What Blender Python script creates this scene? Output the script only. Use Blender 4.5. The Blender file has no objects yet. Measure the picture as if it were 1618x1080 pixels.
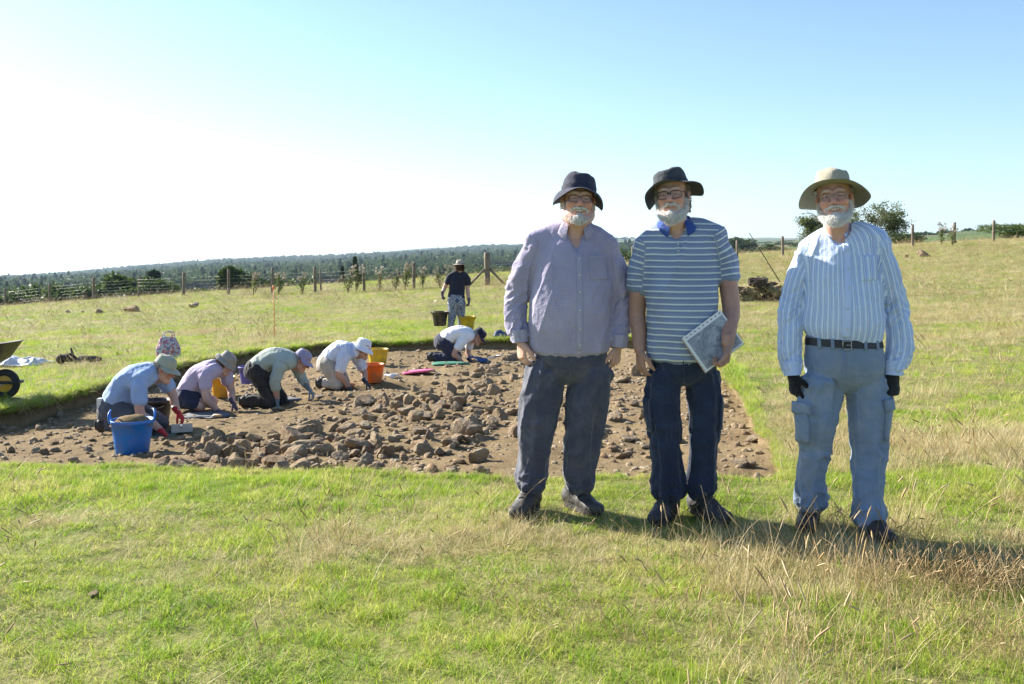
import bpy, bmesh, math, random
import numpy as np
from mathutils import Vector, Matrix
from mathutils.bvhtree import BVHTree

# ------------------------------------------------------------------ camera, sky, sun, exposure
SC = bpy.context.scene
COL = SC.collection
F, CX, HY, CAMZ = 1573.0, 809.0, 400.0, 1.40      # focal length in photo pixels, optical column, eye-level row, eye height
cam_data = bpy.data.cameras.new('camera')
cam = bpy.data.objects.new('camera', cam_data); COL.objects.link(cam)
cam.location = (0, 0, CAMZ); cam.rotation_euler = (math.radians(90), 0, 0)
cam_data.sensor_width = 36.0; cam_data.lens = 36.0 * F / 1618.0
cam_data.shift_y = -(540.0 - HY) / 1618.0
cam_data.clip_start = 0.05; cam_data.clip_end = 30000
SC.camera = cam

SUN_EL, SUN_ROT = math.radians(28.0), math.radians(-58.5)   # sun behind the left of the frame
world = bpy.data.worlds.new('World'); SC.world = world; world.use_nodes = True
wn = world.node_tree
sky = wn.nodes.new('ShaderNodeTexSky'); sky.sky_type = 'NISHITA'; sky.sun_disc = False
sky.sun_elevation = SUN_EL; sky.sun_rotation = SUN_ROT
sky.air_density = 1.0; sky.dust_density = 0.8; sky.ozone_density = 3.8; sky.altitude = 600
bg = wn.nodes['Background']; bg.inputs['Strength'].default_value = 0.076
wn.links.new(sky.outputs[0], bg.inputs['Color'])
sun_data = bpy.data.lights.new('sun', 'SUN'); sun_data.energy = 5.0; sun_data.angle = math.radians(0.53)
sun_data.color = (1.0, 0.93, 0.83)
sun = bpy.data.objects.new('sun', sun_data); COL.objects.link(sun)
SUNV = Vector((math.sin(SUN_ROT) * math.cos(SUN_EL), math.cos(SUN_ROT) * math.cos(SUN_EL), math.sin(SUN_EL)))
sun.rotation_euler = SUNV.to_track_quat('Z', 'Y').to_euler(); sun.location = (-20, 15, 20)
SC.view_settings.view_transform = 'Standard'; SC.view_settings.look = 'None'
SC.view_settings.gamma = 1.0; SC.view_settings.use_curve_mapping = False
SC.view_settings.exposure = 1.55
SC.cycles.use_denoising = True
SC.cycles.max_bounces = 6; SC.cycles.diffuse_bounces = 3; SC.cycles.glossy_bounces = 2
SC.cycles.transparent_max_bounces = 12; SC.cycles.volume_bounces = 0; SC.cycles.transmission_bounces = 4

# ------------------------------------------------------------------ helpers
RNG = np.random.default_rng(7)
random.seed(7)

def W(px, py, d):
    return np.array([(px - CX) * d / F, d, CAMZ + (HY - py) * d / F])

def _hash(ix, iy, iz, seed):
    n = (ix.astype(np.int64) * 374761393 + iy.astype(np.int64) * 668265263 + iz.astype(np.int64) * 2147483647 + seed * 1274126177) & 0xffffffff
    n = ((n ^ (n >> 13)) * 1274126177) & 0xffffffff
    n = (n ^ (n >> 16)) & 0xffff
    return n.astype(np.float64) / 32767.5 - 1.0

def vnoise(x, y, z=0.0, seed=0):
    x, y, z = np.broadcast_arrays(np.asarray(x, float), np.asarray(y, float), np.asarray(z, float))
    ix, iy, iz = np.floor(x), np.floor(y), np.floor(z)
    fx, fy, fz = x - ix, y - iy, z - iz
    fx, fy, fz = [f * f * f * (f * (f * 6 - 15) + 10) for f in (fx, fy, fz)]
    r = 0
    for dx in (0, 1):
        for dy in (0, 1):
            for dz in (0, 1):
                w = (fx if dx else 1 - fx) * (fy if dy else 1 - fy) * (fz if dz else 1 - fz)
                r = r + w * _hash(ix + dx, iy + dy, iz + dz, seed)
    return r

def fbm(x, y, z=0.0, oct=3, seed=0, lac=2.03, gain=0.5):
    a, s, r = 1.0, 1.0, 0.0
    for o in range(oct):
        r = r + a * vnoise(np.asarray(x) * s, np.asarray(y) * s, np.asarray(z) * s, seed + o * 17)
        a *= gain; s *= lac
    return r

def sstep(a, b, x):
    t = np.clip((x - a) / (b - a), 0, 1)
    return t * t * (3 - 2 * t)

# --- objects
def tag(o, label, cat, group=None):
    o['label'] = label; o['category'] = cat
    if group: o['group'] = group
    return o

def empty(name, loc=(0, 0, 0), label=None, cat=None, group=None, rz=0.0):
    o = bpy.data.objects.new(name, None); COL.objects.link(o)
    o.location = [float(v) for v in loc]; o.rotation_euler = (0, 0, rz); o.empty_display_size = 0.1
    if label: tag(o, label, cat, group)
    return o

def mesh_np(name, V, faces, smooth=True):
    """faces: (n,k) array or list of such arrays"""
    me = bpy.data.meshes.new(name)
    V = np.asarray(V, np.float32)
    fl = faces if isinstance(faces, list) else [faces]
    fl = [np.asarray(f, np.int32) for f in fl if len(f)]
    nl = sum(f.size for f in fl); npoly = sum(len(f) for f in fl)
    me.vertices.add(len(V)); me.vertices.foreach_set('co', V.ravel())
    me.loops.add(nl); me.polygons.add(npoly)
    me.loops.foreach_set('vertex_index', np.concatenate([f.ravel() for f in fl]))
    tot = np.concatenate([np.full(len(f), f.shape[1], np.int32) for f in fl])
    st = np.concatenate([[0], np.cumsum(tot)[:-1]]).astype(np.int32)
    me.polygons.foreach_set('loop_start', st); me.polygons.foreach_set('loop_total', tot)
    me.polygons.foreach_set('use_smooth', np.full(npoly, smooth))
    me.update(calc_edges=True); me.validate()
    return me

def link(name, me, mat=None, parent=None, loc=None):
    o = bpy.data.objects.new(name, me); COL.objects.link(o)
    if mat is not None:
        me.materials.clear(); me.materials.append(mat)
    if parent is not None: o.parent = parent
    if loc is not None: o.location = [float(v) for v in loc]
    return o

def fattr(me, name, data, kind='FLOAT'):
    a = me.attributes.new(name, kind, 'POINT')
    data = np.asarray(data, np.float32)
    a.data.foreach_set('value' if kind == 'FLOAT' else ('color' if kind == 'FLOAT_COLOR' else 'vector'), data.ravel())

def bm_obj(name, bm, mat=None, parent=None, smooth=False, loc=None):
    me = bpy.data.meshes.new(name); bm.to_mesh(me); bm.free()
    if smooth:
        me.polygons.foreach_set('use_smooth', np.full(len(me.polygons), True))
    return link(name, me, mat, parent, loc)

def tube_np(pts, rad, n=8, cap=True):
    """swept tube -> V, quads(list)"""
    P = np.asarray(pts, float); m = len(P)
    R = np.broadcast_to(np.asarray(rad, float), (m,))
    T = np.gradient(P, axis=0); T /= np.linalg.norm(T, axis=1, keepdims=True) + 1e-12
    ref = np.array([0.0, 0, 1]) if abs(T[0][2]) < 0.9 else np.array([1.0, 0, 0])
    U = np.cross(T[0], ref); U /= np.linalg.norm(U)
    V = []
    for i in range(m):
        U = U - T[i] * np.dot(U, T[i]); U /= np.linalg.norm(U) + 1e-12
        B = np.cross(T[i], U)
        a = np.arange(n) * 2 * math.pi / n
        V.append(P[i] + R[i] * (np.cos(a)[:, None] * U + np.sin(a)[:, None] * B))
    V = np.concatenate(V)
    i, j = np.meshgrid(np.arange(m - 1), np.arange(n), indexing='ij')
    j2 = (j + 1) % n
    Q = np.stack([i * n + j, i * n + j2, (i + 1) * n + j2, (i + 1) * n + j], -1).reshape(-1, 4)
    fl = [Q]
    if cap:
        fl.append(np.array([list(range(n))[::-1], list(range((m - 1) * n, m * n))]))
    return V, fl

class MB:
    """collects pieces that belong to ONE part"""
    def __init__(s): s.V = []; s.F = {}; s.n = 0
    def add(s, V, fl):
        if not isinstance(fl, list): fl = [fl]
        for f in fl:
            f = np.asarray(f)
            if len(f): s.F.setdefault(f.shape[1], []).append(f + s.n)
        s.V.append(np.asarray(V, float)); s.n += len(V); return s
    def tube(s, pts, rad, n=8, cap=True): return s.add(*tube_np(pts, rad, n, cap))
    def box(s, c, h, M=None):
        v = np.array([[x, y, z] for x in (-1, 1) for y in (-1, 1) for z in (-1, 1)], float) * np.asarray(h)
        if M is not None: v = v @ np.asarray(M).T
        f = np.array([[0, 1, 3, 2], [4, 6, 7, 5], [0, 4, 5, 1], [2, 3, 7, 6], [0, 2, 6, 4], [1, 5, 7, 3]])
        return s.add(v + np.asarray(c), f)
    def lathe(s, prof, n=24, c=(0, 0, 0), ex=1.0, ey=1.0):
        prof = np.asarray(prof, float); m = len(prof); a = np.arange(n) * 2 * math.pi / n
        V = np.stack([prof[:, None, 0] * np.cos(a) * ex, prof[:, None, 0] * np.sin(a) * ey, np.broadcast_to(prof[:, None, 1], (m, n))], -1).reshape(-1, 3)
        i, j = np.meshgrid(np.arange(m - 1), np.arange(n), indexing='ij'); j2 = (j + 1) % n
        Q = np.stack([i * n + j, i * n + j2, (i + 1) * n + j2, (i + 1) * n + j], -1).reshape(-1, 4)
        return s.add(V + np.asarray(c), Q)
    def mesh(s, name, smooth=True):
        return mesh_np(name, np.concatenate(s.V), [np.concatenate(v) for v in s.F.values()], smooth)
    def build(s, name, mat, parent=None, smooth=True, loc=None):
        return link(name, s.mesh(name, smooth), mat, parent, loc)

# --- materials
def nmat(name):
    m = bpy.data.materials.new(name); m.use_nodes = True
    nt = m.node_tree
    return m, nt, nt.nodes, nt.links, nt.nodes['Principled BSDF']

def noise_node(N, L, scale, detail=4, rough=0.6, vec=None, coord='Object', dist=0.0):
    n = N.new('ShaderNodeTexNoise'); n.inputs['Scale'].default_value = scale
    n.inputs['Detail'].default_value = detail; n.inputs['Roughness'].default_value = rough
    n.inputs['Distortion'].default_value = dist
    if vec is None:
        tc = N.new('ShaderNodeTexCoord'); vec = tc.outputs[coord]
    L.new(vec, n.inputs['Vector'])
    return n

def ramp(N, L, src, stops):
    r = N.new('ShaderNodeValToRGB'); e = r.color_ramp.elements
    while len(e) < len(stops): e.new(0.5)
    for k, (p, c) in enumerate(stops):
        e[k].position = p; e[k].color = tuple(c) + (1,) if len(c) == 3 else c
    L.new(src, r.inputs['Fac']); return r

def bump(N, L, src, strength=0.3, dist=0.01, bsdf=None):
    b = N.new('ShaderNodeBump'); b.inputs['Strength'].default_value = strength; b.inputs['Distance'].default_value = dist
    L.new(src, b.inputs['Height'])
    if bsdf is not None: L.new(b.outputs['Normal'], bsdf.inputs['Normal'])
    return b

def pmat(name, col, rough=0.6, var=0.25, scale=12, bscale=80, bstr=0.2, bdist=0.003, metal=0.0, spec=0.5, coord='Object', sheen=0.0):
    """procedural material: base colour varied by noise + fine relief"""
    m, nt, N, L, B = nmat(name)
    n = noise_node(N, L, scale, 5, 0.65, coord=coord)
    c = np.array(col)
    r = ramp(N, L, n.outputs['Fac'], [(0.3, tuple(c * (1 - var))), (0.7, tuple(np.clip(c * (1 + var), 0, 1)))])
    L.new(r.outputs[0], B.inputs['Base Color'])
    B.inputs['Roughness'].default_value = rough; B.inputs['Metallic'].default_value = metal
    B.inputs['Specular IOR Level'].default_value = spec
    if sheen: B.inputs['Sheen Weight'].default_value = sheen
    if bstr:
        n2 = noise_node(N, L, bscale, 4, 0.6, coord=coord); bump(N, L, n2.outputs['Fac'], bstr, bdist, B)
    return m

def mixc(N, L, fac, a, b, mode='MIX'):
    x = N.new('ShaderNodeMix'); x.data_type = 'RGBA'; x.blend_type = mode
    for sock, v in ((x.inputs[0], fac), (x.inputs[6], a), (x.inputs[7], b)):
        if hasattr(v, 'is_linked') or hasattr(v, 'links'): L.new(v, sock)
        elif isinstance(v, (int, float)): sock.default_value = v
        else: sock.default_value = tuple(v) + (1,) if len(v) == 3 else v
    return x.outputs[2]

def mathn(N, L, op, a, b=0.0):
    x = N.new('ShaderNodeMath'); x.operation = op
    for s, v in ((x.inputs[0], a), (x.inputs[1], b)):
        if isinstance(v, (int, float)): s.default_value = v
        else: L.new(v, s)
    return x.outputs[0]

# ------------------------------------------------------------------ lie of the land
_ctl = [(809, 1080, 3.24), (0, 1080, 3.24), (1618, 1080, 3.2), (870, 802, 5.45), (1075, 814, 5.3), (1325, 848, 5.03), (500, 850, 5.0),
        (1245, 757, 6.2), (1160, 580, 12.2), (240, 744, 7.05), (0, 740, 7.3), (0, 640, 10.9), (330, 565, 16.0), (600, 533, 20.0), (722, 533, 20.5),
        (1618, 600, 11.5), (1618, 480, 27), (1400, 480, 27), (1195, 470, 28), (0, 555, 18), (0, 510, 34), (300, 497, 34), (500, 500, 32),
        (0, 484, 62), (150, 472, 58), (290, 467, 55), (430, 463, 52), (575, 460, 49), (770, 450, 45), (960, 432, 50), (1165, 412, 54), (1237, 405, 55),
        (1445, 388, 58), (1570, 381, 60), (1700, 376, 60), (-300, 500, 60)]
_C = np.array([W(*c) for c in _ctl])
_C = np.vstack([_C, [[-3, 0, 0.0], [3, 0, 0.0], [0, -6, 0.0], [-14, 0, -0.5], [14, 0, 0.35], [-14, 8, -0.62]]])
def _phi(r2): return 0.5 * r2 * np.log(r2 + 1e-9)
def _tps_fit(P, z, lam):
    n = len(P); K = _phi(((P[:, None] - P[None]) ** 2).sum(-1)) + lam * np.eye(n)
    A = np.zeros((n + 3, n + 3)); A[:n, :n] = K; A[:n, n] = 1; A[:n, n + 1:] = P; A[n:, :n] = A[:n, n:].T
    return np.linalg.solve(A, np.concatenate([z, np.zeros(3)]))
_S = 20.0
_P = _C[:, :2] / _S
_w = _tps_fit(_P, _C[:, 2], 0.02)
def near_z(x, y):
    x = np.clip(x, -45, 45) / _S; y = np.clip(y, -10, 66) / _S
    z = _w[-3] + _w[-2] * x + _w[-1] * y
    for k in range(len(_P)):
        z = z + _w[k] * _phi((x - _P[k, 0]) ** 2 + (y - _P[k, 1]) ** 2)
    return z
_FU = np.array([-400, 0, 400, 800, 1000, 1300, 1618, 2000.0])
_FD = np.log(np.array([60, 130, 300, 700, 1400, 2600, 4500, 6500, 9000.0]))
_FY = np.array([[505, 484, 464, 450, 428, 398, 380, 372],
                [590, 560, 532, 505, 452, 404, 380, 370],
                [530, 520, 500, 480, 440, 399, 376, 366],
                [480, 474, 454, 434, 412, 388, 361, 352],
                [464, 459, 437, 416, 401, 380, 357, 348],
                [452, 448, 423, 402, 391, 379, 360, 350],
                [444, 440, 412, 391, 379, 377, 362, 352],
                [440, 437, 407, 386, 376, 376, 362, 352],
                [455, 450, 420, 400, 390, 390, 380, 370]], float)
def far_z(x, y):
    d = np.hypot(x, y) + 1e-6
    u = np.clip(CX + F * x / np.maximum(y, 0.35 * d), _FU[0], _FU[-1])
    ld = np.clip(np.log(d), _FD[0], _FD[-1])
    iu = np.clip(np.searchsorted(_FU, u) - 1, 0, len(_FU) - 2); tu = (u - _FU[iu]) / (_FU[iu + 1] - _FU[iu])
    idd = np.clip(np.searchsorted(_FD, ld) - 1, 0, len(_FD) - 2); td = (ld - _FD[idd]) / (_FD[idd + 1] - _FD[idd])
    tu = tu * tu * (3 - 2 * tu) * 0.5 + tu * 0.5
    py = (_FY[idd, iu] * (1 - tu) + _FY[idd, iu + 1] * tu) * (1 - td) + (_FY[idd + 1, iu] * (1 - tu) + _FY[idd + 1, iu + 1] * tu) * td
    py = py + 1.6 * vnoise(u / 130, ld * 3, 0, 5) + 0.8 * vnoise(u / 45, ld * 5, 0, 6)
    return CAMZ + (HY - py) * np.maximum(y, 0.35 * d) / F
def base_z(x, y):
    x = np.asarray(x, float); y = np.asarray(y, float); d = np.hypot(x, y)
    t = sstep(56, 100, d)
    z = near_z(x, y) * (1 - t) + far_z(x, y) * t
    return z + (0.022 * fbm(x * 1.3, y * 1.3, 0, 3, 3) + 0.008 * vnoise(x * 6, y * 6, 0, 9)) * (1 - sstep(40, 90, d))

# trench outline in plan
_TP = np.array([(1.74, 6.22), (0.9, 6.22), (0.2, 6.28), (-0.6, 6.5), (-1.5, 6.8), (-2.6, 7.1), (-3.7, 7.3), (-4.9, 7.9), (-5.7, 8.9), (-5.75, 10.0), (-5.35, 10.9), (-5.2, 11.9), (-5.08, 13.2),
                (-4.95, 15.2), (-4.5, 17.2), (-3.5, 18.6), (-2.5, 18.9), (-0.4, 19.4), (1.5, 19.2), (2.9, 18.4), (3.2, 16.5), (2.68, 12.2), (2.2, 9.2)])
TC = np.array([-1.0, 11.6])
def _Rtab(n):
    th = np.arange(n) * 2 * math.pi / n; R = np.zeros(n)
    Q = _TP - TC
    for k in range(len(Q)):
        a, b = Q[k], Q[(k + 1) % len(Q)]; e = b - a
        dx, dy = np.cos(th), np.sin(th)
        den = dx * e[1] - dy * e[0]
        den = np.where(abs(den) < 1e-9, 1e-9, den)
        t = (a[0] * e[1] - a[1] * e[0]) / den
        s = (a[0] * dy - a[1] * dx) / den
        ok = (t > 0) & (s >= -1e-6) & (s <= 1 + 1e-6)
        R = np.where(ok, np.maximum(R, t), R)
    for _ in range(3): R = 0.25 * np.roll(R, 1) + 0.5 * R + 0.25 * np.roll(R, -1)
    return th, R + 0.045 * fbm(np.cos(th) * 9, np.sin(th) * 9, 0, 3, 21) + 0.02 * vnoise(np.cos(th) * 60, np.sin(th) * 60, 0, 2)
NTH = 720
TH, RT = _Rtab(NTH)
def edge_r(x, y):
    a = np.arctan2(y - TC[1], x - TC[0]) % (2 * math.pi)
    return np.interp(a, np.append(TH, 2 * math.pi), np.append(RT, RT[0]))
def trench_t(x, y):
    return np.hypot(x - TC[0], y - TC[1]) / edge_r(x, y)
def t_depth(x, y):
    d = 0.21 - 0.10 * sstep(9.5, 6.6, y) - 0.07 * sstep(0.8, 2.6, x) * sstep(16, 9, y)
    return np.maximum(d, 0.07)
PITS = [(W(628, 606, 13.4), 0.55, 0.35, 0.16), (W(300, 690, 9.9), 0.55, 0.35, 0.06), (W(480, 640, 11.8), 0.7, 0.4, 0.06), (W(400, 662, 11.2), 0.5, 0.3, 0.05)]
def floor_z(x, y):
    x = np.asarray(x, float); y = np.asarray(y, float)
    z = near_z(x, y) - t_depth(x, y) + 0.035 * fbm(x * 0.9, y * 0.9, 0, 2, 31) + 0.016 * fbm(x * 3.4, y * 3.4, 0, 4, 33, gain=0.62)
    for (p, a, b, dep) in PITS:
        q = ((x - p[0]) / a) ** 2 + ((y - p[1]) / b) ** 2
        z = z - dep * np.exp(-q ** 2)
    return z
def ground_z(x, y):
    return np.where(trench_t(x, y) < 1.0, floor_z(x, y), base_z(x, y))
def on_px(px, py, floor=None):
    """where the sight line through a photo pixel meets the ground"""
    d = np.geomspace(2.5, 120, 3000)
    x = (px - CX) * d / F; zl = CAMZ + (HY - py) * d / F
    g = ground_z(x, d) if floor is None else (floor_z(x, d) if floor else base_z(x, d))
    k = np.argmax(zl < g)
    return np.array([x[k], d[k], g[k]])
def stand(x, y): return np.array([x, y, float(ground_z(np.array(x), np.array(y)))])

# ------------------------------------------------------------------ ground and trench meshes
def polar(rings_r, zfun, th=TH):
    n = len(th); m = len(rings_r)
    X = TC[0] + rings_r * np.cos(th)[None]; Y = TC[1] + rings_r * np.sin(th)[None]
    V = np.stack([X, Y, zfun(X, Y)], -1).reshape(-1, 3)
    i, j = np.meshgrid(np.arange(m - 1), np.arange(n), indexing='ij'); j2 = (j + 1) % n
    Q = np.stack([i * n + j, (i + 1) * n + j, (i + 1) * n + j2, i * n + j2], -1).reshape(-1, 4)
    return V, Q
offs = [0.0]; st = 0.05
while offs[-1] < 9500: offs.append(offs[-1] + st); st *= 1.068
offs = np.array(offs)
Vg, Qg = polar(RT[None] + 0.02 + offs[:, None], base_z)
g_me = mesh_np('ground', Vg, Qg)
def wood_cover(x, y):
    d = np.hypot(x, y); u = CX + F * x / np.maximum(y, 1.0)
    return sstep(.30, .42, 0.62 + 0.5 * fbm(x / 190, y / 260, 0, 3, 61) - .75 * sstep(900, 1080, u) - .1 * sstep(2600, 4500, d)) * sstep(150, 240, d) * (y > 0)
fattr(g_me, 'wood', wood_cover(Vg[:, 0], Vg[:, 1]))
tt = np.concatenate([np.linspace(0.004, 0.9, 105), np.linspace(0.9, 1.0, 16)[1:]])
Vf, Qf = polar(tt[:, None] * RT[None], floor_z)
nW = 4                                               # wall rings up to the turf lip
wall = []
for k in range(1, nW + 1):
    s = k / nW
    r = RT * 1.0 + 0.02 * s + (0.012 * vnoise(np.cos(TH) * 40, np.sin(TH) * 40, s * 3, 4) if k < nW else 0)
    X = TC[0] + r * np.cos(TH); Y = TC[1] + r * np.sin(TH)
    zf = floor_z(TC[0] + RT * np.cos(TH), TC[1] + RT * np.sin(TH)); zb = base_z(TC[0] + (RT + 0.02) * np.cos(TH), TC[1] + (RT + 0.02) * np.sin(TH))
    wall.append(np.stack([X, Y, zf * (1 - s) + zb * s], -1))
Vt = np.concatenate([Vf] + wall); nf = len(tt)
i, j = np.meshgrid(np.arange(nf - 1, nf - 1 + nW), np.arange(NTH), indexing='ij'); j2 = (j + 1) % NTH
Qw = np.stack([i * NTH + j, (i + 1) * NTH + j, (i + 1) * NTH + j2, i * NTH + j2], -1).reshape(-1, 4)
t_me = mesh_np('trench', Vt, np.concatenate([Qf, Qw]))
fattr(t_me, 'turf', np.concatenate([np.zeros(len(Vf))] + [np.full(NTH, (k / nW)) for k in range(1, nW + 1)]))

# turf ground: short sward near, fields far off
m_ground, nt, N, L, B = nmat('turf_ground')
geo = N.new('ShaderNodeNewGeometry')
n1 = noise_node(N, L, 0.35, 5, 0.6, geo.outputs['Position']); n2 = noise_node(N, L, 9.0, 6, 0.7, geo.outputs['Position'])
near_c = ramp(N, L, n1.outputs['Fac'], [(0.34, (0.10, 0.15, 0.025)), (0.5, (0.18, 0.19, 0.05)), (0.66, (0.28, 0.235, 0.10))])
near_c2 = mixc(N, L, 0.55, near_c.outputs[0], ramp(N, L, n2.outputs['Fac'], [(0.3, (0.08, 0.11, 0.018)), (0.7, (0.32, 0.28, 0.12))]).outputs[0])
vor = N.new('ShaderNodeTexVoronoi'); vor.inputs['Scale'].default_value = 0.006
mp = N.new('ShaderNodeMapping'); mp.inputs['Scale'].default_value = (1, 0.45, 0); mp.inputs['Rotation'].default_value = (0, 0, 0.35)
L.new(geo.outputs['Position'], mp.inputs['Vector']); L.new(mp.outputs[0], vor.inputs['Vector'])
sep = N.new('ShaderNodeSeparateColor'); L.new(vor.outputs['Color'], sep.inputs[0])
fields = ramp(N, L, sep.outputs[0], [(0.0, (0.055, 0.11, 0.03)), (0.3, (0.07, 0.14, 0.03)), (0.5, (0.17, 0.13, 0.07)), (0.75, (0.12, 0.13, 0.05)), (1.0, (0.21, 0.16, 0.09))])
fields.color_ramp.interpolation = 'CONSTANT'
n3 = noise_node(N, L, 0.05, 5, 0.7, geo.outputs['Position'])
fields2 = mixc(N, L, 0.35, fields.outputs[0], ramp(N, L, n3.outputs['Fac'], [(0.35, (0.04, 0.06, 0.02)), (0.65, (0.19, 0.16, 0.08))]).outputs[0])
vl = N.new('ShaderNodeVectorMath'); vl.operation = 'LENGTH'; L.new(geo.outputs['Position'], vl.inputs[0])
fr = ramp(N, L, mathn(N, L, 'DIVIDE', vl.outputs['Value'], 400.0), [(0.18, (0, 0, 0)), (0.3, (1, 1, 1))])
wa = N.new('ShaderNodeAttribute'); wa.attribute_name = 'wood'; fields2 = mixc(N, L, wa.outputs['Fac'], fields2, (0.035, 0.055, 0.018))
L.new(mixc(N, L, fr.outputs[0], near_c2, fields2), B.inputs['Base Color'])
B.inputs['Roughness'].default_value = 0.95; B.inputs['Specular IOR Level'].default_value = 0.15
n4 = noise_node(N, L, 30, 5, 0.7, geo.outputs['Position']); bump(N, L, n4.outputs['Fac'], 0.8, 0.02, B)
ground = link('ground', g_me, m_ground); ground['kind'] = 'structure'

m_soil, nt, N, L, B = nmat('dry_soil')
geo = N.new('ShaderNodeNewGeometry')
n1 = noise_node(N, L, 1.1, 6, 0.65, geo.outputs['Position']); n2 = noise_node(N, L, 22, 6, 0.75, geo.outputs['Position'])
c1 = ramp(N, L, n1.outputs['Fac'], [(0.3, (0.176, 0.117, 0.058)), (0.5, (0.261, 0.188, 0.098)), (0.72, (0.351, 0.271, 0.150))])
c2 = ramp(N, L, n2.outputs['Fac'], [(0.28, (0.134, 0.087, 0.045)), (0.55, (0.267, 0.197, 0.106)), (0.78, (0.436, 0.358, 0.212))])
cc = mixc(N, L, 0.5, c1.outputs[0], c2.outputs[0])
at = N.new('ShaderNodeAttribute'); at.attribute_name = 'turf'
tr = ramp(N, L, at.outputs['Fac'], [(0.25, (0, 0, 0)), (0.85, (1, 1, 1))])
cc = mixc(N, L, tr.outputs[0], cc, mixc(N, L, n2.outputs['Fac'], (0.034, 0.025, 0.012), (0.082, 0.062, 0.029)))
L.new(cc, B.inputs['Base Color']); B.inputs['Roughness'].default_value = 0.95; B.inputs['Specular IOR Level'].default_value = 0.12
n3 = noise_node(N, L, 13, 8, 0.78, geo.outputs['Position']); bb = bump(N, L, n3.outputs['Fac'], 1.0, 0.035)
n4 = noise_node(N, L, 70, 5, 0.75, geo.outputs['Position']); b2 = bump(N, L, n4.outputs['Fac'], 0.9, 0.009, B); L.new(bb.outputs['Normal'], b2.inputs['Normal'])
trench = link('trench', t_me, m_soil); trench['kind'] = 'structure'
# ------------------------------------------------------------------ scatter (for stuff only: grass, woodland mass)
def scatter(name, P, protos, idx, scl, rot, mat=None):
    me = mesh_np(name, P, np.zeros((0, 3), int)) if False else bpy.data.meshes.new(name)
    me.vertices.add(len(P)); me.vertices.foreach_set('co', np.asarray(P, np.float32).ravel())
    a = me.attributes.new('idx', 'INT', 'POINT'); a.data.foreach_set('value', np.asarray(idx, np.int32))
    fattr(me, 'scl', scl, 'FLOAT_VECTOR'); fattr(me, 'rot', rot, 'FLOAT_VECTOR')
    o = bpy.data.objects.new(name, me); COL.objects.link(o)
    col = bpy.data.collections.new(name + '_kinds')
    for k, pm in enumerate(protos):
        po = bpy.data.objects.new('%s_kind_%02d' % (name, k), pm); col.objects.link(po)
    ng = bpy.data.node_groups.new(name + '_scatter', 'GeometryNodeTree')
    ng.interface.new_socket('Geometry', in_out='INPUT', socket_type='NodeSocketGeometry')
    ng.interface.new_socket('Geometry', in_out='OUTPUT', socket_type='NodeSocketGeometry')
    N, L = ng.nodes, ng.links
    gi, go = N.new('NodeGroupInput'), N.new('NodeGroupOutput')
    ci = N.new('GeometryNodeCollectionInfo'); ci.inputs['Collection'].default_value = col
    ci.inputs['Separate Children'].default_value = True; ci.inputs['Reset Children'].default_value = True
    iop = N.new('GeometryNodeInstanceOnPoints'); iop.inputs['Pick Instance'].default_value = True
    def attr(nm, t):
        n = N.new('GeometryNodeInputNamedAttribute'); n.data_type = t; n.inputs['Name'].default_value = nm; return n.outputs[0]
    L.new(gi.outputs[0], iop.inputs['Points']); L.new(ci.outputs[0], iop.inputs['Instance'])
    L.new(attr('idx', 'INT'), iop.inputs['Instance Index'])
    e2r = N.new('FunctionNodeEulerToRotation'); L.new(attr('rot', 'FLOAT_VECTOR'), e2r.inputs[0])
    L.new(e2r.outputs[0], iop.inputs['Rotation']); L.new(attr('scl', 'FLOAT_VECTOR'), iop.inputs['Scale'])
    L.new(iop.outputs[0], go.inputs[0])
    md = o.modifiers.new('scatter', 'NODES'); md.node_group = ng
    o['kind'] = 'stuff'
    return o

# ------------------------------------------------------------------ grass
def leafmat(name, stops, trans=0.45, rough=0.6, pos_scale=0.6, rnd=0.5, patch=None, spec=0.3):
    m, nt, N, L, B = nmat(name)
    oi = N.new('ShaderNodeObjectInfo'); geo = N.new('ShaderNodeNewGeometry')
    n1 = noise_node(N, L, pos_scale, 4, 0.6, geo.outputs['Position'])
    f = mathn(N, L, 'ADD', mathn(N, L, 'MULTIPLY', n1.outputs['Fac'], 1 - rnd), mathn(N, L, 'MULTIPLY', oi.outputs['Random'], rnd))
    at = N.new('ShaderNodeAttribute'); at.attribute_name = 'tint'
    f = mathn(N, L, 'ADD', f, at.outputs['Fac'])
    r = ramp(N, L, f, stops)
    L.new(r.outputs[0], B.inputs['Base Color']); B.inputs['Roughness'].default_value = rough; B.inputs['Specular IOR Level'].default_value = spec
    tr = N.new('ShaderNodeBsdfTranslucent'); L.new(r.outputs[0], tr.inputs['Color'])
    mx = N.new('ShaderNodeMixShader'); mx.inputs[0].default_value = trans
    L.new(B.outputs[0], mx.inputs[1]); L.new(tr.outputs[0], mx.inputs[2]); L.new(mx.outputs[0], N['Material Output'].inputs['Surface'])
    return m
m_green = leafmat('grass_green', [(0.15, (0.10, 0.21, 0.012)), (0.38, (0.23, 0.39, 0.024)), (0.56, (0.40, 0.49, 0.05)), (0.80, (0.62, 0.56, 0.21))], 0.45, rnd=0.35, pos_scale=1.3)
m_dry = leafmat('grass_dry', [(0.2, (0.42, 0.34, 0.14)), (0.5, (0.58, 0.48, 0.25)), (0.85, (0.70, 0.61, 0.38))], 0.3, rnd=0.7)
m_stalk = leafmat('grass_stalk', [(0.2, (0.33, 0.22, 0.10)), (0.6, (0.47, 0.34, 0.17)), (0.9, (0.60, 0.48, 0.28))], 0.2, rnd=0.8)

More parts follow.
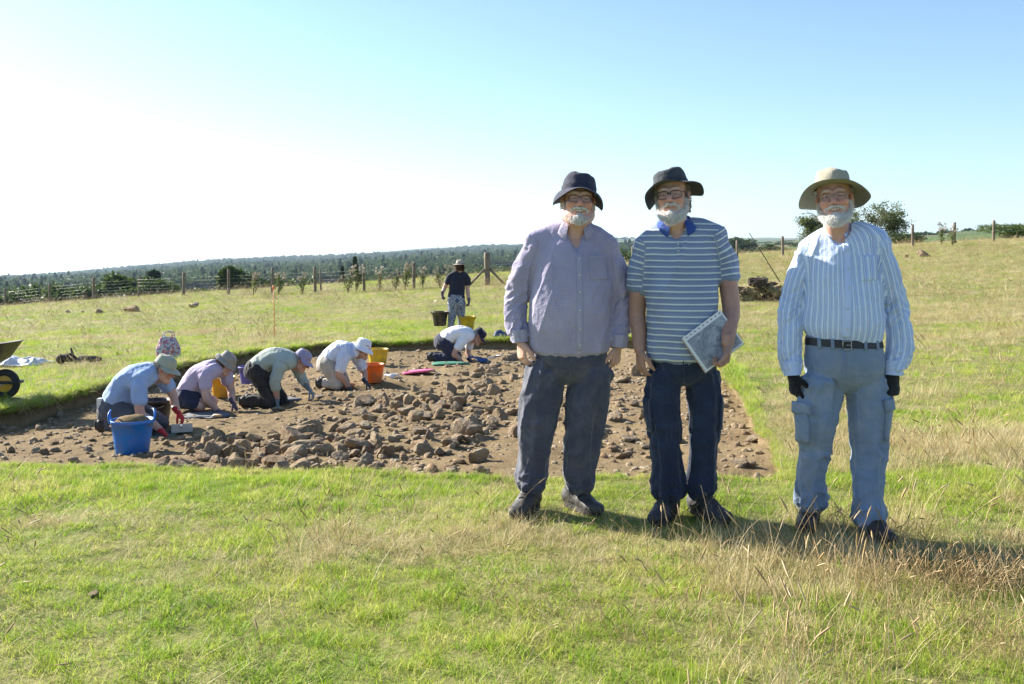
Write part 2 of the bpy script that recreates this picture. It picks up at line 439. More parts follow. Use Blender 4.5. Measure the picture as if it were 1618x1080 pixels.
def blades(rng, n, rad, hmin, hmax, w, lean, curl, seg=3):
    V, Fq, Ft, T = [], [], [], []; c = 0
    for _ in range(n):
        r = rad * math.sqrt(rng.random()); a = rng.random() * 6.283
        b = np.array([r * math.cos(a), r * math.sin(a), -0.01])
        h = hmin + (hmax - hmin) * rng.random() ** 1.4
        az = rng.random() * 6.283; le = lean * rng.random() + 0.08; cu = curl * rng.random()
        d = np.array([math.cos(az), math.sin(az), 0]); s = np.array([-d[1], d[0], 0]); fa = rng.random() * 3.14
        s = s * math.cos(fa) + d * math.sin(fa) * 0.6
        ti = rng.normal() * 0.07
        p = b.copy(); ang = le
        for k in range(seg):
            ww = w * (1 - 0.25 * k) * (0.7 + 0.6 * rng.random())
            V += [p - s * ww, p + s * ww]; T += [ti, ti]
            p = p + (d * math.sin(ang) + np.array([0, 0, 1]) * math.cos(ang)) * h / seg; ang += cu
        V.append(p); T.append(ti + 0.05)
        for k in range(seg - 1): Fq.append([c + 2 * k, c + 2 * k + 1, c + 2 * k + 3, c + 2 * k + 2])
        Ft.append([c + 2 * seg - 2, c + 2 * seg - 1, c + 2 * seg]); c += 2 * seg + 1
    return np.array(V), Fq, Ft, T
def clump(name, mat, *a, **k):
    V, q, t, ti = blades(np.random.default_rng(abs(hash(name)) % 1000 if False else sum(map(ord, name))), *a, **k)
    me = mesh_np(name, V, [np.array(q).reshape(-1, 4), np.array(t)]); me.materials.append(mat); fattr(me, 'tint', ti); return me
def stalk_mesh(name, n, h0, h1, spread, lean):
    rng = np.random.default_rng(sum(map(ord, name))); mb = MB()
    for _ in range(n):
        b = np.array([rng.normal() * spread, rng.normal() * spread, -0.01]); h = h0 + (h1 - h0) * rng.random()
        az = rng.random() * 6.283; d = np.array([math.cos(az), math.sin(az), 0]); le = lean * rng.random(); cu = 0.5 * rng.random() * lean
        pts = []; p = b.copy(); ang = le
        for k in range(6):
            pts.append(p.copy()); p = p + (d * math.sin(ang) + np.array([0, 0, 1.0]) * math.cos(ang)) * h / 5; ang += cu
        mb.tube(pts, [0.0014, 0.0013, 0.0012, 0.001, 0.0008, 0.0006], 3, False)
        if rng.random() < 0.75:
            e = pts[-1]; dd = pts[-1] - pts[-2]; dd /= np.linalg.norm(dd); L_ = 0.03 + 0.04 * rng.random()
            mb.tube([e - dd * L_, e - dd * L_ * 0.6, e, e + dd * 0.012], [0.0008, 0.0034, 0.0028, 0.0003], 4, False)
    me = mb.mesh(name); me.materials.append(m_stalk); return me

G = []
for k in range(5): G.append(clump('sward%d' % k, m_green, 44, 0.055, 0.016, 0.050, 0.0015, 1.0, 0.5))
for k in range(3): G.append(clump('tuft%d' % k, m_green, 50, 0.05, 0.03, 0.085, 0.0016, 0.75, 0.45))
for k in range(4): G.append(clump('thatch%d' % k, m_dry, 20, 0.06, 0.025, 0.10, 0.0012, 1.45, 0.35))
for k in range(2): G.append(clump('drytuft%d' % k, m_dry, 30, 0.05, 0.05, 0.15, 0.0012, 0.8, 0.35))
for k in range(3): G.append(stalk_mesh('stalks%d' % k, 5, 0.16, 0.36, 0.05, 0.5))
G.append(clump('straw0', m_dry, 4, 0.08, 0.12, 0.28, 0.0010, 1.5, 0.16)); G.append(clump('straw1', m_dry, 4, 0.08, 0.08, 0.22, 0.0010, 1.55, 0.25))
I_SW, I_TU, I_TH, I_DT, I_ST, I_SR = range(0, 5), range(5, 8), range(8, 12), range(12, 14), range(14, 17), range(17, 19)

def dryness(x, y):
    """0 lush .. 1 dry, as the pasture shows it"""
    v = 0.47 + 0.55 * fbm(x * 0.8, y * 0.8, 0, 3, 51) + 0.26 * vnoise(x * 3.1, y * 3.1, 0, 52)
    v = v + 0.14 * sstep(0.6, 3.5, x) * sstep(4.5, 6.5, y) + 0.04 * sstep(.6, 3, x) + .13 * sstep(2, 4, x) * sstep(7.5, 11, y) - 0.10 * sstep(-0.5, -2.5, x) * sstep(8, 5, y)
    v = v + 0.12 * sstep(17, 24, y) + 0.12 * sstep(26, 42, y) - 0.12 * np.exp(-((y - 6.0) / 0.5) ** 2) + 0.12 * sstep(12, 25, y) * sstep(2, 8, x)
    return np.clip(v, 0, 1)

def field_points(n, y0, y1, wide=0.66, margin=1.0, ypow=1.0):
    rng = np.random.default_rng(int(y0 * 100) + n)
    y = y0 + (y1 - y0) * rng.random(n) ** ypow
    # uniform over the widening wedge: accept in proportion to width
    hw = wide * y + margin
    keep = rng.random(n) < hw / hw.max()
    y = y[keep]; hw = hw[keep]
    x = (rng.random(len(y)) * 2 - 1) * hw
    tr = np.hypot(x - TC[0], y - TC[1]) - edge_r(x, y)
    ok = tr > 0.0
    return x[ok], y[ok], tr[ok]

def grass_layer(name, x, y, tr, size, pst, hgt=1.0, seed=1):
    rng = np.random.default_rng(seed); n = len(x)
    dr = dryness(x, y) + 0.20 * (rng.random(n) - 0.5)
    idx = np.zeros(n, int); u = rng.random(n)
    pick = lambda R, m: rng.integers(R.start, R.stop, m)
    idx[:] = pick(I_SW, n)
    m = (u < 0.30 * (1 - dr)) ; idx[m] = pick(I_TU, m.sum())
    m = rng.random(n) < np.maximum((dr - 0.34) * 1.15, .10); idx[m] = pick(I_TH, m.sum())
    m = rng.random(n) < (dr - 0.62) * 0.9; idx[m] = pick(I_DT, m.sum())
    m = rng.random(n) < pst * np.clip((dr - 0.40) * 3, 0.05, 1.3); idx[m] = pick(I_ST, m.sum())
    m = rng.random(n) < (.075 if size < 2 else .01); idx[m] = pick(I_SR, m.sum())
    z = base_z(x, y)
    s = size * (0.7 + 0.6 * rng.random(n))
    # low worn turf along the trench lip
    s = s * (0.75 + 0.25 * sstep(0.0, 0.5, tr))
    hz = hgt * (0.65 + 0.75 * np.clip(0.5 + 0.6 * fbm(x * 0.9, y * 0.9, 0, 2, 77), 0, 1))
    scl = np.stack([s, s, s * hz], -1)
    rot = np.stack([rng.normal(size=n) * 0.12, rng.normal(size=n) * 0.12, rng.random(n) * 6.283], -1)
    return scatter(name, np.stack([x, y, z], -1), G, idx, scl, rot)

x, y, tr = field_points(62000, 2.5, 9.0)
g1 = grass_layer('pasture_grass', x, y, tr, 1.0, 0.022, 0.85, 1)
tag(g1, 'short green and straw coloured pasture grass in the foreground', 'grass')
x, y, tr = field_points(60000, 9.0, 27.0)
g2 = grass_layer('pasture_grass', x, y, tr, 1.5, 0.025, 0.8, 2)
tag(g2, 'grazed grass round the far and left sides of the trench', 'grass')
x, y, tr = field_points(60000, 27.0, 66.0)
g3 = grass_layer('pasture_grass', x, y, tr, 2.9, 0.07, 0.42, 3)
tag(g3, 'dry yellowing meadow grass running up to the fence', 'grass')

# ragged turf lip hanging over the trench edge
rng = np.random.default_rng(77); a = rng.random(9000) * 6.283; r = np.interp(a, np.append(TH, 6.2832), np.append(RT, RT[0])) + 0.0 + .07 * rng.random(9000) ** 1.5
x, y = TC[0] + r * np.cos(a), TC[1] + r * np.sin(a); n = len(x); s = .8 + .9 * rng.random(n); big = sstep(8, 12, y)
lip = scatter('turf_lip_grass', np.stack([x, y, base_z(x, y) - .005], -1), G, np.where(rng.random(n) < .35, rng.integers(8, 12, n), rng.integers(0, 8, n)), np.stack([s * (.6 + .8 * big)] * 2 + [s * (.5 + .35 * big)], -1), np.stack([.35 * np.sin(a), -.35 * np.cos(a), 0 * a], -1) + rng.normal(size=(n, 3)) * np.array([.2, .2, 2.0]))
tag(lip, 'ragged turf hanging over the lip of the trench', 'grass')

# tall bent dry stalks: a belt by the right-hand man and loose ones elsewhere
def stalk_layer(name, label, spots, seed, size=1.0):
    rng = np.random.default_rng(seed); X = []; S = []
    for (px, py, rpx, n, sc) in spots:
        c = on_px(px, py)
        for _ in range(n):
            X.append((c[0] + rng.normal() * rpx * c[1] / F, c[1] + rng.normal() * rpx * 0.55 * c[1] / F)); S.append(sc * (0.7 + 0.6 * rng.random()))
    X = np.array(X); ok = trench_t(X[:, 0], X[:, 1]) > 1.01; X = X[ok]; S = np.array(S)[ok]; n = len(X)
    rot = np.stack([rng.normal(size=n) * 0.15, rng.normal(size=n) * 0.15, rng.random(n) * 6.283], -1)
    o = scatter(name, np.stack([X[:, 0], X[:, 1], base_z(X[:, 0], X[:, 1])], -1), G, rng.integers(14, 17, n), np.stack([S, S, S], -1), rot)
    tag(o, label, 'grass'); return o
stalk_layer('tall_dry_grass', 'tall tan seed stalks in front of the right-hand man',
            [(1400, 915, 30, 16, .55), (1450, 925, 45, 34, .6), (1560, 930, 50, 42, .62), (1620, 940, 40, 24, .65), (1330, 900, 40, 10, .5), (1250, 880, 40, 6, .45), (1180, 845, 50, 8, .45),
             (1110, 822, 22, 12, .45), (1500, 990, 90, 26, .55), (1600, 1030, 60, 24, .55), (1250, 1040, 70, 14, .45), (900, 1000, 50, 22, .45), (840, 960, 60, 16, .5), (650, 960, 160, 22, .4),
             (380, 900, 200, 20, .4), (255, 728, 22, 9, .6), (460, 742, 40, 6, .5), (700, 760, 60, 8, .45), (1560, 800, 80, 26, .45), (1500, 720, 70, 24, .4)], 5)
stalk_layer('tall_dry_grass', 'tall rank grass along the foot of the fence',
            [(px, py, 26, 26, 1.5) for px, py in ((440, 466), (500, 465), (560, 464), (620, 460), (680, 457), (740, 453), (800, 450), (860, 447), (930, 440))]
            + [(px, py, 40, 16, 1.15) for px, py in ((1190, 420), (1250, 412), (1330, 404), (1400, 398), (1480, 396), (1560, 392), (1610, 389), (380, 470), (300, 472), (220, 475), (140, 478), (60, 484))], 6)

# ------------------------------------------------------------------ stones
m_stone, nt, N, L, B = nmat('field_stone')
tc = N.new('ShaderNodeTexCoord'); oi = N.new('ShaderNodeObjectInfo')
vm = N.new('ShaderNodeVectorMath'); vm.operation = 'ADD'; L.new(tc.outputs['Object'], vm.inputs[0])
cmb = N.new('ShaderNodeCombineXYZ')
for s in range(3): L.new(mathn(N, L, 'MULTIPLY', oi.outputs['Random'], 40.0 + s * 13), cmb.inputs[s])
L.new(cmb.outputs[0], vm.inputs[1])
n1 = noise_node(N, L, 1.6, 6, 0.65, vm.outputs[0]); n2 = noise_node(N, L, 14, 6, 0.7, vm.outputs[0])
ca = ramp(N, L, oi.outputs['Random'], [(0.0, (0.301, 0.231, 0.154)), (0.3, (0.373, 0.301, 0.203)), (0.55, (0.289, 0.220, 0.139)), (0.8, (0.421, 0.323, 0.198)), (1.0, (0.337, 0.283, 0.208))])
cb = mixc(N, L, ramp(N, L, n1.outputs['Fac'], [(0.42, (0, 0, 0)), (0.62, (1, 1, 1))]).outputs[0], ca.outputs[0], (0.241, 0.156, 0.084))
cb = mixc(N, L, ramp(N, L, n2.outputs['Fac'], [(0.5, (0, 0, 0)), (0.75, (0.561, 0.539, 0.462))]).outputs[0], cb, (0.529, 0.463, 0.337))
L.new(cb, B.inputs['Base Color']); B.inputs['Roughness'].default_value = 0.92; B.inputs['Specular IOR Level'].default_value = 0.2
n3 = noise_node(N, L, 5, 8, 0.7, vm.outputs[0]); bump(N, L, n3.outputs['Fac'], 0.75, 0.12, B)

def ico(sub):
    bm = bmesh.new(); bmesh.ops.create_icosphere(bm, subdivisions=sub, radius=1.0)
    V = np.array([v.co[:] for v in bm.verts]); Fc = np.array([[v.index for v in f.verts] for f in bm.faces]); bm.free(); return V, Fc
ICO3 = ico(3); ICO2 = ico(2); ICO1 = ico(1)
def stone_mesh(seed, I=ICO3, flat=0.65, planes=12):
    rng = np.random.default_rng(seed); V, Fc = I
    n = rng.normal(size=(planes, 3)); n /= np.linalg.norm(n, axis=1, keepdims=True); d = 0.40 + 0.42 * rng.random(planes)
    q = (V @ n.T) / d; p = 60.0
    r = 1.0 / ((np.maximum(q, 0) ** p).sum(1) + 1.0 ** p) ** (1 / p)
    r = r * (1 + 0.07 * vnoise(V[:, 0] * 2 + seed, V[:, 1] * 2, V[:, 2] * 2, 1) + 0.03 * vnoise(V[:, 0] * 6 + seed, V[:, 1] * 6, V[:, 2] * 6, 2))
    V2 = V * r[:, None] * np.array([1.0, 0.62 + 0.3 * rng.random(), flat * (0.75 + 0.5 * rng.random())])
    me = mesh_np('stone', V2 * 0.5, Fc, False); me.materials.append(m_stone); return me
STONES = [stone_mesh(100 + k, flat=0.5 + 0.35 * ((k * 7) % 10) / 10) for k in range(22)]

def inpoly(px, py, P):
    c = False; n = len(P)
    for i in range(n):
        x1, y1 = P[i]; x2, y2 = P[(i + 1) % n]
        if (y1 > py) != (y2 > py) and px < (x2 - x1) * (py - y1) / (y2 - y1) + x1: c = not c
    return c
def put_stone(p, size, label, group=None, sink=0.33, cat='stone', tilt=0.35, name='stone', mesh=None, stretch=(1, 1, 1)):
    me = mesh or STONES[random.randrange(len(STONES))]
    o = bpy.data.objects.new(name, me); COL.objects.link(o)
    o.scale = (size * stretch[0] * random.uniform(.9, 1.15), size * stretch[1] * random.uniform(.9, 1.1), size * stretch[2] * random.uniform(.85, 1.15))
    o.rotation_euler = (random.uniform(-tilt, tilt), random.uniform(-tilt, tilt), random.uniform(0, 6.28))
    o.location = (float(p[0]), float(p[1]), float(p[2]) + size * 0.3 * (1 - 2 * sink) * stretch[2])
    tag(o, label, cat, group); return o
# zones in photo pixels: polygon, number, size range in metres
zones = [
 ([(236, 742), (300, 712), (345, 690), (470, 684), (545, 700), (560, 742), (430, 750)], 58, .13, .36, 'grey-brown stone in the dense kerb of rubble beside the near grass edge', 'stones of the near kerb'),
 ([(470, 682), (560, 640), (640, 620), (700, 640), (770, 690), (700, 722), (620, 738), (560, 742), (545, 700)], 82, .11, .30, 'brown stone in the open rubble spread in the middle of the trench', 'stones of the middle spread'),
 ([(640, 620), (740, 590), (815, 560), (818, 690), (770, 690), (700, 640)], 66, .11, .30, 'weathered stone in the rubble left of the man in the lilac shirt', 'stones left of the lilac-shirted man'),
 ([(880, 600), (960, 575), (1030, 560), (1020, 700), (890, 720)], 34, .08, .27, 'pale stone lying in the soil behind the man in the lilac shirt', 'stones behind the lilac-shirted man'),
 ([(940, 650), (1120, 590), (1215, 700), (1230, 750), (980, 752)], 14, .07, .16, 'small stone lying on the bare soil near the right trench edge', 'stones near the right trench edge'),
 ([(10, 668), (140, 640), (175, 690), (170, 726), (10, 725)], 16, .07, .20, 'brown stone lying on the soil left of the blue bucket', 'stones left of the blue bucket'),
 ([(620, 560), (780, 548), (1000, 556), (800, 590), (700, 590), (640, 572)], 16, .07, .18, 'small stone on the bare soil at the far end of the trench', 'stones at the far end'),
]
# places where someone kneels or a bucket stands are kept clear (x, y, r)
CLEAR = [(W(208, 700, 9.5), .26), (W(235, 690, 9.97), .55), (W(335, 655, 11.4), .5), (W(430, 640, 12.0), .6), (W(550, 612, 13.4), .55), (W(590, 606, 13.6), .25), (W(715, 573, 16.4), .6), (W(660, 588, 15.3), .3), (W(290, 680, 9.8), .3)]
n_st = 0
for zi, (poly, num, s0, s1, lab, grp) in enumerate(zones):
    xs = [p[0] for p in poly]; ys = [p[1] for p in poly]; placed = []; tries = 0
    while len(placed) < num and tries < 6000:
        tries += 1
        px, py = random.uniform(min(xs), max(xs)), random.uniform(min(ys), max(ys))
        if not inpoly(px, py, poly): continue
        s = s0 + (s1 - s0) * random.random() ** 1.9
        c = on_px(px, py, True)
        if trench_t(c[0], c[1]) > 0.985: continue
        if any((c[0] - q[0]) ** 2 + (c[1] - q[1]) ** 2 < (0.40 * (s + r)) ** 2 for q, r in placed): continue
        if any((c[0] - q[0]) ** 2 + (c[1] - q[1]) ** 2 < (r + s * .3) ** 2 for q, r in CLEAR): continue
        placed.append((c, s)); t_ = (s - s0) / (s1 - s0); put_stone(c, s * 1.12, ('small ' if t_ < .12 else 'fist-sized ' if t_ < .3 else 'head-sized ' if t_ < .62 else 'big ') + lab.replace('small ', ''), grp, 0.36); n_st += 1
for px, py, s, lab in [(757, 728, .24, 'dark chunky stone alone on soil left of the lilac-shirted man'),
                       (740, 690, .40, 'largest flat pale boulder in the middle rubble of the trench'),
                       (1025, 690, .10, 'small pale stone seen just left of the striped-polo man'),
                       (1190, 697, .17, 'lone dark stone right of the polo-shirted man near the trench edge'),
                       (1185, 738, .13, 'brown clod-like stone near the trench corner by the right-hand man'),
                       (985, 726, .17, 'single stone on soil between the legs of two left-hand men'),
                       (440, 650, .20, 'squared stone under the sage-shirted digger\'s left glove'),
                       (512, 640, .17, 'flat dark stone just in front of the digger in sage green')]:
    put_stone(on_px(px, py, True), s, lab, None, .3)
for px, py, s, lab in [(107, 494, .38, 'leftmost of four low rocks in the meadow'), (130, 494, .30, 'small second rock from the left in the meadow row'),
                       (157, 495, .6, 'brown third rock in the meadow row before the fence'), (206, 492, .8, 'largest slab-like rock in the meadow row before the fence'),
                       (306, 486, .75, 'pale grey flat rock in the meadow by itself'), (1457, 405, .8, 'dark rock in the dry grass below the right fence'), (1432, 407, .45, 'pale rock in dry grass left of a dark one'),
                       (150, 941, .055, 'small pale pebble lying in the foreground grass')]:
    put_stone(on_px(px, py, False), s, lab, None, .3, 'rock' if s > .2 else 'pebble', .15)

# small rubble between the stones: too many to pick apart
rng = np.random.default_rng(8); SM = [stone_mesh(300 + k, ICO2, .7) for k in range(6)]; SMV = [np.array([v.co[:] for v in m.vertices]) for m in SM]; SMF = ICO2[1]; mb = MB(); cs = []
while len(cs) < 750:
    poly, num, s0, s1, *_r = zones[[0, 0, 1, 1, 1, 2, 2, 3, 4, 5, 6][rng.integers(0, 11)]]; xs = [p[0] for p in poly]; ys = [p[1] for p in poly]; px, py = rng.uniform(min(xs) - 12, max(xs) + 12), rng.uniform(min(ys) - 6, max(ys) + 4)
    c = on_px(px, py, True)
    if trench_t(c[0], c[1]) > .985: continue
    s = .035 + .06 * rng.random() ** 1.6; a = rng.random() * 6.28; M = np.array(Matrix.Rotation(a, 3, 'Z') @ Matrix.Rotation(rng.normal() * .4, 3, 'X')); cs.append(c)
    mb.add((SMV[rng.integers(0, 6)] * s * 1.6) @ M.T + c + np.array([0, 0, s * .12]), SMF)
rub = mb.build('rubble', m_stone, None, True); rub['kind'] = 'stuff'; tag(rub, 'small broken rubble lying between the larger stones', 'rubble')

# pebbles, crumbs and clods: too small to count
rng = np.random.default_rng(3); mb = MB()
pv = [(ICO1[0] * (0.8 + 0.35 * rng.random((len(ICO1[0]), 1)))) for _ in range(6)]
cnt = 0
while cnt < 9000:
    a = rng.random() * 6.283; t = math.sqrt(rng.random()) * 0.985; r = t * np.interp(a, TH, RT)
    x, y = TC[0] + r * math.cos(a), TC[1] + r * math.sin(a)
    s = 0.006 + 0.03 * rng.random() ** 4
    if y > 13: s *= 1.4
    mb.add(pv[cnt % 6] * s * np.array([1, 0.8 + .4 * rng.random(), .7]) + np.array([x, y, 0]), ICO1[1]); cnt += 1
Vp = np.concatenate(mb.V)
ctr = np.array([v[:, :2].mean(0) for v in mb.V]); zz = floor_z(ctr[:, 0], ctr[:, 1]); nv = len(ICO1[0])
Vp[:, 2] += np.repeat(zz, nv)
mb.V = [Vp]
peb = mb.build('soil_crumbs', m_stone, None, False); peb['kind'] = 'stuff'; tag(peb, 'loose pebbles and crumbs of soil over the trench floor', 'pebbles')
# ------------------------------------------------------------------ fences
m_post = pmat('weathered_post', (0.19, 0.15, 0.11), 0.9, 0.35, 6, 40, 0.6, 0.01)
m_wire = pmat('galvanised_wire', (0.42, 0.42, 0.41), 0.5, 0.1, 3, 10, 0.0, metal=0.6)
def post(par, p, h, r, lean=0.02, top=True):
    rng = random
    dx, dy = rng.uniform(-lean, lean) * h, rng.uniform(-lean, lean) * h
    mb = MB(); zs = np.linspace(-0.3, h, 7)
    pts = [np.array([p[0] + dx * max(z, 0) / h, p[1] + dy * max(z, 0) / h, p[2] + z]) for z in zs]
    mb.tube(pts + [pts[-1] + np.array([0, 0, .012])], [r * rng.uniform(.94, 1.06) for _ in zs] + [r * .7], 9)
    mb.build('post', m_post, par)
    return pts[-1]
def fence(label, posts, wires, name='post_and_wire_fence', cat='fence', strainers=(), group=None):
    q0 = W(*posts[0][:3]); q0[2] = float(base_z(q0[0], q0[1])); root = empty(name, q0, label, cat, group)
    inv = -np.array(root.location)
    tops = []
    for k, (px, py, d, h, r) in enumerate(posts):
        q = W(px, py, d); q[2] = float(base_z(q[0], q[1])); post(root, q + inv, h * 1.12, r * 1.25); tops.append(q)
    for f in wires:
        for a, b in zip(tops[:-1], tops[1:]):
            A = a + np.array([0, -.05, f]); Bq = b + np.array([0, -.05, f]); n = 5
            pts = [A * (1 - t) + Bq * t - np.array([0, 0, 0.03 * 4 * t * (1 - t)]) + inv for t in np.linspace(0, 1, n)]
            mb = MB().tube(pts, 0.0028, 4); mb.build('wire', m_wire, root)
    return root, tops, inv
pl = [(-70, 486, 63, 1.15, .06), (8, 484, 62, 1.1, .055), (78, 478, 60, 1.1, .055), (148, 472, 58, 1.15, .07), (219, 470, 57, 1.1, .05), (290, 467, 55, 1.15, .07), (361, 465, 53.5, 1.2, .065), (430, 463, 52, 1.2, .06),
      (498, 461, 51, 1.15, .065), (575, 460, 49, 1.15, .06), (654, 456, 47.5, 1.1, .06)]
fence('long post-and-wire sheep fence crossing the pasture on the left', [(a, b, c, h, r) for a, b, c, h, r in pl], (0.15, 0.32, 0.48, 0.65, 0.85, 1.02))
lp = empty('fence_post', W(507, 461, 52), 'extra leaning post beside the left fence near its middle', 'post'); q = W(507, 461, 52); q[2] = float(base_z(q[0], q[1])); post(lp, q - np.array(lp.location), 1.12, .05, .06)
# strainer with two braces
root, tops, inv = fence('end stretch of fence with tall strainer post and two diagonal braces', [(770, 450, 45, 1.32, .105), (930, 436, 49, 1.1, .06), (1000, 428, 52, 1.1, .06)], (0.3, 0.6, 0.9, 1.05))
s = tops[0] + inv
for dx in (-0.86, 0.86):
    mb = MB().tube([s + np.array([dx * .08, -.02, 0.78]), s + np.array([dx, -.05, -0.05])], .055, 8); mb.build('brace', m_post, root)
fence('short run of thin fence posts behind the turf heap', [(1050, 424, 53, 1.0, .05), (1165, 412, 54, 1.0, .055), (1237, 405, 55, 1.0, .06), (1300, 399, 56, 1.0, .055)], (0.3, 0.6, 0.9))
fence('pale post-and-wire fence on the rise at right beside the lone tree', [(1380, 392, 57, 1.1, .06), (1442, 388, 58, 1.12, .06), (1508, 384, 59, 1.12, .065), (1570, 381, 60, 1.12, .065), (1640, 378, 61, 1.1, .06)], (0.3, 0.6, 1.02))

# ------------------------------------------------------------------ trees
m_bark = pmat('bark', (0.10, 0.08, 0.06), 0.95, 0.4, 3, 14, 0.6, 0.03)
m_leaf_a = leafmat('oak_leaf', [(0.2, (0.038, 0.070, 0.014)), (0.55, (0.065, 0.105, 0.022)), (0.9, (0.105, 0.145, 0.035))], 0.3, 0.6, 0.25, 0.3)
m_leaf_b = leafmat('ash_leaf', [(0.2, (0.05, 0.09, 0.018)), (0.55, (0.085, 0.135, 0.03)), (0.9, (0.14, 0.18, 0.05))], 0.35, 0.6, 0.25, 0.3)
m_leaf_c = leafmat('fir_needle', [(0.2, (0.022, 0.045, 0.016)), (0.55, (0.04, 0.07, 0.022)), (0.9, (0.06, 0.09, 0.03))], 0.15, 0.7, 0.25, 0.3)
m_leaf_h = leafmat('hawthorn_leaf', [(0.2, (0.065, 0.09, 0.025)), (0.55, (0.10, 0.13, 0.04)), (0.9, (0.15, 0.17, 0.06))], 0.4, 0.6, 0.4, 0.3)

def leaf_quads(rng, C, size, jit=0.5):
    n = len(C); a = rng.normal(size=(n, 3)); a /= np.linalg.norm(a, axis=1, keepdims=True)
    b = np.cross(a, rng.normal(size=(n, 3))); b /= np.linalg.norm(b, axis=1, keepdims=True)
    s = (size * (1 - jit / 2 + jit * rng.random(n)))[:, None]
    V = np.stack([C - a * s, C - b * s * .55, C + a * s, C + b * s * .55], 1).reshape(-1, 3)
    return V, np.arange(4 * n).reshape(n, 4)
def crown_points(rng, kind, n):
    P = []
    if kind == 'conifer':
        t = rng.random(n) ** 0.75; a = rng.random(n) * 6.283
        lay = 0.75 + 0.35 * np.abs(np.sin(t * 24)); r = (1 - t) * 0.30 * lay * np.sqrt(0.25 + .75 * rng.random(n)) + 0.01
        return np.stack([r * np.cos(a), r * np.sin(a), 0.08 + 0.92 * t], -1)
    if kind == 'poplar': lobes = [((rng.normal() * .03, rng.normal() * .03, .2 + .75 * k / 9), .13 - .007 * k) for k in range(10)]
    elif kind == 'bush': lobes = [((rng.uniform(-.45, .45), rng.uniform(-.3, .3), rng.uniform(.15, .6)), rng.uniform(.2, .36)) for k in range(9)]
    else:
        lobes = []
        for k in range(20):
            r = .46 * math.sqrt(rng.random()); a = rng.random() * 6.283; lobes.append(((r * math.cos(a), r * math.sin(a), .28 + .55 * math.sqrt(1 - (r / .5) ** 2) * rng.uniform(.72, 1.0)), rng.uniform(.12, .20)))
    per = n // len(lobes)
    for c, r in lobes:
        nc = max(4, per // 26); v = rng.normal(size=(nc, 3)); v /= np.linalg.norm(v, axis=1, keepdims=True)
        cc = np.array(c) + v * r * (0.72 + 0.36 * rng.random((nc, 1))) * np.array([1.15, 1.15, .85])
        P.append((cc[:, None] + rng.normal(size=(nc, per // nc, 3)) * r * 0.17).reshape(-1, 3))
    P = np.concatenate(P); return P[P[:, 2] > 0.06]
TREEV = {}
def tree_mesh(kind, var, nleaf=8000, lsize=0.03):
    key = (kind, var, nleaf)
    if key in TREEV: return TREEV[key]
    rng = np.random.default_rng(len(kind) * 31 + var * 7)
    P = crown_points(rng, kind, nleaf); V, Q = leaf_quads(rng, P, lsize)
    cm = mesh_np('crown', V, Q, False); fattr(cm, 'tint', np.repeat(rng.normal(size=len(P)) * .12, 4))
    mb = MB(); mb.tube([(0, 0, -.04), (0.005, 0, .12), (.0, .01, .35), (.01, 0, .6), (0, 0, .85 if kind != 'bush' else .4)], [.035, .026, .02, .012, .004] if kind != 'bush' else [.02, .016, .012, .008, .003], 7)
    for k in range(7):
        a = rng.random() * 6.283; z = .25 + .05 * k; l = .28 * (1 if kind != 'poplar' else .3)
        mb.tube([(0, 0, z), (l * .5 * math.cos(a), l * .5 * math.sin(a), z + .1), (l * math.cos(a), l * math.sin(a), z + .22)], [.012, .008, .003], 5)
    tm = mb.mesh('trunk'); tm.materials.append(m_bark)
    TREEV[key] = (cm, tm); return TREEV[key]
def tree(name, label, kind, var, px, top, d, wid, mat, group, nleaf=8000, cat='tree', hmin=2.0):
    """crown top at pixel row top, wid metres across"""
    x = (px - CX) * d / F; z0 = float(base_z(np.array(x), np.array(float(d)))); zt = CAMZ + (HY - top) * d / F
    h = max((zt - z0) * 1.05, hmin)
    root = empty(name, (x, d, z0), label, cat, group, random.uniform(0, 6.28))
    wk = {'conifer': .6, 'poplar': .3, 'bush': 1.4}.get(kind, 1.05)
    sx = wid / wk * (1.75 if d < 200 and kind in ('oak', 'bush') else 1.3 if d < 200 else 1.0)
    cm, tm = tree_mesh(kind, var, nleaf)
    key = cm.name + mat.name
    if key not in TREEV:
        c2 = cm.copy(); c2.materials.append(mat); TREEV[key] = c2
    for nm, me in (('crown', TREEV[key]), ('trunk', tm)):
        o = bpy.data.objects.new(nm, me); COL.objects.link(o); o.parent = root; o.scale = (sx, sx, h)
    return root
GT = 'trees beyond the left fence'
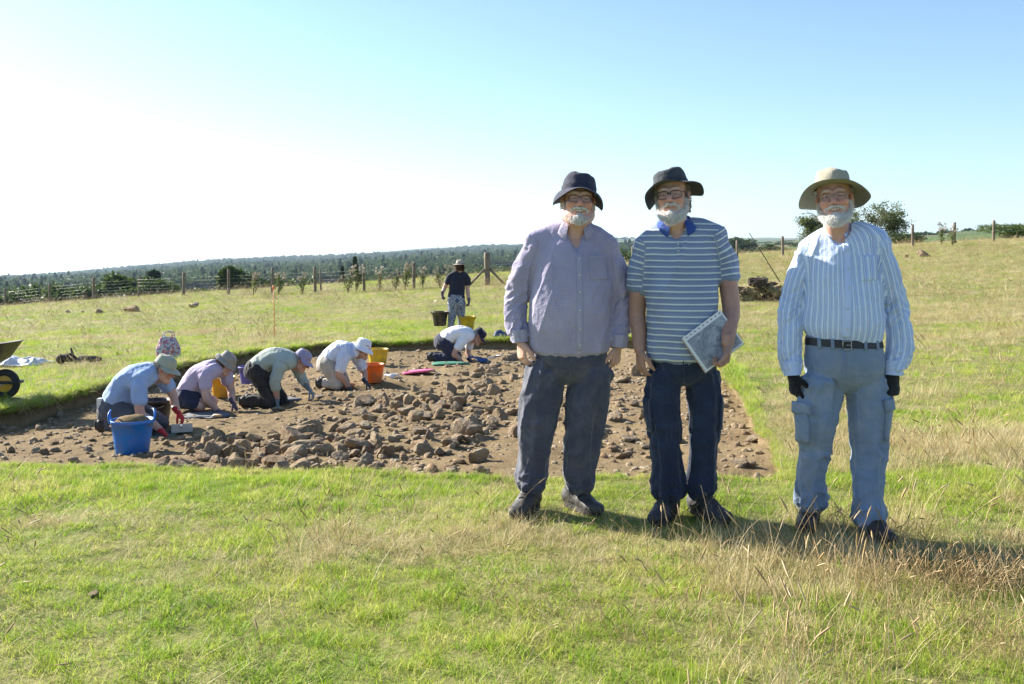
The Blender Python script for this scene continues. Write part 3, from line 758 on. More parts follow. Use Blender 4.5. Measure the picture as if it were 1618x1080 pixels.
for nm, lab, kind, var, px, top, d, wid, mat in [
    ('broadleaf_tree', 'low dark tree at the far left edge behind the fence', 'oak', 0, 14, 458, 128, 6.5, m_leaf_a),
    ('broadleaf_tree', 'rounded green tree second from the left edge beyond the fence', 'oak', 1, 68, 440, 135, 6.0, m_leaf_b),
    ('broadleaf_tree', 'smaller dark tree just right of the rounded green one', 'oak', 2, 112, 452, 125, 5.5, m_leaf_a),
    ('broadleaf_tree', 'broad left half of the big dark double tree beyond the fence', 'oak', 3, 172, 436, 122, 6.8, m_leaf_a),
    ('broadleaf_tree', 'tall dense right half of the big dark double tree beyond the fence', 'oak', 0, 212, 431, 124, 7.2, m_leaf_a),
    ('slender_tree', 'slim pointed tree right of the big dark double tree', 'poplar', 0, 245, 434, 140, 2.2, m_leaf_c),
    ('broadleaf_tree', 'dark rounded tree between the fifth and sixth fence posts', 'oak', 1, 272, 441, 126, 5.0, m_leaf_a),
    ('bushy_tree', 'low mid-green bush right of the dark rounded tree', 'bush', 1, 312, 452, 110, 4.5, m_leaf_b),
    ('broadleaf_tree', 'upright tree with pointed crown right behind a left fence post', 'poplar', 1, 361, 429, 118, 3.0, m_leaf_a),
    ('broadleaf_tree', 'dark dense tree left of the orange pole behind the fence', 'oak', 2, 405, 431, 122, 5.0, m_leaf_a),
    ('bushy_tree', 'long dark hedge-like bush behind the orange pole', 'bush', 2, 450, 436, 118, 6.0, m_leaf_a),
    ('bushy_tree', 'dark hedge bush behind the pair of close fence posts', 'bush', 0, 508, 437, 122, 6.5, m_leaf_a),
    ('conifer_tree', 'tallest dark pointed conifer left of centre beyond the fence', 'conifer', 0, 561, 412, 160, 3.6, m_leaf_c),
    ('conifer_tree', 'shorter dark conifer left of the tallest one', 'conifer', 1, 541, 425, 170, 2.8, m_leaf_c),
    ('bushy_tree', 'dark bush right of the tallest conifer', 'bush', 1, 608, 436, 125, 6.5, m_leaf_a),
    ('broadleaf_tree', 'small dark tree seen left of the walking woman', 'oak', 3, 651, 427, 135, 5.0, m_leaf_a),
    ('bushy_tree', 'mid-green bush just left of the walking woman behind the fence', 'bush', 2, 690, 432, 130, 5.5, m_leaf_b),
    ('broadleaf_tree', 'leafy tree just left of the braced strainer post', 'oak', 1, 750, 420, 132, 5.5, m_leaf_b),
    ('broadleaf_tree', 'green tree right of the braced strainer post', 'oak', 0, 795, 423, 130, 5.5, m_leaf_b),
    ('broadleaf_tree', 'green tree glimpsed between the two left-hand men', 'oak', 2, 985, 398, 150, 6.0, m_leaf_b),
    ('bushy_tree', 'dark low bush at the right foot of the lone hawthorn', 'bush', 0, 1425, 364, 74, 2.6, m_leaf_a),
    ('bushy_tree', 'green bush at the right edge of the picture', 'bush', 1, 1608, 364, 66, 2.4, m_leaf_b),
    ('broadleaf_tree', 'leftmost of the small far trees seen right of the polo shirt', 'oak', 0, 1157, 375, 420, 12, m_leaf_a),
    ('broadleaf_tree', 'second small far tree right of the polo shirt', 'oak', 2, 1172, 375, 430, 13, m_leaf_a),
    ('broadleaf_tree', 'small field tree left of the right-hand man\'s shoulder', 'oak', 1, 1217, 383, 300, 6, m_leaf_a),
    ('bushy_tree', 'round field bush below the far trees beside the right-hand man', 'bush', 2, 1229, 388, 260, 6, m_leaf_a),
    ('bushy_tree', 'far field bush left of the thin fence posts', 'bush', 0, 1170, 391, 240, 4.5, m_leaf_a)]:
    tree(nm, lab, kind, var, px, top, d, wid, mat, GT if px < 1000 else 'far field trees', cat='bush' if kind == 'bush' else 'tree', hmin=1.2)

# lone hawthorn behind the right-hand man: open, branchy, wind-trimmed
def hawthorn():
    d = 72.0; c = W(1345, 386, d); c[2] = float(base_z(c[0], c[1]))
    root = empty('hawthorn_tree', c, 'lone open-branched hawthorn behind the right-hand man\'s hat', 'tree')
    rng = np.random.default_rng(12); mb = MB(); tips = []
    def grow(p, dr, l, r, lev):
        pts = [p]; q = p.copy(); dd = dr.copy()
        for k in range(4):
            dd = dd + rng.normal(size=3) * .16; dd[2] = dd[2] * .92 + .015; dd /= np.linalg.norm(dd); q = q + dd * l / 4; pts.append(q.copy())
        mb.tube(pts, np.linspace(r, r * .6, 5), 6 if lev < 2 else 4, False)
        if lev >= 4: tips.extend(pts[1:]); return
        if lev >= 3: tips.extend(pts[2:])
        for k in range(3 if lev < 3 else 3):
            nd = dd * .7 + rng.normal(size=3) * np.array([.75, .6, .38]); nd /= np.linalg.norm(nd)
            grow(pts[2 + (k % 3)] if k else q, nd, l * rng.uniform(.62, .82), r * .58, lev + 1)
    for a, l in ((-2.6, 1.55), (-.35, 1.5), (1.2, 1.2), (-1.7, 1.1), (2.6, 1.45), (0.3, 1.7)):
        grow(np.array([0, 0, .25]), np.array([math.cos(a) * 1.0, math.sin(a) * .7, .52]), l, .085, 0)
    mb.tube([(0, 0, -.25), (.02, 0, .3)], [.2, .15], 8)
    mb.build('trunk', m_bark, root)
    T = np.array(tips); T = T[rng.random(len(T)) < .95]
    # keep to the photo's crown: lower left wing, higher right dome
    C = (T[:, None] + rng.normal(size=(len(T), 9, 3)) * .14).reshape(-1, 3)
    top = 2.25 + 1.05 * sstep(-1.2, 2.3, C[:, 0]) - .5 * sstep(2.6, 4.4, C[:, 0]); C = C[(C[:, 2] < top + rng.normal(size=len(C)) * .12) & (C[:, 2] > .35) & (abs(C[:, 0]) < 4.2)]
    C = C[rng.random(len(C)) < .8]; V, Q = leaf_quads(rng, C, .07); me = mesh_np('crown', V, Q, False); fattr(me, 'tint', np.repeat(rng.normal(size=len(C)) * .12, 4))
    link('crown', me, m_leaf_h, root)
hawthorn()

# far woodland that reads as one mass
WK = []
for kind, var, mat in (('oak', 5, m_leaf_a), ('oak', 6, m_leaf_b), ('oak', 7, m_leaf_a), ('conifer', 4, m_leaf_c)):
    rng = np.random.default_rng(var); P = crown_points(rng, kind, 700); V, Q = leaf_quads(rng, P, .075)
    me = mesh_np('wood_crown', V, Q, False); me.materials.append(mat); fattr(me, 'tint', np.repeat(rng.normal(size=len(P)) * .1, 4)); WK.append(me)
rng = np.random.default_rng(9)
n = 46000
d = 310 * (4400 / 310) ** rng.random(n); u = rng.uniform(-350, 1120, n); x = (u - CX) * d / F
ok = wood_cover(x, d) > .35 + .3 * rng.random(n); x, d = x[ok], d[ok]; n = len(x)
z = base_z(x, d); s = (4.2 + 3.4 * rng.random(n)) * (1 + 1.3 * sstep(450, 1600, d))
sc = np.stack([s * 1.25, s * 1.25, s * rng.uniform(.8, 1.15, n)], -1)
idx = np.where(rng.random(n) < .07, 3, rng.integers(0, 3, n)); sc[idx == 3] *= np.array([1.0, 1.0, 1.15])
wood = scatter('far_woodland', np.stack([x, d, z], -1), WK, idx, sc, np.stack([0 * x, 0 * x, rng.random(n) * 6.28], -1))
tag(wood, 'wide belt of far woodland filling the plain to the horizon', 'woodland')
# hedgerows and copses on the far right fields
rows = []
for (u0, u1, d0, d1) in ((1000, 1300, 520, 560), (1040, 1260, 900, 820), (1150, 1330, 340, 360), (1400, 1700, 600, 700), (980, 1250, 1500, 1400)):
    k = int(abs(u1 - u0) * d0 / F / 5) + 2
    for t in np.linspace(0, 1, k):
        if rng.random() < .75: rows.append(((u0 + (u1 - u0) * t), d0 + (d1 - d0) * t + rng.normal() * 3))
rows = np.array(rows); x = (rows[:, 0] - CX) * rows[:, 1] / F; z = base_z(x, rows[:, 1]); n = len(x); s = rng.uniform(2.5, 5.5, n)
hd = scatter('far_hedgerows', np.stack([x, rows[:, 1], z], -1), WK, rng.integers(0, 3, n), np.stack([s * 1.5, s * 1.5, s * .8], -1), np.stack([0 * x, 0 * x, rng.random(n) * 6.28], -1))
tag(hd, 'thin dark hedgerows between the far fields at right', 'hedgerow')

# ------------------------------------------------------------------ thistles gone to seed
m_fluff = leafmat('thistle_down', [(0.2, (0.30, 0.25, 0.19)), (0.6, (0.42, 0.37, 0.30)), (0.9, (0.55, 0.51, 0.45))], .35, .9, 3, .5)
m_thst = leafmat('thistle_stem', [(0.2, (0.10, 0.13, 0.04)), (0.6, (0.17, 0.19, 0.07)), (0.9, (0.28, 0.25, 0.12))], .25, .7, 3, .5)
THK = []
for k in range(3):
    rng = np.random.default_rng(40 + k); st = MB(); fl = MB(); lf = []
    for b in range(7):
        a = rng.random() * 6.28; h = .75 + .35 * rng.random(); r = .10 + .20 * rng.random()
        pts = [(0, 0, -.05), (r * .3 * math.cos(a), r * .3 * math.sin(a), h * .4), (r * .7 * math.cos(a), r * .7 * math.sin(a), h * .75), (r * math.cos(a), r * math.sin(a), h)]
        st.tube(pts, [.014, .012, .009, .006], 5)
        for c in range(2):
            e = np.array(pts[-1]) + rng.normal(size=3) * .05
            C = e + rng.normal(size=(34, 3)) * .026; V, Q = leaf_quads(rng, C, .026); fl.add(V, Q)
        C = np.array(pts[1]) * .5 + np.array(pts[2]) * .5 + rng.normal(size=(14, 3)) * np.array([.07, .07, .16]); V, Q = leaf_quads(rng, C, .06); st.add(V, Q)
    THK.append((st.mesh('stem'), fl.mesh('seed_head')))
    THK[-1][0].materials.append(m_thst); THK[-1][1].materials.append(m_fluff)
ths = [(440, 468, 50), (478, 466, 49.5), (550, 465, 48), (563, 464, 48.5), (600, 463, 47.5), (625, 461, 47), (640, 461, 46.8), (668, 459, 46.5), (695, 457, 46), (715, 456, 45.5), (1488, 392, 57), (1505, 390, 56), (400, 470, 51)]
THL = ['fluffy seeding thistle just right of the orange survey pole', 'seeding thistle left of the pair of close fence posts', 'left one of two thistles beside the tallest conifer', 'right one of two thistles beside the tallest conifer',
       'seeding thistle just right of the fence post by the tallest conifer', 'left one of three thistles before the last plain fence post', 'middle one of three thistles before the last plain fence post', 'thistle just right of the last plain fence post',
       'thistle between the last plain fence post and the walking woman', 'thistle right beside the walking woman\'s hat', 'fluffy thistle left of the middle post of the right fence', 'fluffy thistle against the middle post of the right fence', 'seeding thistle left of the orange survey pole']
for k, (px, py, d) in enumerate(ths):
    q = W(px, py, d); q[2] = float(base_z(q[0], q[1]))
    lab = THL[k]
    r = empty('thistle_plant', q, lab, 'thistle', 'seeding thistles by the fences', random.uniform(0, 6.28)); s = random.uniform(.85, 1.25)
    for nm, me in zip(('stem', 'seed_head'), THK[k % 3]):
        o = bpy.data.objects.new(nm, me); COL.objects.link(o); o.parent = r; o.scale = (s, s, s)

# ------------------------------------------------------------------ summer haze over the plain
hz = MB().box((-1, 12, -65), (11500, 11500, 385)); hme = hz.mesh('haze', False)
m_haze = bpy.data.materials.new('haze_air'); m_haze.use_nodes = True
hn = m_haze.node_tree; hn.nodes.remove(hn.nodes['Principled BSDF'])
pv_ = hn.nodes.new('ShaderNodeVolumePrincipled'); pv_.inputs['Color'].default_value = (0.60, 0.80, 1.0, 1); pv_.inputs['Density'].default_value = HAZE = 0.000068
pv_.inputs['Anisotropy'].default_value = 0.2
hn.links.new(pv_.outputs[0], hn.nodes['Material Output'].inputs['Volume'])
haze = link('haze', hme, m_haze); haze['kind'] = 'stuff'; tag(haze, 'thin pale summer haze lying over the plain', 'haze')
# ------------------------------------------------------------------ body and cloth modelling: blended sections -> one continuous surface
A3 = lambda *v: np.array(v, float)
def unit(v): v = np.asarray(v, float); return v / (np.linalg.norm(v) + 1e-12)
def catmull(P, n):
    P = np.asarray(P, float)
    if P.ndim == 1: P = P[:, None]; flat = True
    else: flat = False
    m = len(P); Q = np.vstack([2 * P[0] - P[1], P, 2 * P[-1] - P[-2]]); out = []
    for t in np.linspace(0, m - 1, n):
        i = min(int(t), m - 2); f = t - i; p0, p1, p2, p3 = Q[i], Q[i + 1], Q[i + 2], Q[i + 3]
        out.append(0.5 * ((2 * p1) + (-p0 + p2) * f + (2 * p0 - 5 * p1 + 4 * p2 - p3) * f * f + (-p0 + 3 * p1 - 3 * p2 + p3) * f ** 3))
    out = np.array(out); return out[:, 0] if flat else out

class Chain:
    """tapering tube of elliptical sections along a curve"""
    def __init__(s, pts, rx, ry=None, side=(1, 0, 0), n=None, cap=0.9, cap0=None):
        pts = np.asarray(pts, float); m = len(pts); n = n or (m - 1) * 5 + 1
        s.C = catmull(pts, n); s.RX = np.maximum(catmull(np.asarray(rx, float), n), .001)
        s.RY = s.RX.copy() if ry is None else np.maximum(catmull(np.asarray(ry, float), n), .001)
        T = np.gradient(s.C, axis=0); s.T = T / np.linalg.norm(T, axis=1, keepdims=True)
        sd = np.asarray(side, float); sd = np.broadcast_to(sd, (n, 3)) if sd.ndim == 1 else catmull(sd, n)
        U = sd - s.T * (sd * s.T).sum(1, keepdims=True); s.U = U / np.linalg.norm(U, axis=1, keepdims=True)
        s.B = np.cross(s.T, s.U)
        s.S = np.concatenate([[0], np.cumsum(np.linalg.norm(np.diff(s.C, axis=0), axis=1))])
        s.cap = cap; s.cap0 = cap if cap0 is None else cap0
    def coords(s, V):
        best = np.full(len(V), 1e9); S = np.zeros(len(V)); TH_ = np.zeros(len(V)); D = np.zeros(len(V))
        for i in range(len(s.C) - 1):
            A, Bq = s.C[i], s.C[i + 1]; e = Bq - A; l2 = e @ e
            t = np.clip((V - A) @ e / l2, 0, 1); d = V - (A + t[:, None] * e)
            rx = s.RX[i] * (1 - t) + s.RX[i + 1] * t; ry = s.RY[i] * (1 - t) + s.RY[i + 1] * t
            a = d @ s.U[i]; b = d @ s.B[i]; c = d @ s.T[i]
            q = np.sqrt((a / rx) ** 2 + (b / ry) ** 2 + (c / np.minimum(rx, ry)) ** 2)
            tu = np.minimum((V - A) @ e / l2, 1) if i == 0 else t
            m = q < best; best[m] = q[m]; S[m] = (s.S[i] + tu * (s.S[i + 1] - s.S[i]))[m]; TH_[m] = np.arctan2(a[m], b[m])
            D[m] = np.minimum(rx, ry)[m]
        return best, S, TH_, D

class Grid:
    def __init__(s, lo, hi, h):
        s.lo = np.asarray(lo, float); s.h = h; n = np.ceil((np.asarray(hi) - s.lo) / h).astype(int) + 1; s.n = n
        s.f = np.full(n, 0.3, np.float32)
    def box(s, lo, hi):
        i0 = np.clip(np.floor((lo - s.lo) / s.h).astype(int), 0, s.n - 1); i1 = np.clip(np.ceil((hi - s.lo) / s.h).astype(int) + 1, 1, s.n)
        ax = [s.lo[k] + s.h * np.arange(i0[k], i1[k]) for k in range(3)]
        return tuple(slice(a, b) for a, b in zip(i0, i1)), ax[0][:, None, None].astype(np.float32), ax[1][None, :, None].astype(np.float32), ax[2][None, None, :].astype(np.float32)
    def field(s, ch, pad):
        R = np.maximum(ch.RX, ch.RY).max() + pad
        sl, X, Y, Z = s.box(ch.C.min(0) - R, ch.C.max(0) + R)
        shp = s.f[sl].shape; f = np.full(shp, 0.3, np.float32)
        if 0 in shp: return sl, f
        o = np.array([x.start for x in sl])
        for i in range(len(ch.C) - 1):
            A, Bq = ch.C[i], ch.C[i + 1]; r = max(ch.RX[i], ch.RX[i + 1], ch.RY[i], ch.RY[i + 1]) + pad
            s2, X, Y, Z = s.box(np.minimum(A, Bq) - r, np.maximum(A, Bq) + r)
            loc = tuple(slice(a.start - k, a.stop - k) for a, k in zip(s2, o))
            if any(a.start < 0 or a.stop <= a.start for a in loc): 
                loc = tuple(slice(max(a.start, 0), a.stop) for a in loc)
            if f[loc].shape != (X.shape[0], Y.shape[1], Z.shape[2]): continue
            e = Bq - A; Ln = np.linalg.norm(e) + 1e-9; w = e / Ln; u = ch.U[i]; v = np.cross(w, u)
            dot = lambda q: X * np.float32(q[0]) + Y * np.float32(q[1]) + Z * np.float32(q[2]) - np.float32(A @ q)
            pw = dot(w); t = np.clip(pw / Ln, 0, 1); a = dot(u); b = dot(v); c = pw - t * Ln
            rx = ch.RX[i] + (ch.RX[i + 1] - ch.RX[i]) * t; ry = ch.RY[i] + (ch.RY[i + 1] - ch.RY[i]) * t; m = np.minimum(rx, ry)
            cp = ch.cap0 if i == 0 else (ch.cap if i == len(ch.C) - 2 else 0.9)
            if i == 0: rc = np.where(c < 0, m * ch.cap0, m * .9)
            elif i == len(ch.C) - 2: rc = np.where(c > 0, m * ch.cap, m * .9)
            else: rc = m * .9
            d = (np.sqrt((a / rx) ** 2 + (b / ry) ** 2 + (c / rc) ** 2) - 1) * m
            f[loc] = np.minimum(f[loc], d)
        return sl, f
    def add(s, ch, k=0.02):
        sl, b = s.field(ch, k + 3 * s.h); a = s.f[sl]
        if k <= 0: s.f[sl] = np.minimum(a, b); return s
        h = np.clip(.5 + .5 * (b - a) / k, 0, 1); s.f[sl] = b + (a - b) * h - k * h * (1 - h); return s
    def sub(s, ch, k=0.01):
        sl, b = s.field(ch, k + 3 * s.h); b = -b; a = s.f[sl]
        h = np.clip(.5 - .5 * (b - a) / k, 0, 1); s.f[sl] = b + (a - b) * h + k * h * (1 - h); return s
    def cut(s, p, nrm, within=None):
        """remove what lies on the side the normal points to"""
        nrm = unit(nrm); p = np.asarray(p, float)
        lo, hi = (s.lo, s.lo + s.h * (s.n - 1)) if within is None else within
        sl, X, Y, Z = s.box(np.asarray(lo, float), np.asarray(hi, float))
        d = X * np.float32(nrm[0]) + Y * np.float32(nrm[1]) + Z * np.float32(nrm[2]) - np.float32(p @ nrm)
        s.f[sl] = np.maximum(s.f[sl], d); return s
    def ell(s, c, r, k=0.01, M=None):
        c = np.asarray(c, float); r = np.asarray(r, float); R = r.max() + k + 3 * s.h
        sl, X, Y, Z = s.box(c - R, c + R); M = np.eye(3) if M is None else np.asarray(M, float)
        X = X - c[0]; Y = Y - c[1]; Z = Z - c[2]
        q = sum(((X * M[0, j] + Y * M[1, j] + Z * M[2, j]) / r[j]) ** 2 for j in range(3))
        b = ((np.sqrt(q) - 1) * r.min()).astype(np.float32); a = s.f[sl]
        if a.size == 0: return s
        h = np.clip(.5 + .5 * (b - a) / k, 0, 1); s.f[sl] = b + (a - b) * h - k * h * (1 - h); return s
    def nets(s, smooth=2):
        f = s.f; f = np.pad(f, 1, constant_values=0.3); lo = s.lo - s.h
        g = f < 0; nx, ny, nz = f.shape
        cnt = np.zeros((nx - 1, ny - 1, nz - 1), np.int8)
        for dx in (0, 1):
            for dy in (0, 1):
                for dz in (0, 1): cnt += g[dx:nx - 1 + dx, dy:ny - 1 + dy, dz:nz - 1 + dz]
        mask = (cnt > 0) & (cnt < 8); I = np.argwhere(mask); m = len(I)
        idx = np.full(mask.shape, -1, np.int32); idx[mask] = np.arange(m)
        acc = np.zeros((m, 3)); num = np.zeros(m)
        E = [((0, 0, 0), (1, 0, 0)), ((0, 1, 0), (1, 1, 0)), ((0, 0, 1), (1, 0, 1)), ((0, 1, 1), (1, 1, 1)), ((0, 0, 0), (0, 1, 0)), ((1, 0, 0), (1, 1, 0)), ((0, 0, 1), (0, 1, 1)), ((1, 0, 1), (1, 1, 1)),
             ((0, 0, 0), (0, 0, 1)), ((1, 0, 0), (1, 0, 1)), ((0, 1, 0), (0, 1, 1)), ((1, 1, 0), (1, 1, 1))]
        for a, b in E:
            a, b = np.array(a), np.array(b)
            fa = f[tuple((I + a).T)]; fb = f[tuple((I + b).T)]; ok = (fa < 0) != (fb < 0)
            t = np.where(ok, fa / np.where(ok, fa - fb, 1), 0)
            acc[ok] += (a + (b - a) * t[:, None])[ok]; num[ok] += 1
        V = lo + s.h * (I + acc / num[:, None])
        Q = []
        for ax in range(3):
            sh = [slice(None)] * 3; sh2 = [slice(None)] * 3; sh[ax] = slice(0, -1); sh2[ax] = slice(1, None)
            ch = g[tuple(sh)] != g[tuple(sh2)]; K = np.argwhere(ch); o1, o2 = [k for k in range(3) if k != ax]
            K = K[(K[:, o1] > 0) & (K[:, o2] > 0) & (K[:, o1] < f.shape[o1] - 1) & (K[:, o2] < f.shape[o2] - 1)]
            def cell(d1, d2):
                k = K.copy(); k[:, o1] -= d1; k[:, o2] -= d2; return idx[tuple(k.T)]
            q = np.stack([cell(1, 1), cell(0, 1), cell(0, 0), cell(1, 0)], -1)
            flip = g[tuple(K.T)]
            if ax == 1: flip = ~flip
            q[~flip] = q[~flip][:, ::-1]; Q.append(q)
        Q = np.concatenate(Q); Q = Q[(Q >= 0).all(1)]
        e = np.concatenate([Q[:, [0, 1]], Q[:, [1, 2]], Q[:, [2, 3]], Q[:, [3, 0]]])
        deg = np.bincount(e[:, 0], minlength=m) + np.bincount(e[:, 1], minlength=m)
        for _ in range(smooth):
            S = np.zeros_like(V)
            for c in range(3): S[:, c] = np.bincount(e[:, 0], V[e[:, 1], c], m) + np.bincount(e[:, 1], V[e[:, 0], c], m)
            V = V * .45 + .55 * S / np.maximum(deg, 1)[:, None]
        return V, Q

def vnormals(V, Q):
    n = np.cross(V[Q[:, 2]] - V[Q[:, 0]], V[Q[:, 3]] - V[Q[:, 1]]); N = np.zeros_like(V)
    for k in range(4):
        for c in range(3): N[:, c] += np.bincount(Q[:, k], n[:, c], len(V))
    return N / (np.linalg.norm(N, axis=1, keepdims=True) + 1e-12)

def folds(V, Q, parts, seed=0):
    """push the cloth in and out along its normal; parts: list of (chain, kind, amp). Also returns cloth coordinates."""
    Nn = vnormals(V, Q); best = np.full(len(V), 1e9); disp = np.zeros(len(V)); fab = np.zeros((len(V), 3))
    for k, (ch, kind, amp) in enumerate(parts):
        q, s, th, r = ch.coords(V); m = q < best
        best[m] = q[m]; sm, tm, rm = s[m], th[m], r[m]; Ltot = ch.S[-1]; x, y, z = V[m].T
        ct, sn = np.cos(tm), np.sin(tm)
        tuck = kind == 'tucked'; kind = 'torso' if tuck else kind
        if kind == 'sleeve':      # bunching round the elbow and above the cuff, spiral drag
            w = 0.35 + np.exp(-((sm / Ltot - .5) / .16) ** 2) + .9 * sstep(.72, .97, sm / Ltot)
            n1 = vnoise(ct * 1.3 + k * 7, sn * 1.3 + sm * 9, sm * 26 + 1.5 * sn, seed); d = (1 - 2 * np.abs(n1)) * .9 * w
            d += .8 * vnoise(ct * 2 + k, sn * 2, sm * 7, seed + 1)
        elif kind == 'leg':
            u = sm / Ltot
            w = .3 + .9 * np.exp(-((u - .52) / .10) ** 2) + 1.5 * sstep(.80, .97, u) + .7 * np.exp(-((u - .06) / .08) ** 2)
            n1 = vnoise(ct * 1.1 + k * 5, sn * 1.1 + 1.2 * sm, sm * 15 + 1.2 * ct, seed); d = (1 - 2 * np.abs(n1)) * .85 * w
            d += .8 * vnoise(ct * 2.2 + k * 3, sn * 2.2, sm * 2.6, seed + 1) + .7 * (1 - 2.4 * abs(vnoise(ct * 2.0 + k + sm * 1.5, sn * 2.0 - sm * 1.5, sm * 3.2, seed + 2)))
        elif kind == 'short':
            d = 1.0 * vnoise(ct * 2.2 + k, sn * 2.2, sm * 9, seed + 1) + .7 * (1 - 2 * abs(vnoise(ct * 1.6, sn * 1.6 + sm * 6, sm * 12, seed)))
        else:                     # torso: long soft drapes plus drag from the armpits
            n1 = vnoise(x * 9 + z * 3.0 * np.sign(x), y * 7, z * 2.0, seed); n2 = vnoise(x * 5 + 9, y * 5, z * 6, seed + 1)
            d = .9 * (1 - 2.6 * np.sqrt(abs(n1) + .01)) + .6 * n2 + .5 * (1 - 2 * abs(vnoise(x * 16 - z * 9 * np.sign(x), y * 9, z * 7, seed + 3))) * sstep(.05, .16, abs(x))
            lo_ = sstep(.45, 1.0, sm / Ltot); d += (0.0 if tuck else .95) * lo_ * (1 - 2.2 * abs(vnoise(ct * 2.6 + 3, sn * 2.6, z * 1.4, seed + 6)))
        d += .18 * vnoise(x * 40, y * 40, z * 40, seed + 5)
        disp[m] = d * amp * (np.clip(1.15 - abs(Nn[m, 2]), 0, 1) if kind == 'torso' else 1.0)
        fab[m] = np.stack([tm * (.19 if kind == 'torso' else .075), (2.0 - z) if kind == 'torso' else sm, np.full(m.sum(), k)], -1)
    return V + Nn * disp[:, None], fab

# --- things laid on a cloth surface
def bvh_of(V, Q): return BVHTree.FromPolygons([tuple(v) for v in V], [tuple(int(i) for i in q) for q in Q])
def front_patch(bvh, xz, nx, nz, off=.004, thick=.004, dirv=(0, 1, 0), start=1.2, skew=None):
    """thin slab lying on the surface: xz = corner points (4) in the plane facing dirv's origin, ordered tl,tr,br,bl as 3D points before projection"""
    tl, tr, br, bl = [np.asarray(p, float) for p in xz]; D = Vector(unit(dirv)); O = []; I = []
    for j in range(nz):
        for i in range(nx):
            u, v = i / (nx - 1), j / (nz - 1)
            p = (tl * (1 - u) + tr * u) * (1 - v) + (bl * (1 - u) + br * u) * v
            hit = bvh.ray_cast(Vector(p) - D * start, D) if start else bvh.find_nearest(Vector(p))
            q = np.array(hit[0]) if hit[0] is not None else p
            nn = np.array(hit[1]) if hit[0] is not None else -np.array(D)
            if nn @ np.array(D) > 0: nn = -nn
            O.append(q + nn * off); I.append(q - nn * thick)
    n = nx * nz; V = np.array(O + I); F_ = []
    for j in range(nz - 1):
        for i in range(nx - 1):
            a = j * nx + i; F_.append([a, a + nx, a + nx + 1, a + 1]); F_.append([n + a, n + a + 1, n + a + nx + 1, n + a + nx])
    ring = [i for i in range(nx)] + [j * nx + nx - 1 for j in range(1, nz)] + [(nz - 1) * nx + i for i in range(nx - 2, -1, -1)] + [j * nx for j in range(nz - 2, 0, -1)]
    for k in range(len(ring)):
        a, b = ring[k], ring[(k + 1) % len(ring)]; F_.append([a, b, n + b, n + a])
    return V, np.array(F_)
def ring_patch(bvh, center, z0, z1, n=48, off=.006, tilt=0.0):
    O = []
    for z in (z0, (z0 + z1) / 2, z1):
        for k in range(n):
            a = k * 2 * math.pi / n; D = Vector((math.cos(a), math.sin(a), 0)); c = Vector((center[0], center[1], z + tilt * math.cos(a)))
            hit = bvh.ray_cast(c + D * .6, -D); r = (hit[0] - c).length if hit[0] is not None else .17
            O.append(np.array(c + D * (r + off)))
    V = np.array(O); F_ = []
    for j in range(2):
        for i in range(n): F_.append([j * n + i, j * n + (i + 1) % n, (j + 1) * n + (i + 1) % n, (j + 1) * n + i])
    return V, np.array(F_)

# --- skin, hair, cloth materials
m_skin, nt, N, L, B = nmat('skin')
at = N.new('ShaderNodeAttribute'); at.attribute_name = 'tone'
nn_ = noise_node(N, L, 60, 4, .6); L.new(mixc(N, L, .12, at.outputs['Color'], ramp(N, L, nn_.outputs['Fac'], [(.35, (.25, .10, .07)), (.7, (.6, .38, .28))]).outputs[0]), B.inputs['Base Color'])
B.inputs['Roughness'].default_value = .48; B.inputs['Subsurface Weight'].default_value = .12; B.inputs['Subsurface Radius'].default_value = (.02, .008, .004); B.inputs['Subsurface Scale'].default_value = .3
n2_ = noise_node(N, L, 220, 3, .6); bump(N, L, n2_.outputs['Fac'], .25, .002, B)
def hairmat(name, a, b):
    return leafmat(name, [(.2, a), (.8, b)], .25, .6, 30, .2)
m_white_hair = hairmat('white_hair', (.70, .68, .65), (.93, .92, .90))
m_grey_hair = hairmat('grey_hair', (.26, .24, .22), (.55, .53, .50))
m_brown_hair = hairmat('brown_hair', (.09, .055, .03), (.20, .13, .08))
m_eye = pmat('eye', (.50, .47, .44), .15, .05, 5, 5, 0); m_iris = pmat('iris', (.045, .05, .06), .1, .2, 50, 5, 0)
m_teeth = pmat('teeth', (.68, .64, .55), .3, .08, 80, 80, 0)
m_lens, nt, N, L, B = nmat('spectacle_lens')
tr_ = N.new('ShaderNodeBsdfTransparent'); gl_ = N.new('ShaderNodeBsdfGlossy'); gl_.inputs['Roughness'].default_value = .03; mx_ = N.new('ShaderNodeMixShader')
fz = N.new('ShaderNodeFresnel'); fz.inputs['IOR'].default_value = 1.45; L.new(mathn(N, L, 'MULTIPLY', fz.outputs[0], .45), mx_.inputs[0])
L.new(tr_.outputs[0], mx_.inputs[1]); L.new(gl_.outputs[0], mx_.inputs[2]); L.new(mx_.outputs[0], N['Material Output'].inputs['Surface'])
m_frame_dark = pmat('spectacle_frame_dark', (.03, .028, .028), .3, .1, 20, 20, 0); m_frame_metal = pmat('spectacle_frame_metal', (.30, .27, .24), .3, .1, 20, 20, 0, metal=.8)

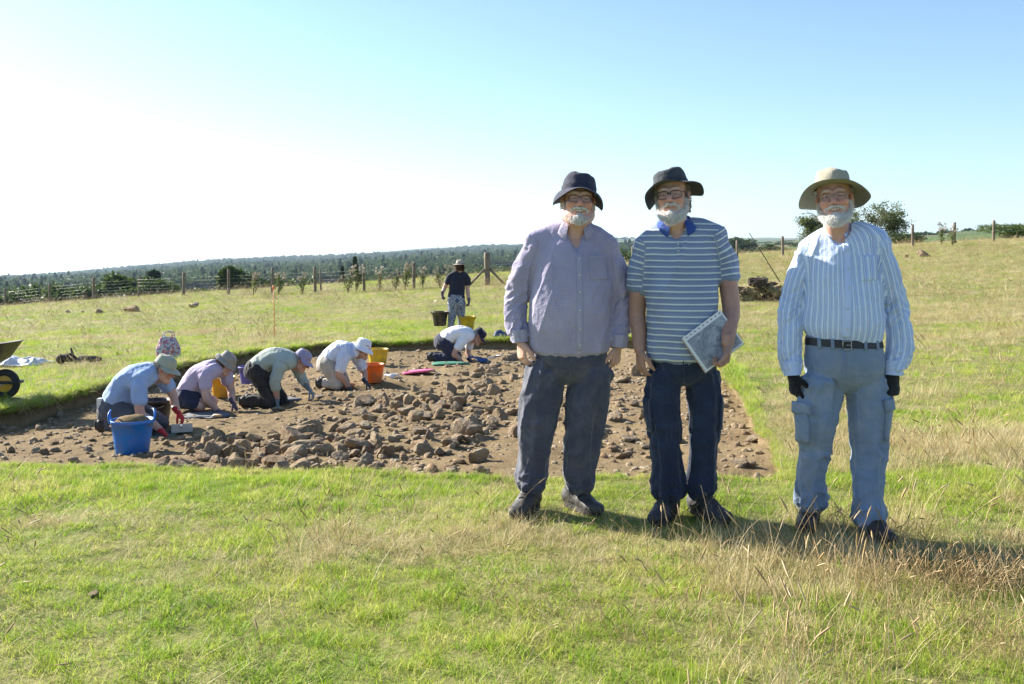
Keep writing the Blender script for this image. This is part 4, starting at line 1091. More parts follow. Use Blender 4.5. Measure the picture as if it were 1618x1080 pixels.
def clothmat(name, build, rough=.85, weave=900, bstr=.25, sheen=.15, dust=None, worn=None):
    """build(N, L, u, v, region) -> colour socket"""
    m, nt, N, L, B = nmat(name)
    at = N.new('ShaderNodeAttribute'); at.attribute_name = 'fab'; sp = N.new('ShaderNodeSeparateXYZ'); L.new(at.outputs['Vector'], sp.inputs[0])
    c = build(N, L, sp.outputs[0], sp.outputs[1], sp.outputs[2])
    n = noise_node(N, L, 3.2, 6, .65)
    c = mixc(N, L, .35, c, ramp(N, L, n.outputs['Fac'], [(.3, (.30, .30, .30)), (.7, (.72, .72, .72))]).outputs[0], 'OVERLAY')
    if worn is not None:
        n5 = noise_node(N, L, 4.5, 6, .7, dist=.6)
        c = mixc(N, L, ramp(N, L, n5.outputs['Fac'], [(.46, (0, 0, 0)), (.72, (worn[1],) * 3)]).outputs[0], c, worn[0])
    L.new(c, B.inputs['Base Color']); B.inputs['Roughness'].default_value = rough; B.inputs['Specular IOR Level'].default_value = .25; B.inputs['Sheen Weight'].default_value = sheen
    n2 = noise_node(N, L, weave, 2, .5); b1 = bump(N, L, n2.outputs['Fac'], bstr, .0015)
    n3 = noise_node(N, L, 26, 5, .62, dist=.8); b2 = bump(N, L, n3.outputs['Fac'], .6, .014, B); L.new(b1.outputs['Normal'], b2.inputs['Normal'])
    return m
def flat(c): return lambda N, L, u, v, r: mixc(N, L, 0.0, c, c)
def wave(N, L, x, period, duty, soft=.06, phase=0.0):
    f = mathn(N, L, 'FRACT', mathn(N, L, 'ADD', mathn(N, L, 'DIVIDE', x, period), phase))
    return ramp(N, L, f, [(0, (1, 1, 1)), (max(duty - soft, .001), (1, 1, 1)), (duty, (0, 0, 0)), (1 - soft, (0, 0, 0)), (1, (1, 1, 1))]).outputs[0]
def stripes(base, lines, axis):
    def f(N, L, u, v, r):
        c = mixc(N, L, 0.0, base, base)
        for col, period, duty, ph in lines: c = mixc(N, L, wave(N, L, u if axis == 'u' else v, period, duty, .05, ph), c, col)
        return c
    return f
def check(base, l1, l2, period):
    def f(N, L, u, v, r):
        c = mixc(N, L, mathn(N, L, 'MULTIPLY', wave(N, L, u, period, .3), .55), base, l1)
        return mixc(N, L, mathn(N, L, 'MULTIPLY', wave(N, L, v, period, .3), .5), c, l2)
    return f

def cloth(name, grid, parts, mat, parent, seed=0, smooth=2, amp_only=None):
    V, Q = grid.nets(smooth); V, fab = folds(V, Q, parts, seed)
    me = mesh_np(name, V, Q); fattr(me, 'fab', fab, 'FLOAT_VECTOR'); o = link(name, me, mat, parent)
    return o, V, Q

def body_mesh(parent, pieces):
    mb = MB(); tones = []
    for V, Q, T in pieces: mb.add(V, Q); tones.append(T)
    me = mb.mesh('body'); T = np.concatenate(tones); fattr(me, 'tone', np.concatenate([T, np.ones((len(T), 1))], 1), 'FLOAT_COLOR')
    return link('body', me, m_skin, parent)

# --- hands
def hand(grid, wrist, fwd, palm, thumb, size=1.0, curl=(.35, .55, .4), spread=.05, grip=0.0):
    """fwd: wrist->knuckles, palm: direction the palm faces, thumb: side the thumb leaves from"""
    w = np.asarray(wrist, float); f = unit(fwd); p = unit(np.asarray(palm, float) - f * (np.asarray(palm, float) @ f)); t = np.cross(f, p); t = t if t @ np.asarray(thumb, float) > 0 else -t
    z = size
    grid.add(Chain([w - f * .03 * z, w + f * .015 * z, w + f * .05 * z, w + f * .088 * z], [.027 * z, .029 * z, .038 * z, .040 * z], [.021 * z, .019 * z, .016 * z, .013 * z], side=t), .006)
    for k, (off, ln) in enumerate(((.029, .070), (.0095, .078), (-.0105, .072), (-.030, .056))):
        b = w + f * (.082 - .004 * abs(k - 1)) * z + t * off * z; d = unit(f + t * (off * spread * 20)); ang = 0; P = [b - d * .012 * z, b]; q = b
        for j, fr in enumerate((.46, .30, .24)):
            ang += curl[j] * (1 + .12 * k); dd = d * math.cos(ang) + p * math.sin(ang); q = q + dd * ln * fr * z; P.append(q)
        grid.add(Chain(P, [.0095 * z, .0095 * z, .0088 * z, .0080 * z, .0068 * z], n=13), .003)
    b = w + f * .028 * z + t * .026 * z
    d1 = unit(f * .72 + t * .62 + p * (.35 + grip)); d2 = unit(f * .9 + t * .12 + p * (.45 + grip)); q1 = b + d1 * .042 * z; q2 = q1 + d2 * .032 * z; q3 = q2 + unit(d2 + p * .2) * .024 * z
    grid.add(Chain([b - d1 * .012 * z, b, q1, q2, q3], [.014 * z, .0155 * z, .0115 * z, .0105 * z, .0078 * z], n=13), .006)

SKIN = A3(.46, .27, .185)
def tone_of(V, base, seed=0, var=.10):
    n = fbm(V[:, 0] * 14, V[:, 1] * 14, V[:, 2] * 14, 3, seed)
    T = base[None] * (1 + var * n[:, None]); T[:, 1:] *= (1 - .06 * np.clip(vnoise(V[:, 0] * 30, V[:, 1] * 30, V[:, 2] * 30, seed + 3), 0, 1))[:, None]
    return T

def rotm(yaw=0, pitch=0, roll=0):
    """head turn: yaw + to image right, pitch + looks up, roll + leans to image right"""
    return np.array(Matrix.Rotation(yaw, 3, 'Z') @ Matrix.Rotation(-pitch, 3, 'X') @ Matrix.Rotation(roll, 3, 'Y'))

def head_mesh(o, R, sc=1.0, h=.003, tone=SKIN, smile=0.0, neck_to=None, neck_r=.062, jowl=0.0, seed=0, brow=A3(.45, .43, .40)):
    P = lambda x, y, z: o + R @ (A3(x, y, z) * sc); S = lambda r: r * sc
    g = Grid(o - .20, o + .20, h) if neck_to is None else Grid(np.minimum(o - .17, np.asarray(neck_to) - .09), np.maximum(o + .17, np.asarray(neck_to) + .09), h)
    g.ell(P(0, .022, .045), A3(.076, .096, .083) * sc, .02, R); g.ell(P(0, -.022, -.038), A3(.062, .070, .082) * sc, .03, R)
    for s in (-1, 1):
        g.add(Chain([P(s * .060, .012, -.035), P(s * .053, -.012, -.075), P(s * .03, -.055, -.103), P(0, -.074, -.107)], [S(.022), S(.026 + jowl), S(.024 + jowl), S(.024)]), .02)
        g.ell(P(s * .039, -.068, -.026), A3(.025, .022, .021) * sc * (1 + .15 * smile), .018, R)
        g.add(Chain([P(s * .012, -.086, .026), P(s * .032, -.082, .030), P(s * .052, -.066, .024)], [S(.010), S(.011), S(.009)]), .012)
        g.ell(P(s * .079, .012, -.004), A3(.009, .017, .031) * sc, .006, R); g.ell(P(s * .083, .020, .006), A3(.006, .010, .017) * sc, .004, R)
    g.ell(P(0, -.080, -.104), A3(.022, .020, .018) * sc, .015, R)
    g.add(Chain([P(0, -.086, .014), P(0, -.097, -.006), P(0, -.110, -.028)], [S(.009), S(.0105), S(.014)]), .010)
    for s in (-1, 1): g.ell(P(s * .0135, -.098, -.033), A3(.0095, .011, .0085) * sc, .005, R)
    for s in (-1, 1): g.sub(Chain([P(s * .026, -.097, .002), P(s * .038, -.092, .002)], [S(.0125), S(.012)]), .008)
    for s in (-1, 1):
        g.add(Chain([P(s * .017, -.083, .0065), P(s * .031, -.0865, .0085), P(s * .046, -.079, .0055)], [S(.0045), S(.0062), S(.0045)]), .003)
        g.add(Chain([P(s * .018, -.081, -.0075), P(s * .031, -.0845, -.0085), P(s * .045, -.077, -.0065)], [S(.0045), S(.0062), S(.0045)]), .003)
    mz = -.064
    lip = [P(-.027, -.075, mz + .010 * smile), P(-.013, -.087, mz + .001 * smile), P(0, -.091, mz - .001), P(.013, -.087, mz + .001 * smile), P(.027, -.075, mz + .010 * smile)]
    g.add(Chain(lip, [S(.006), S(.009), S(.0095), S(.009), S(.006)]), .006)
    g.sub(Chain([p + R @ A3(0, -.006 * sc, 0) for p in lip], [S(.0015), S(.003 + .003 * smile), S(.0035 + .004 * smile), S(.003 + .003 * smile), S(.0015)]), .003)
    nk = np.asarray(neck_to, float) if neck_to is not None else P(0, .05, -.19)
    g.add(Chain([P(0, .026, -.05), P(0, .022, -.10), nk * .5 + P(0, .03, -.12) * .5, nk], [S(.058), S(.058), neck_r, neck_r * 1.12], [S(.064), S(.062), neck_r * 1.02, neck_r * 1.1], side=R[:, 0]), .022)
    V, Q = g.nets(1); l = ((V - o) @ R) / sc
    if h < .004:
        fr = (l[:, 1] < -.03) & (l[:, 2] > -.05); wr = (1 - 2 * abs(vnoise(l[:, 0] * 26, l[:, 1] * 30, l[:, 2] * 75, seed))) * .0011; V = V + vnormals(V, Q) * (wr * fr)[:, None]
    T = tone_of(V, tone, seed)
    def blob(c, r, col, amt, hard=1.0):
        d = np.sqrt((((l - np.array(c)) / np.array(r)) ** 2).sum(1)); w = (np.clip(1.5 - d, 0, 1) * amt)[:, None]; T[:] = T * (1 - w) + np.array(col) * w
    red = tone * A3(1.08, .66, .64)
    blob((0, -.105, -.026), (.016, .02, .016), red, .7)
    for s in (-1, 1):
        blob((s * .042, -.08, -.026), (.022, .03, .02), red, .55); blob((s * .08, .012, 0), (.015, .02, .03), red, .5)
        blob((s * .034, -.09, .027), (.019, .02, .0045), brow, .75)
        blob((s * .032, -.088, -.009), (.018, .02, .006), tone * A3(.72, .6, .6), .45)
    blob((0, -.085, mz), (.022, .02, .010), tone * A3(1.0, .55, .55), .6)
    blob((0, -.082, mz), (.018, .012, .004 + .003 * smile), (.07, .02, .018), .85 if smile else .5)
    return V, Q, T

def head_parts(parent, o, R, sc=1.0, glasses=None, beard=None, hair=None, smile=0.0, seed=0, eyes=True):
    P = lambda x, y, z: o + R @ (A3(x, y, z) * sc)
    rng = np.random.default_rng(seed)
    if eyes:
        for s in (-1, 1):
            V, Fc = ICO2; e = link('eye', mesh_np('eye', P(s * .031, -.0755, .000) + V * .0115 * sc, Fc), m_eye, parent)
            a = np.linspace(0, 2 * math.pi, 13)[:-1]; c = P(s * .031, -.0874, .000)
            ring = np.array([c + R @ (A3(math.cos(t), .0, math.sin(t)) * .0060 * sc) for t in a]); Vv = np.vstack([ring, c + R @ A3(0, -.0012, 0)])
            link('iris', mesh_np('iris', Vv, np.array([[k, (k + 1) % 12, 12] for k in range(12)])), m_iris, e)
    if smile > .5:
        mb = MB(); xs = np.linspace(-.021, .021, 9); top = [P(x, -.0925 + 16 * x * x, -.0585 + 9 * x * x) for x in xs]; bot = [P(x, -.0925 + 16 * x * x, -.0665 + 14 * x * x) for x in xs]; bk = [P(x, -.082 + 14 * x * x, -.0625 + 10 * x * x) for x in xs]
        V = np.array(top + bot + bk); n = 9; Fq = []
        for k in range(8): Fq += [[k, n + k, n + k + 1, k + 1], [n + k, 2 * n + k, 2 * n + k + 1, n + k + 1], [k + 1, 2 * n + k + 1, 2 * n + k, k]]
        mb.add(V, np.array(Fq)).build('teeth', m_teeth, parent)
    if glasses:
        m, hw, hh, rr, sq = glasses; root = None; mb = MB(); cs = []
        for s in (-1, 1):
            a = np.linspace(0, 2 * math.pi, 29); ce = A3(s * .0325, -.108, -.003)
            pts = []
            for t in a:
                cx, cz = math.cos(t), math.sin(t); kx = np.sign(cx) * abs(cx) ** sq; kz = np.sign(cz) * abs(cz) ** sq
                pts.append(P(ce[0] + kx * hw, ce[1] + .35 * (abs(ce[0] + kx * hw)) ** 2 * 10 * .35, ce[2] + kz * hh))
            mb.tube(pts, rr, 6, False); cs.append(np.array(pts[:-1]))
        mb.tube([P(-.012, -.107, .004), P(0, -.110, .007), P(.012, -.107, .004)], rr, 6)
        fr = mb.build('glasses_frame', m, parent)
        for s, ring in zip((-1, 1), cs):
            n = len(ring); Vv = np.vstack([ring, ring.mean(0) + R @ A3(0, -.0015, 0)]); link('lens', mesh_np('lens', Vv, np.array([[k, (k + 1) % n, n] for k in range(n)])), m_lens, fr)
            MB().tube([P(s * (.0325 + hw), -.098, .006), P(s * .075, -.075, .008), P(s * .083, -.01, .010), P(s * .081, .02, .0)], rr * 1.05, 6).build('temple', m, fr)
    if beard:
        m, full, length, mous, cm = (tuple(beard) + (1.0,))[:5]
        g = Grid(o - .22, o + .2, .0035)
        for s in (-1, 1):
            g.add(Chain([P(s * .068, -.006, -.018), P(s * .064, -.022, -.058), P(s * .050, -.052, -.090), P(s * .022, -.083, -.106 - .2 * length), P(0, -.088, -.108 - .3 * length)],
                        [.008 * sc, (.009 + .006 * full) * sc, (.013 + .010 * full) * sc, (.018 + .009 * full) * sc * cm, (.020 + .008 * full) * sc * cm]), .012)
        g.add(Chain([P(0, -.084, -.100), P(0, -.084, -.108 - .5 * length), P(0, -.078, -.110 - length)], [.024 * sc * cm, (.022 + .008 * full) * sc * cm, .014 * sc * cm], [.018 * sc * cm, .020 * sc * cm, .012 * sc * cm], side=R[:, 0]), .015)
        g.add(Chain([P(0, -.090, -.083), P(0, -.092, -.092)], [.012 * sc, .016 * sc]), .012)
        up = .008 * smile
        if mous:
            g.add(Chain([P(-.034, -.078, -.062 + up), P(-.02, -.092, -.051), P(-.006, -.099, -.047)], [.006 * sc, .0075 * sc, .0065 * sc]), .006)
            g.add(Chain([P(.034, -.078, -.062 + up), P(.02, -.092, -.051), P(.006, -.099, -.047)], [.006 * sc, .0075 * sc, .0065 * sc]), .006)
        mth = np.array([P(-.024, -.098, -.066 + up), P(-.012, -.106, -.067 + up * .2), P(0, -.108, -.068), P(.012, -.106, -.067 + up * .2), P(.024, -.098, -.066 + up)])
        g.sub(Chain(mth, [.006 * sc, (.009 + .005 * smile) * sc, (.010 + .006 * smile) * sc, (.009 + .005 * smile) * sc, .006 * sc]), .004)
        V, Q = g.nets(1); Nn = vnormals(V, Q)
        V = V + Nn * (.0035 * vnoise(V[:, 0] * 90, V[:, 1] * 90, V[:, 2] * 50, seed))[:, None]
        mb = MB().add(V, Q)
        K = rng.choice(len(V), 5200); K = K[np.min(np.linalg.norm(V[K][:, None] - mth[None], axis=2), 1) > .019 * sc]; dn = R @ A3(0, -.15, -1.0)
        d = Nn[K] * .55 + dn * .75 + rng.normal(size=(len(K), 3)) * .35; d /= np.linalg.norm(d, axis=1, keepdims=True)
        ln = (.010 + .014 * rng.random(len(K)) * (.6 + full))[:, None]; sd = np.cross(d, rng.normal(size=d.shape)); sd /= np.linalg.norm(sd, axis=1, keepdims=True)
        b = V[K] - Nn[K] * .001
        VV = np.stack([b - sd * .0011, b + sd * .0011, b + d * ln * .6 + sd * .0007, b + d * ln], 1).reshape(-1, 3); q = np.arange(len(K) * 4).reshape(-1, 4)
        mb.add(VV, q); me = mb.mesh('beard'); fattr(me, 'tint', np.concatenate([vnoise(V[:, 0] * 60, V[:, 1] * 60, V[:, 2] * 60, 3) * .25 - .35, np.repeat(rng.normal(size=len(K)) * .25 + .1, 4)]))
        link('beard', me, m, parent)
    if hair:
        m, zlow, zhigh, ylim, ln0 = hair
        n = 3000; a = rng.uniform(0, 2 * math.pi, n); z = rng.uniform(zlow, zhigh, n)
        C = np.stack([.078 * np.cos(a), .022 + .096 * np.sin(a), z], -1); C[:, :2] *= (1 - np.clip(-(z + .03), 0, 1) * 2.2)[:, None]
        ok = C[:, 1] > ylim; C = C[ok]; out = C - A3(0, .022, 0) ; out[:, 2] = 0; out /= np.linalg.norm(out, axis=1, keepdims=True)
        d = out * .35 + A3(0, .12, -1) + rng.normal(size=C.shape) * .22; d /= np.linalg.norm(d, axis=1, keepdims=True); l_ = ln0 * (.6 + .8 * rng.random(len(C)))[:, None]
        sd = np.cross(d, out); sd /= np.linalg.norm(sd, axis=1, keepdims=True); w = .0016
        VV = np.stack([C - sd * w, C + sd * w, C + d * l_ * .6 + out * .004 + sd * w * .8, C + d * l_], 1).reshape(-1, 3)
        VV = o + (VV * sc) @ R.T; me = mesh_np('hair', VV, np.arange(len(VV)).reshape(-1, 4)); fattr(me, 'tint', np.repeat(rng.normal(size=len(C)) * .2, 4)); link('hair', me, m, parent)

def hat(parent, o, R, sc, m_crown, m_brim, brimw, droop, crown_h=.098, a=.086, b=.104, zb=.040, m_band=None, top=.8, seed=0, wav=.006, thick=.0025, dent=.0, name='hat'):
    """soft hat. droop(theta) in radians (+ down), brimw(theta) metres; theta measured from the wearer's front, + to image right"""
    n = 64; th = np.arange(n) * 2 * math.pi / n; rng = np.random.default_rng(seed)
    dx, dy = np.sin(th), -np.cos(th); rows = []
    prof = [(0.0, 1.0), (.30, .995), (.55, .97), (top * .90, .915), (top, .85), (top + .05, .77), (top + .09, .66), (.955, .42), (.985, .2), (1.0, 0.0)]
    for k, (r, z) in enumerate(prof):
        wob = 1 + .045 * vnoise(dx * 1.6 + seed, dy * 1.6, z * 2.5, 3) * (r > .2) + .022 * vnoise(dx * 4 + seed, dy * 4, z * 6, 8) * (r > .5)
        zz = zb + crown_h * z - dent * crown_h * np.exp(-(r / .5) ** 2) + .010 * vnoise(dx * 2.4 * r + seed, dy * 2.4 * r, 0, 4) * (z > .6)
        rows.append(np.stack([a * r * dx * wob, .018 + b * r * dy * wob, np.broadcast_to(zz, n)], -1))
    crown = np.concatenate(rows)
    def skin(V, m, flip=False):
        i, j = np.meshgrid(np.arange(m - 1), np.arange(n), indexing='ij'); j2 = (j + 1) % n
        return np.stack([i * n + j, i * n + j2, (i + 1) * n + j2, (i + 1) * n + j], -1).reshape(-1, 4)
    Wd = lambda V: o + (V * sc) @ R.T
    hat_root = link(name, mesh_np('crown', Wd(crown), skin(crown, len(prof))), m_crown, parent)
    if m_band is not None:
        bd = np.concatenate([np.stack([(a + .0025) * dx, .018 + (b + .0025) * dy, np.full(n, zb + z)], -1) for z in (.002, .012, .024)]); link('band', mesh_np('band', Wd(bd), skin(bd, 3)), m_band, hat_root)
    br = []; m = 9
    for k in range(m):
        t = k / (m - 1); w = np.array([brimw(x) for x in th]); dp = np.array([droop(x) for x in th]); dp = dp * (.45 + .55 * t)
        ph = wav * t * (np.sin(th * 3 + seed) + .6 * np.sin(th * 5 + 2 * seed))
        br.append(np.stack([(a + w * t * np.cos(dp)) * dx, .018 + (b + w * t * np.cos(dp)) * dy, zb + .002 - w * t * np.sin(dp) + ph], -1))
    top_ = np.concatenate(br); bot = top_.copy(); bot[:, 2] -= thick
    Vb = np.concatenate([top_, bot]); Fb = np.concatenate([skin(top_, m), skin(bot, m)[:, ::-1] + m * n, np.stack([(m - 1) * n + np.arange(n), (m - 1) * n + (np.arange(n) + 1) % n, m * n + (m - 1) * n + (np.arange(n) + 1) % n, m * n + (m - 1) * n + np.arange(n)], -1)])
    link('brim', mesh_np('brim', Wd(Vb), Fb), m_brim, hat_root)
    for t in (.35, .62, .93):   # stitched rows
        k = t * (m - 1); i0 = int(k); f = k - i0; ring = br[i0] * (1 - f) + br[min(i0 + 1, m - 1)] * f; ring = np.vstack([ring, ring[:1]])
    return hat_root

def collar(parent, c, R, mat, bvh, rx=.070, ry=.078, h=.045, wide=.040, gap=.45, n=36, point=.05, front=.0, stand=False, name='collar'):
    """collar round the neck, its fall resting on the shirt; gap = half angle left open in front"""
    c = np.asarray(c, float); R = np.asarray(R, float)
    th = np.linspace(gap, 2 * math.pi - gap, n); dx, dy = np.sin(th), -np.cos(th); back = .5 - .5 * np.cos(th); f = (1 - back) ** 1.6
    zt = h * (.35 + .65 * back) + front * (1 - back)
    st3 = lambda r, z: c + np.stack([(rx + r) * dx, (ry + r) * dy, z], -1) @ R.T
    def lay(P, off):
        out = []
        for p in P:
            q, nn, i_, d_ = bvh.find_nearest(Vector(p)); out.append(np.array(q) + np.array(nn) * off)
        return np.array(out)
    if stand:
        rows = [st3(.004, zt - .055), st3(-.001, zt), st3(.005, zt + .001), st3(.009, zt - .030), lay(st3(.016, zt - .045), .004)]
    else:
        low = st3(wide + .016 * f, zt - .035 - point * f); low = lay(low, .007)
        top = st3(.004, zt + .003); mid = top * .45 + low * .55 + np.array([0, 0, .006])
        rows = [st3(.002, zt - .05), st3(-.003, zt), top, mid, low, lay(low, .001)]
    V = np.concatenate(rows); m = len(rows); i, j = np.meshgrid(np.arange(m - 1), np.arange(n - 1), indexing='ij')
    Q = np.stack([i * n + j, i * n + j + 1, (i + 1) * n + j + 1, (i + 1) * n + j], -1).reshape(-1, 4)
    me = mesh_np('collar', V, Q); fattr(me, 'fab', np.stack([np.tile(th * rx, m), np.repeat(np.arange(m) * .02, n), np.zeros(m * n)], -1), 'FLOAT_VECTOR')
    return link(name, me, mat, parent)

# --- boots
m_sole = pmat('boot_sole', (.035, .032, .030), .8, .3, 20, 60, .3)
def boot(parent, ank, toe, mat, lace, length=.30, high=.14, ground=0.0, wid=.047, h=.005, laces=True, name='boot'):
    """ank: ankle centre, toe: horizontal direction of the toes"""
    a = np.asarray(ank, float); f = unit([toe[0], toe[1], 0]); s = A3(-f[1], f[0], 0); g0 = A3(a[0], a[1], ground); U = A3(0, 0, 1)
    heel = g0 - f * (length * .22) + U * .045; ball = g0 + f * (length * .42) + U * .040; tip = g0 + f * (length * .70) + U * .036; mid = g0 + f * length * .12 + U * .06
    g = Grid(np.minimum(g0 - .36, g0 - .36), g0 + A3(.36, .36, high + .12), h)
    g.add(Chain([heel, mid, ball, tip], [wid * .82, wid * .92, wid * 1.08, wid * .78], [.042, .050, .040, .032], side=s), 0)
    g.add(Chain([g0 - f * .035 + U * .06, g0 - f * .02 + U * .10, a + U * (high - (a[2] - ground))], [wid * .95, wid * .95, wid * 1.05], [.060, .056, .058], side=s, cap=.2), .03)
    g.add(Chain([g0 + U * .105, g0 + f * length * .3 + U * .062], [wid * .7, wid * .75], [.03, .03], side=s), .03)
    g.cut(g0 + U * .020, -U)
    V, Q = g.nets(2); Nn = vnormals(V, Q); V = V + Nn * (.0022 * vnoise(V[:, 0] * 50, V[:, 1] * 50, V[:, 2] * 50, 3))[:, None]
    up = link(name, mesh_np('boot', V, Q), mat, parent)
    K = 14; t = np.linspace(-1, 1, K); xs = length * (.24 + .48 * t)   # heel..toe outline
    wd = wid * np.array([.55, .82, .92, .93, .9, .88, .9, .98, 1.08, 1.13, 1.1, 1.0, .8, .4])
    out = [g0 + f * x + s * w for x, w in zip(xs, wd)] + [g0 + f * x - s * w for x, w in zip(xs[::-1], wd[::-1])]; out = np.array(out)
    n = len(out); V = np.concatenate([out + U * .026, out + U * .012, out * .99 + g0 * .01 + U * .0]); q = []
    for k in range(n):
        for j in (0, 1): q.append([j * n + k, (j + 1) * n + k, (j + 1) * n + (k + 1) % n, j * n + (k + 1) % n])
    mb = MB().add(V, np.array(q)); mb.add(V[:n], np.array([[k, k + 1, n - 2 - k, n - 1 - k] for k in range(n // 2 - 1)])); mb.build('sole', m_sole, up, False)
    if laces:
        bv = bvh_of(*[mesh_v for mesh_v in (np.array([v.co[:] for v in up.data.vertices]), np.array([p.vertices[:] for p in up.data.polygons]))]); mb = MB()
        for k in range(5):
            c = g0 + f * (length * (.34 - .065 * k)) + U * (.085 + .016 * k); pts = []
            for u in (-1, -.4, 0.2, .7, 1):
                o_ = c + s * .022 * u + f * (.006 * u * (1 if k % 2 else -1)); hit = bv.ray_cast(Vector(o_ + U * .12 + f * .10), Vector(unit(-U - f * .8)))
                if hit[0] is not None: pts.append(np.array(hit[0]) + (U + f) * .002)
            if len(pts) > 2: mb.tube(pts, .0028, 5)
        if mb.n: mb.build('laces', lace, up)
    return up
# ------------------------------------------------------------------ the three standing men
def shrink(ch, dr):
    c = Chain.__new__(Chain); c.__dict__.update(ch.__dict__); c.RX = np.maximum(ch.RX - dr, .012); c.RY = np.maximum(ch.RY - dr, .012); return c
def bounds(chs, pad):
    lo = np.min([(c.C - np.maximum(c.RX, c.RY)[:, None]).min(0) for c in chs], 0) - pad; hi = np.max([(c.C + np.maximum(c.RX, c.RY)[:, None]).max(0) for c in chs], 0) + pad
    return lo, hi
def arm_piece(elbow, wrist, fwd, palm, thumb, r0, r1, tone, size=1.0, curl=(.35, .5, .4), up=None, r_up=None, h=.0035, grip=0.0, hand_on=True, spread=.05):
    e, w = np.asarray(elbow, float), np.asarray(wrist, float)
    pts = ([np.asarray(up, float)] if up is not None else []) + [e, e * .55 + w * .45, w]; rr = ([r_up] if up is not None else []) + [r0, r0 * .93, r1]
    ch = Chain(pts, rr)
    P = np.array(list(ch.C) + [w + unit(fwd) * .2]); g = Grid(P.min(0) - .08, P.max(0) + .08, h)
    g.add(ch, 0)
    if hand_on: hand(g, w, fwd, palm, thumb, size, curl, spread, grip)
    V, Q = g.nets(1); T = tone_of(V, tone, 5, .12); return V, Q, T
def core_piece(chs, tone, h=.012):
    lo, hi = bounds(chs, .04); g = Grid(lo, hi, h)
    for c in chs: g.add(c, .02)
    V, Q = g.nets(1); return V, Q, tone_of(V, tone, 2)
def buttons(bvh, pts, mat, parent, r=.0055):
    for p in pts:
        hit = bvh.ray_cast(Vector(p) - Vector((0, 1.0, 0)), Vector((0, 1, 0)))
        if hit[0] is None: continue
        c = np.array(hit[0]) + A3(0, -.006, 0); a = np.arange(12) * math.pi / 6
        V = np.vstack([c + np.stack([r * np.cos(a), 0 * a, r * np.sin(a)], -1), c + np.stack([r * .9 * np.cos(a), 0 * a - .0025, r * .9 * np.sin(a)], -1), [c + A3(0, -.0018, 0)]])
        q = np.array([[k, (k + 1) % 12, 12 + (k + 1) % 12, 12 + k] for k in range(12)]); t = np.array([[12 + k, 12 + (k + 1) % 12, 24] for k in range(12)])
        link('button', mesh_np('button', V, [q, t]), mat, parent)
def patch(name, bvh, J, c4, nx, nz, mat, parent, off=.004, dirv=(0, 1, 0), start=1.2):
    V, Fq = front_patch(bvh, c4, nx, nz, off, .004, dirv, start); me = mesh_np(name, V, Fq)
    fattr(me, 'fab', np.stack([V[:, 0] * 1.0, 2.0 - V[:, 2], 0 * V[:, 0]], -1), 'FLOAT_VECTOR'); return link(name, me, mat, parent)
m_button = pmat('shirt_button', (.62, .60, .56), .35, .1, 60, 60, 0)

m_lilac = clothmat('lilac_check_shirt', check((0.360, 0.323, 0.445), (0.476, 0.451, 0.561), (0.262, 0.244, 0.366), .0085), worn=((0.451, 0.433, 0.525), .25))
m_lilac2 = clothmat('lilac_shirt_trim', check((0.366, 0.348, 0.464), (0.488, 0.464, 0.586), (0.281, 0.262, 0.378), .0085))
m_navy_tr = clothmat('navy_work_trousers', flat((0.057, 0.061, 0.094)), worn=((0.178, 0.172, 0.190), .6), sheen=.3)
m_navy_hat = clothmat('navy_hat_cotton', flat((.030, .034, .060)), worn=((.07, .075, .10), .5), rough=.9)
m_boot1 = pmat('grey_scuffed_leather', (.050, .047, .045), .6, .45, 9, 60, .4, .004)
m_lace = pmat('boot_lace', (.06, .055, .05), .8, .3, 30, 60, .2)

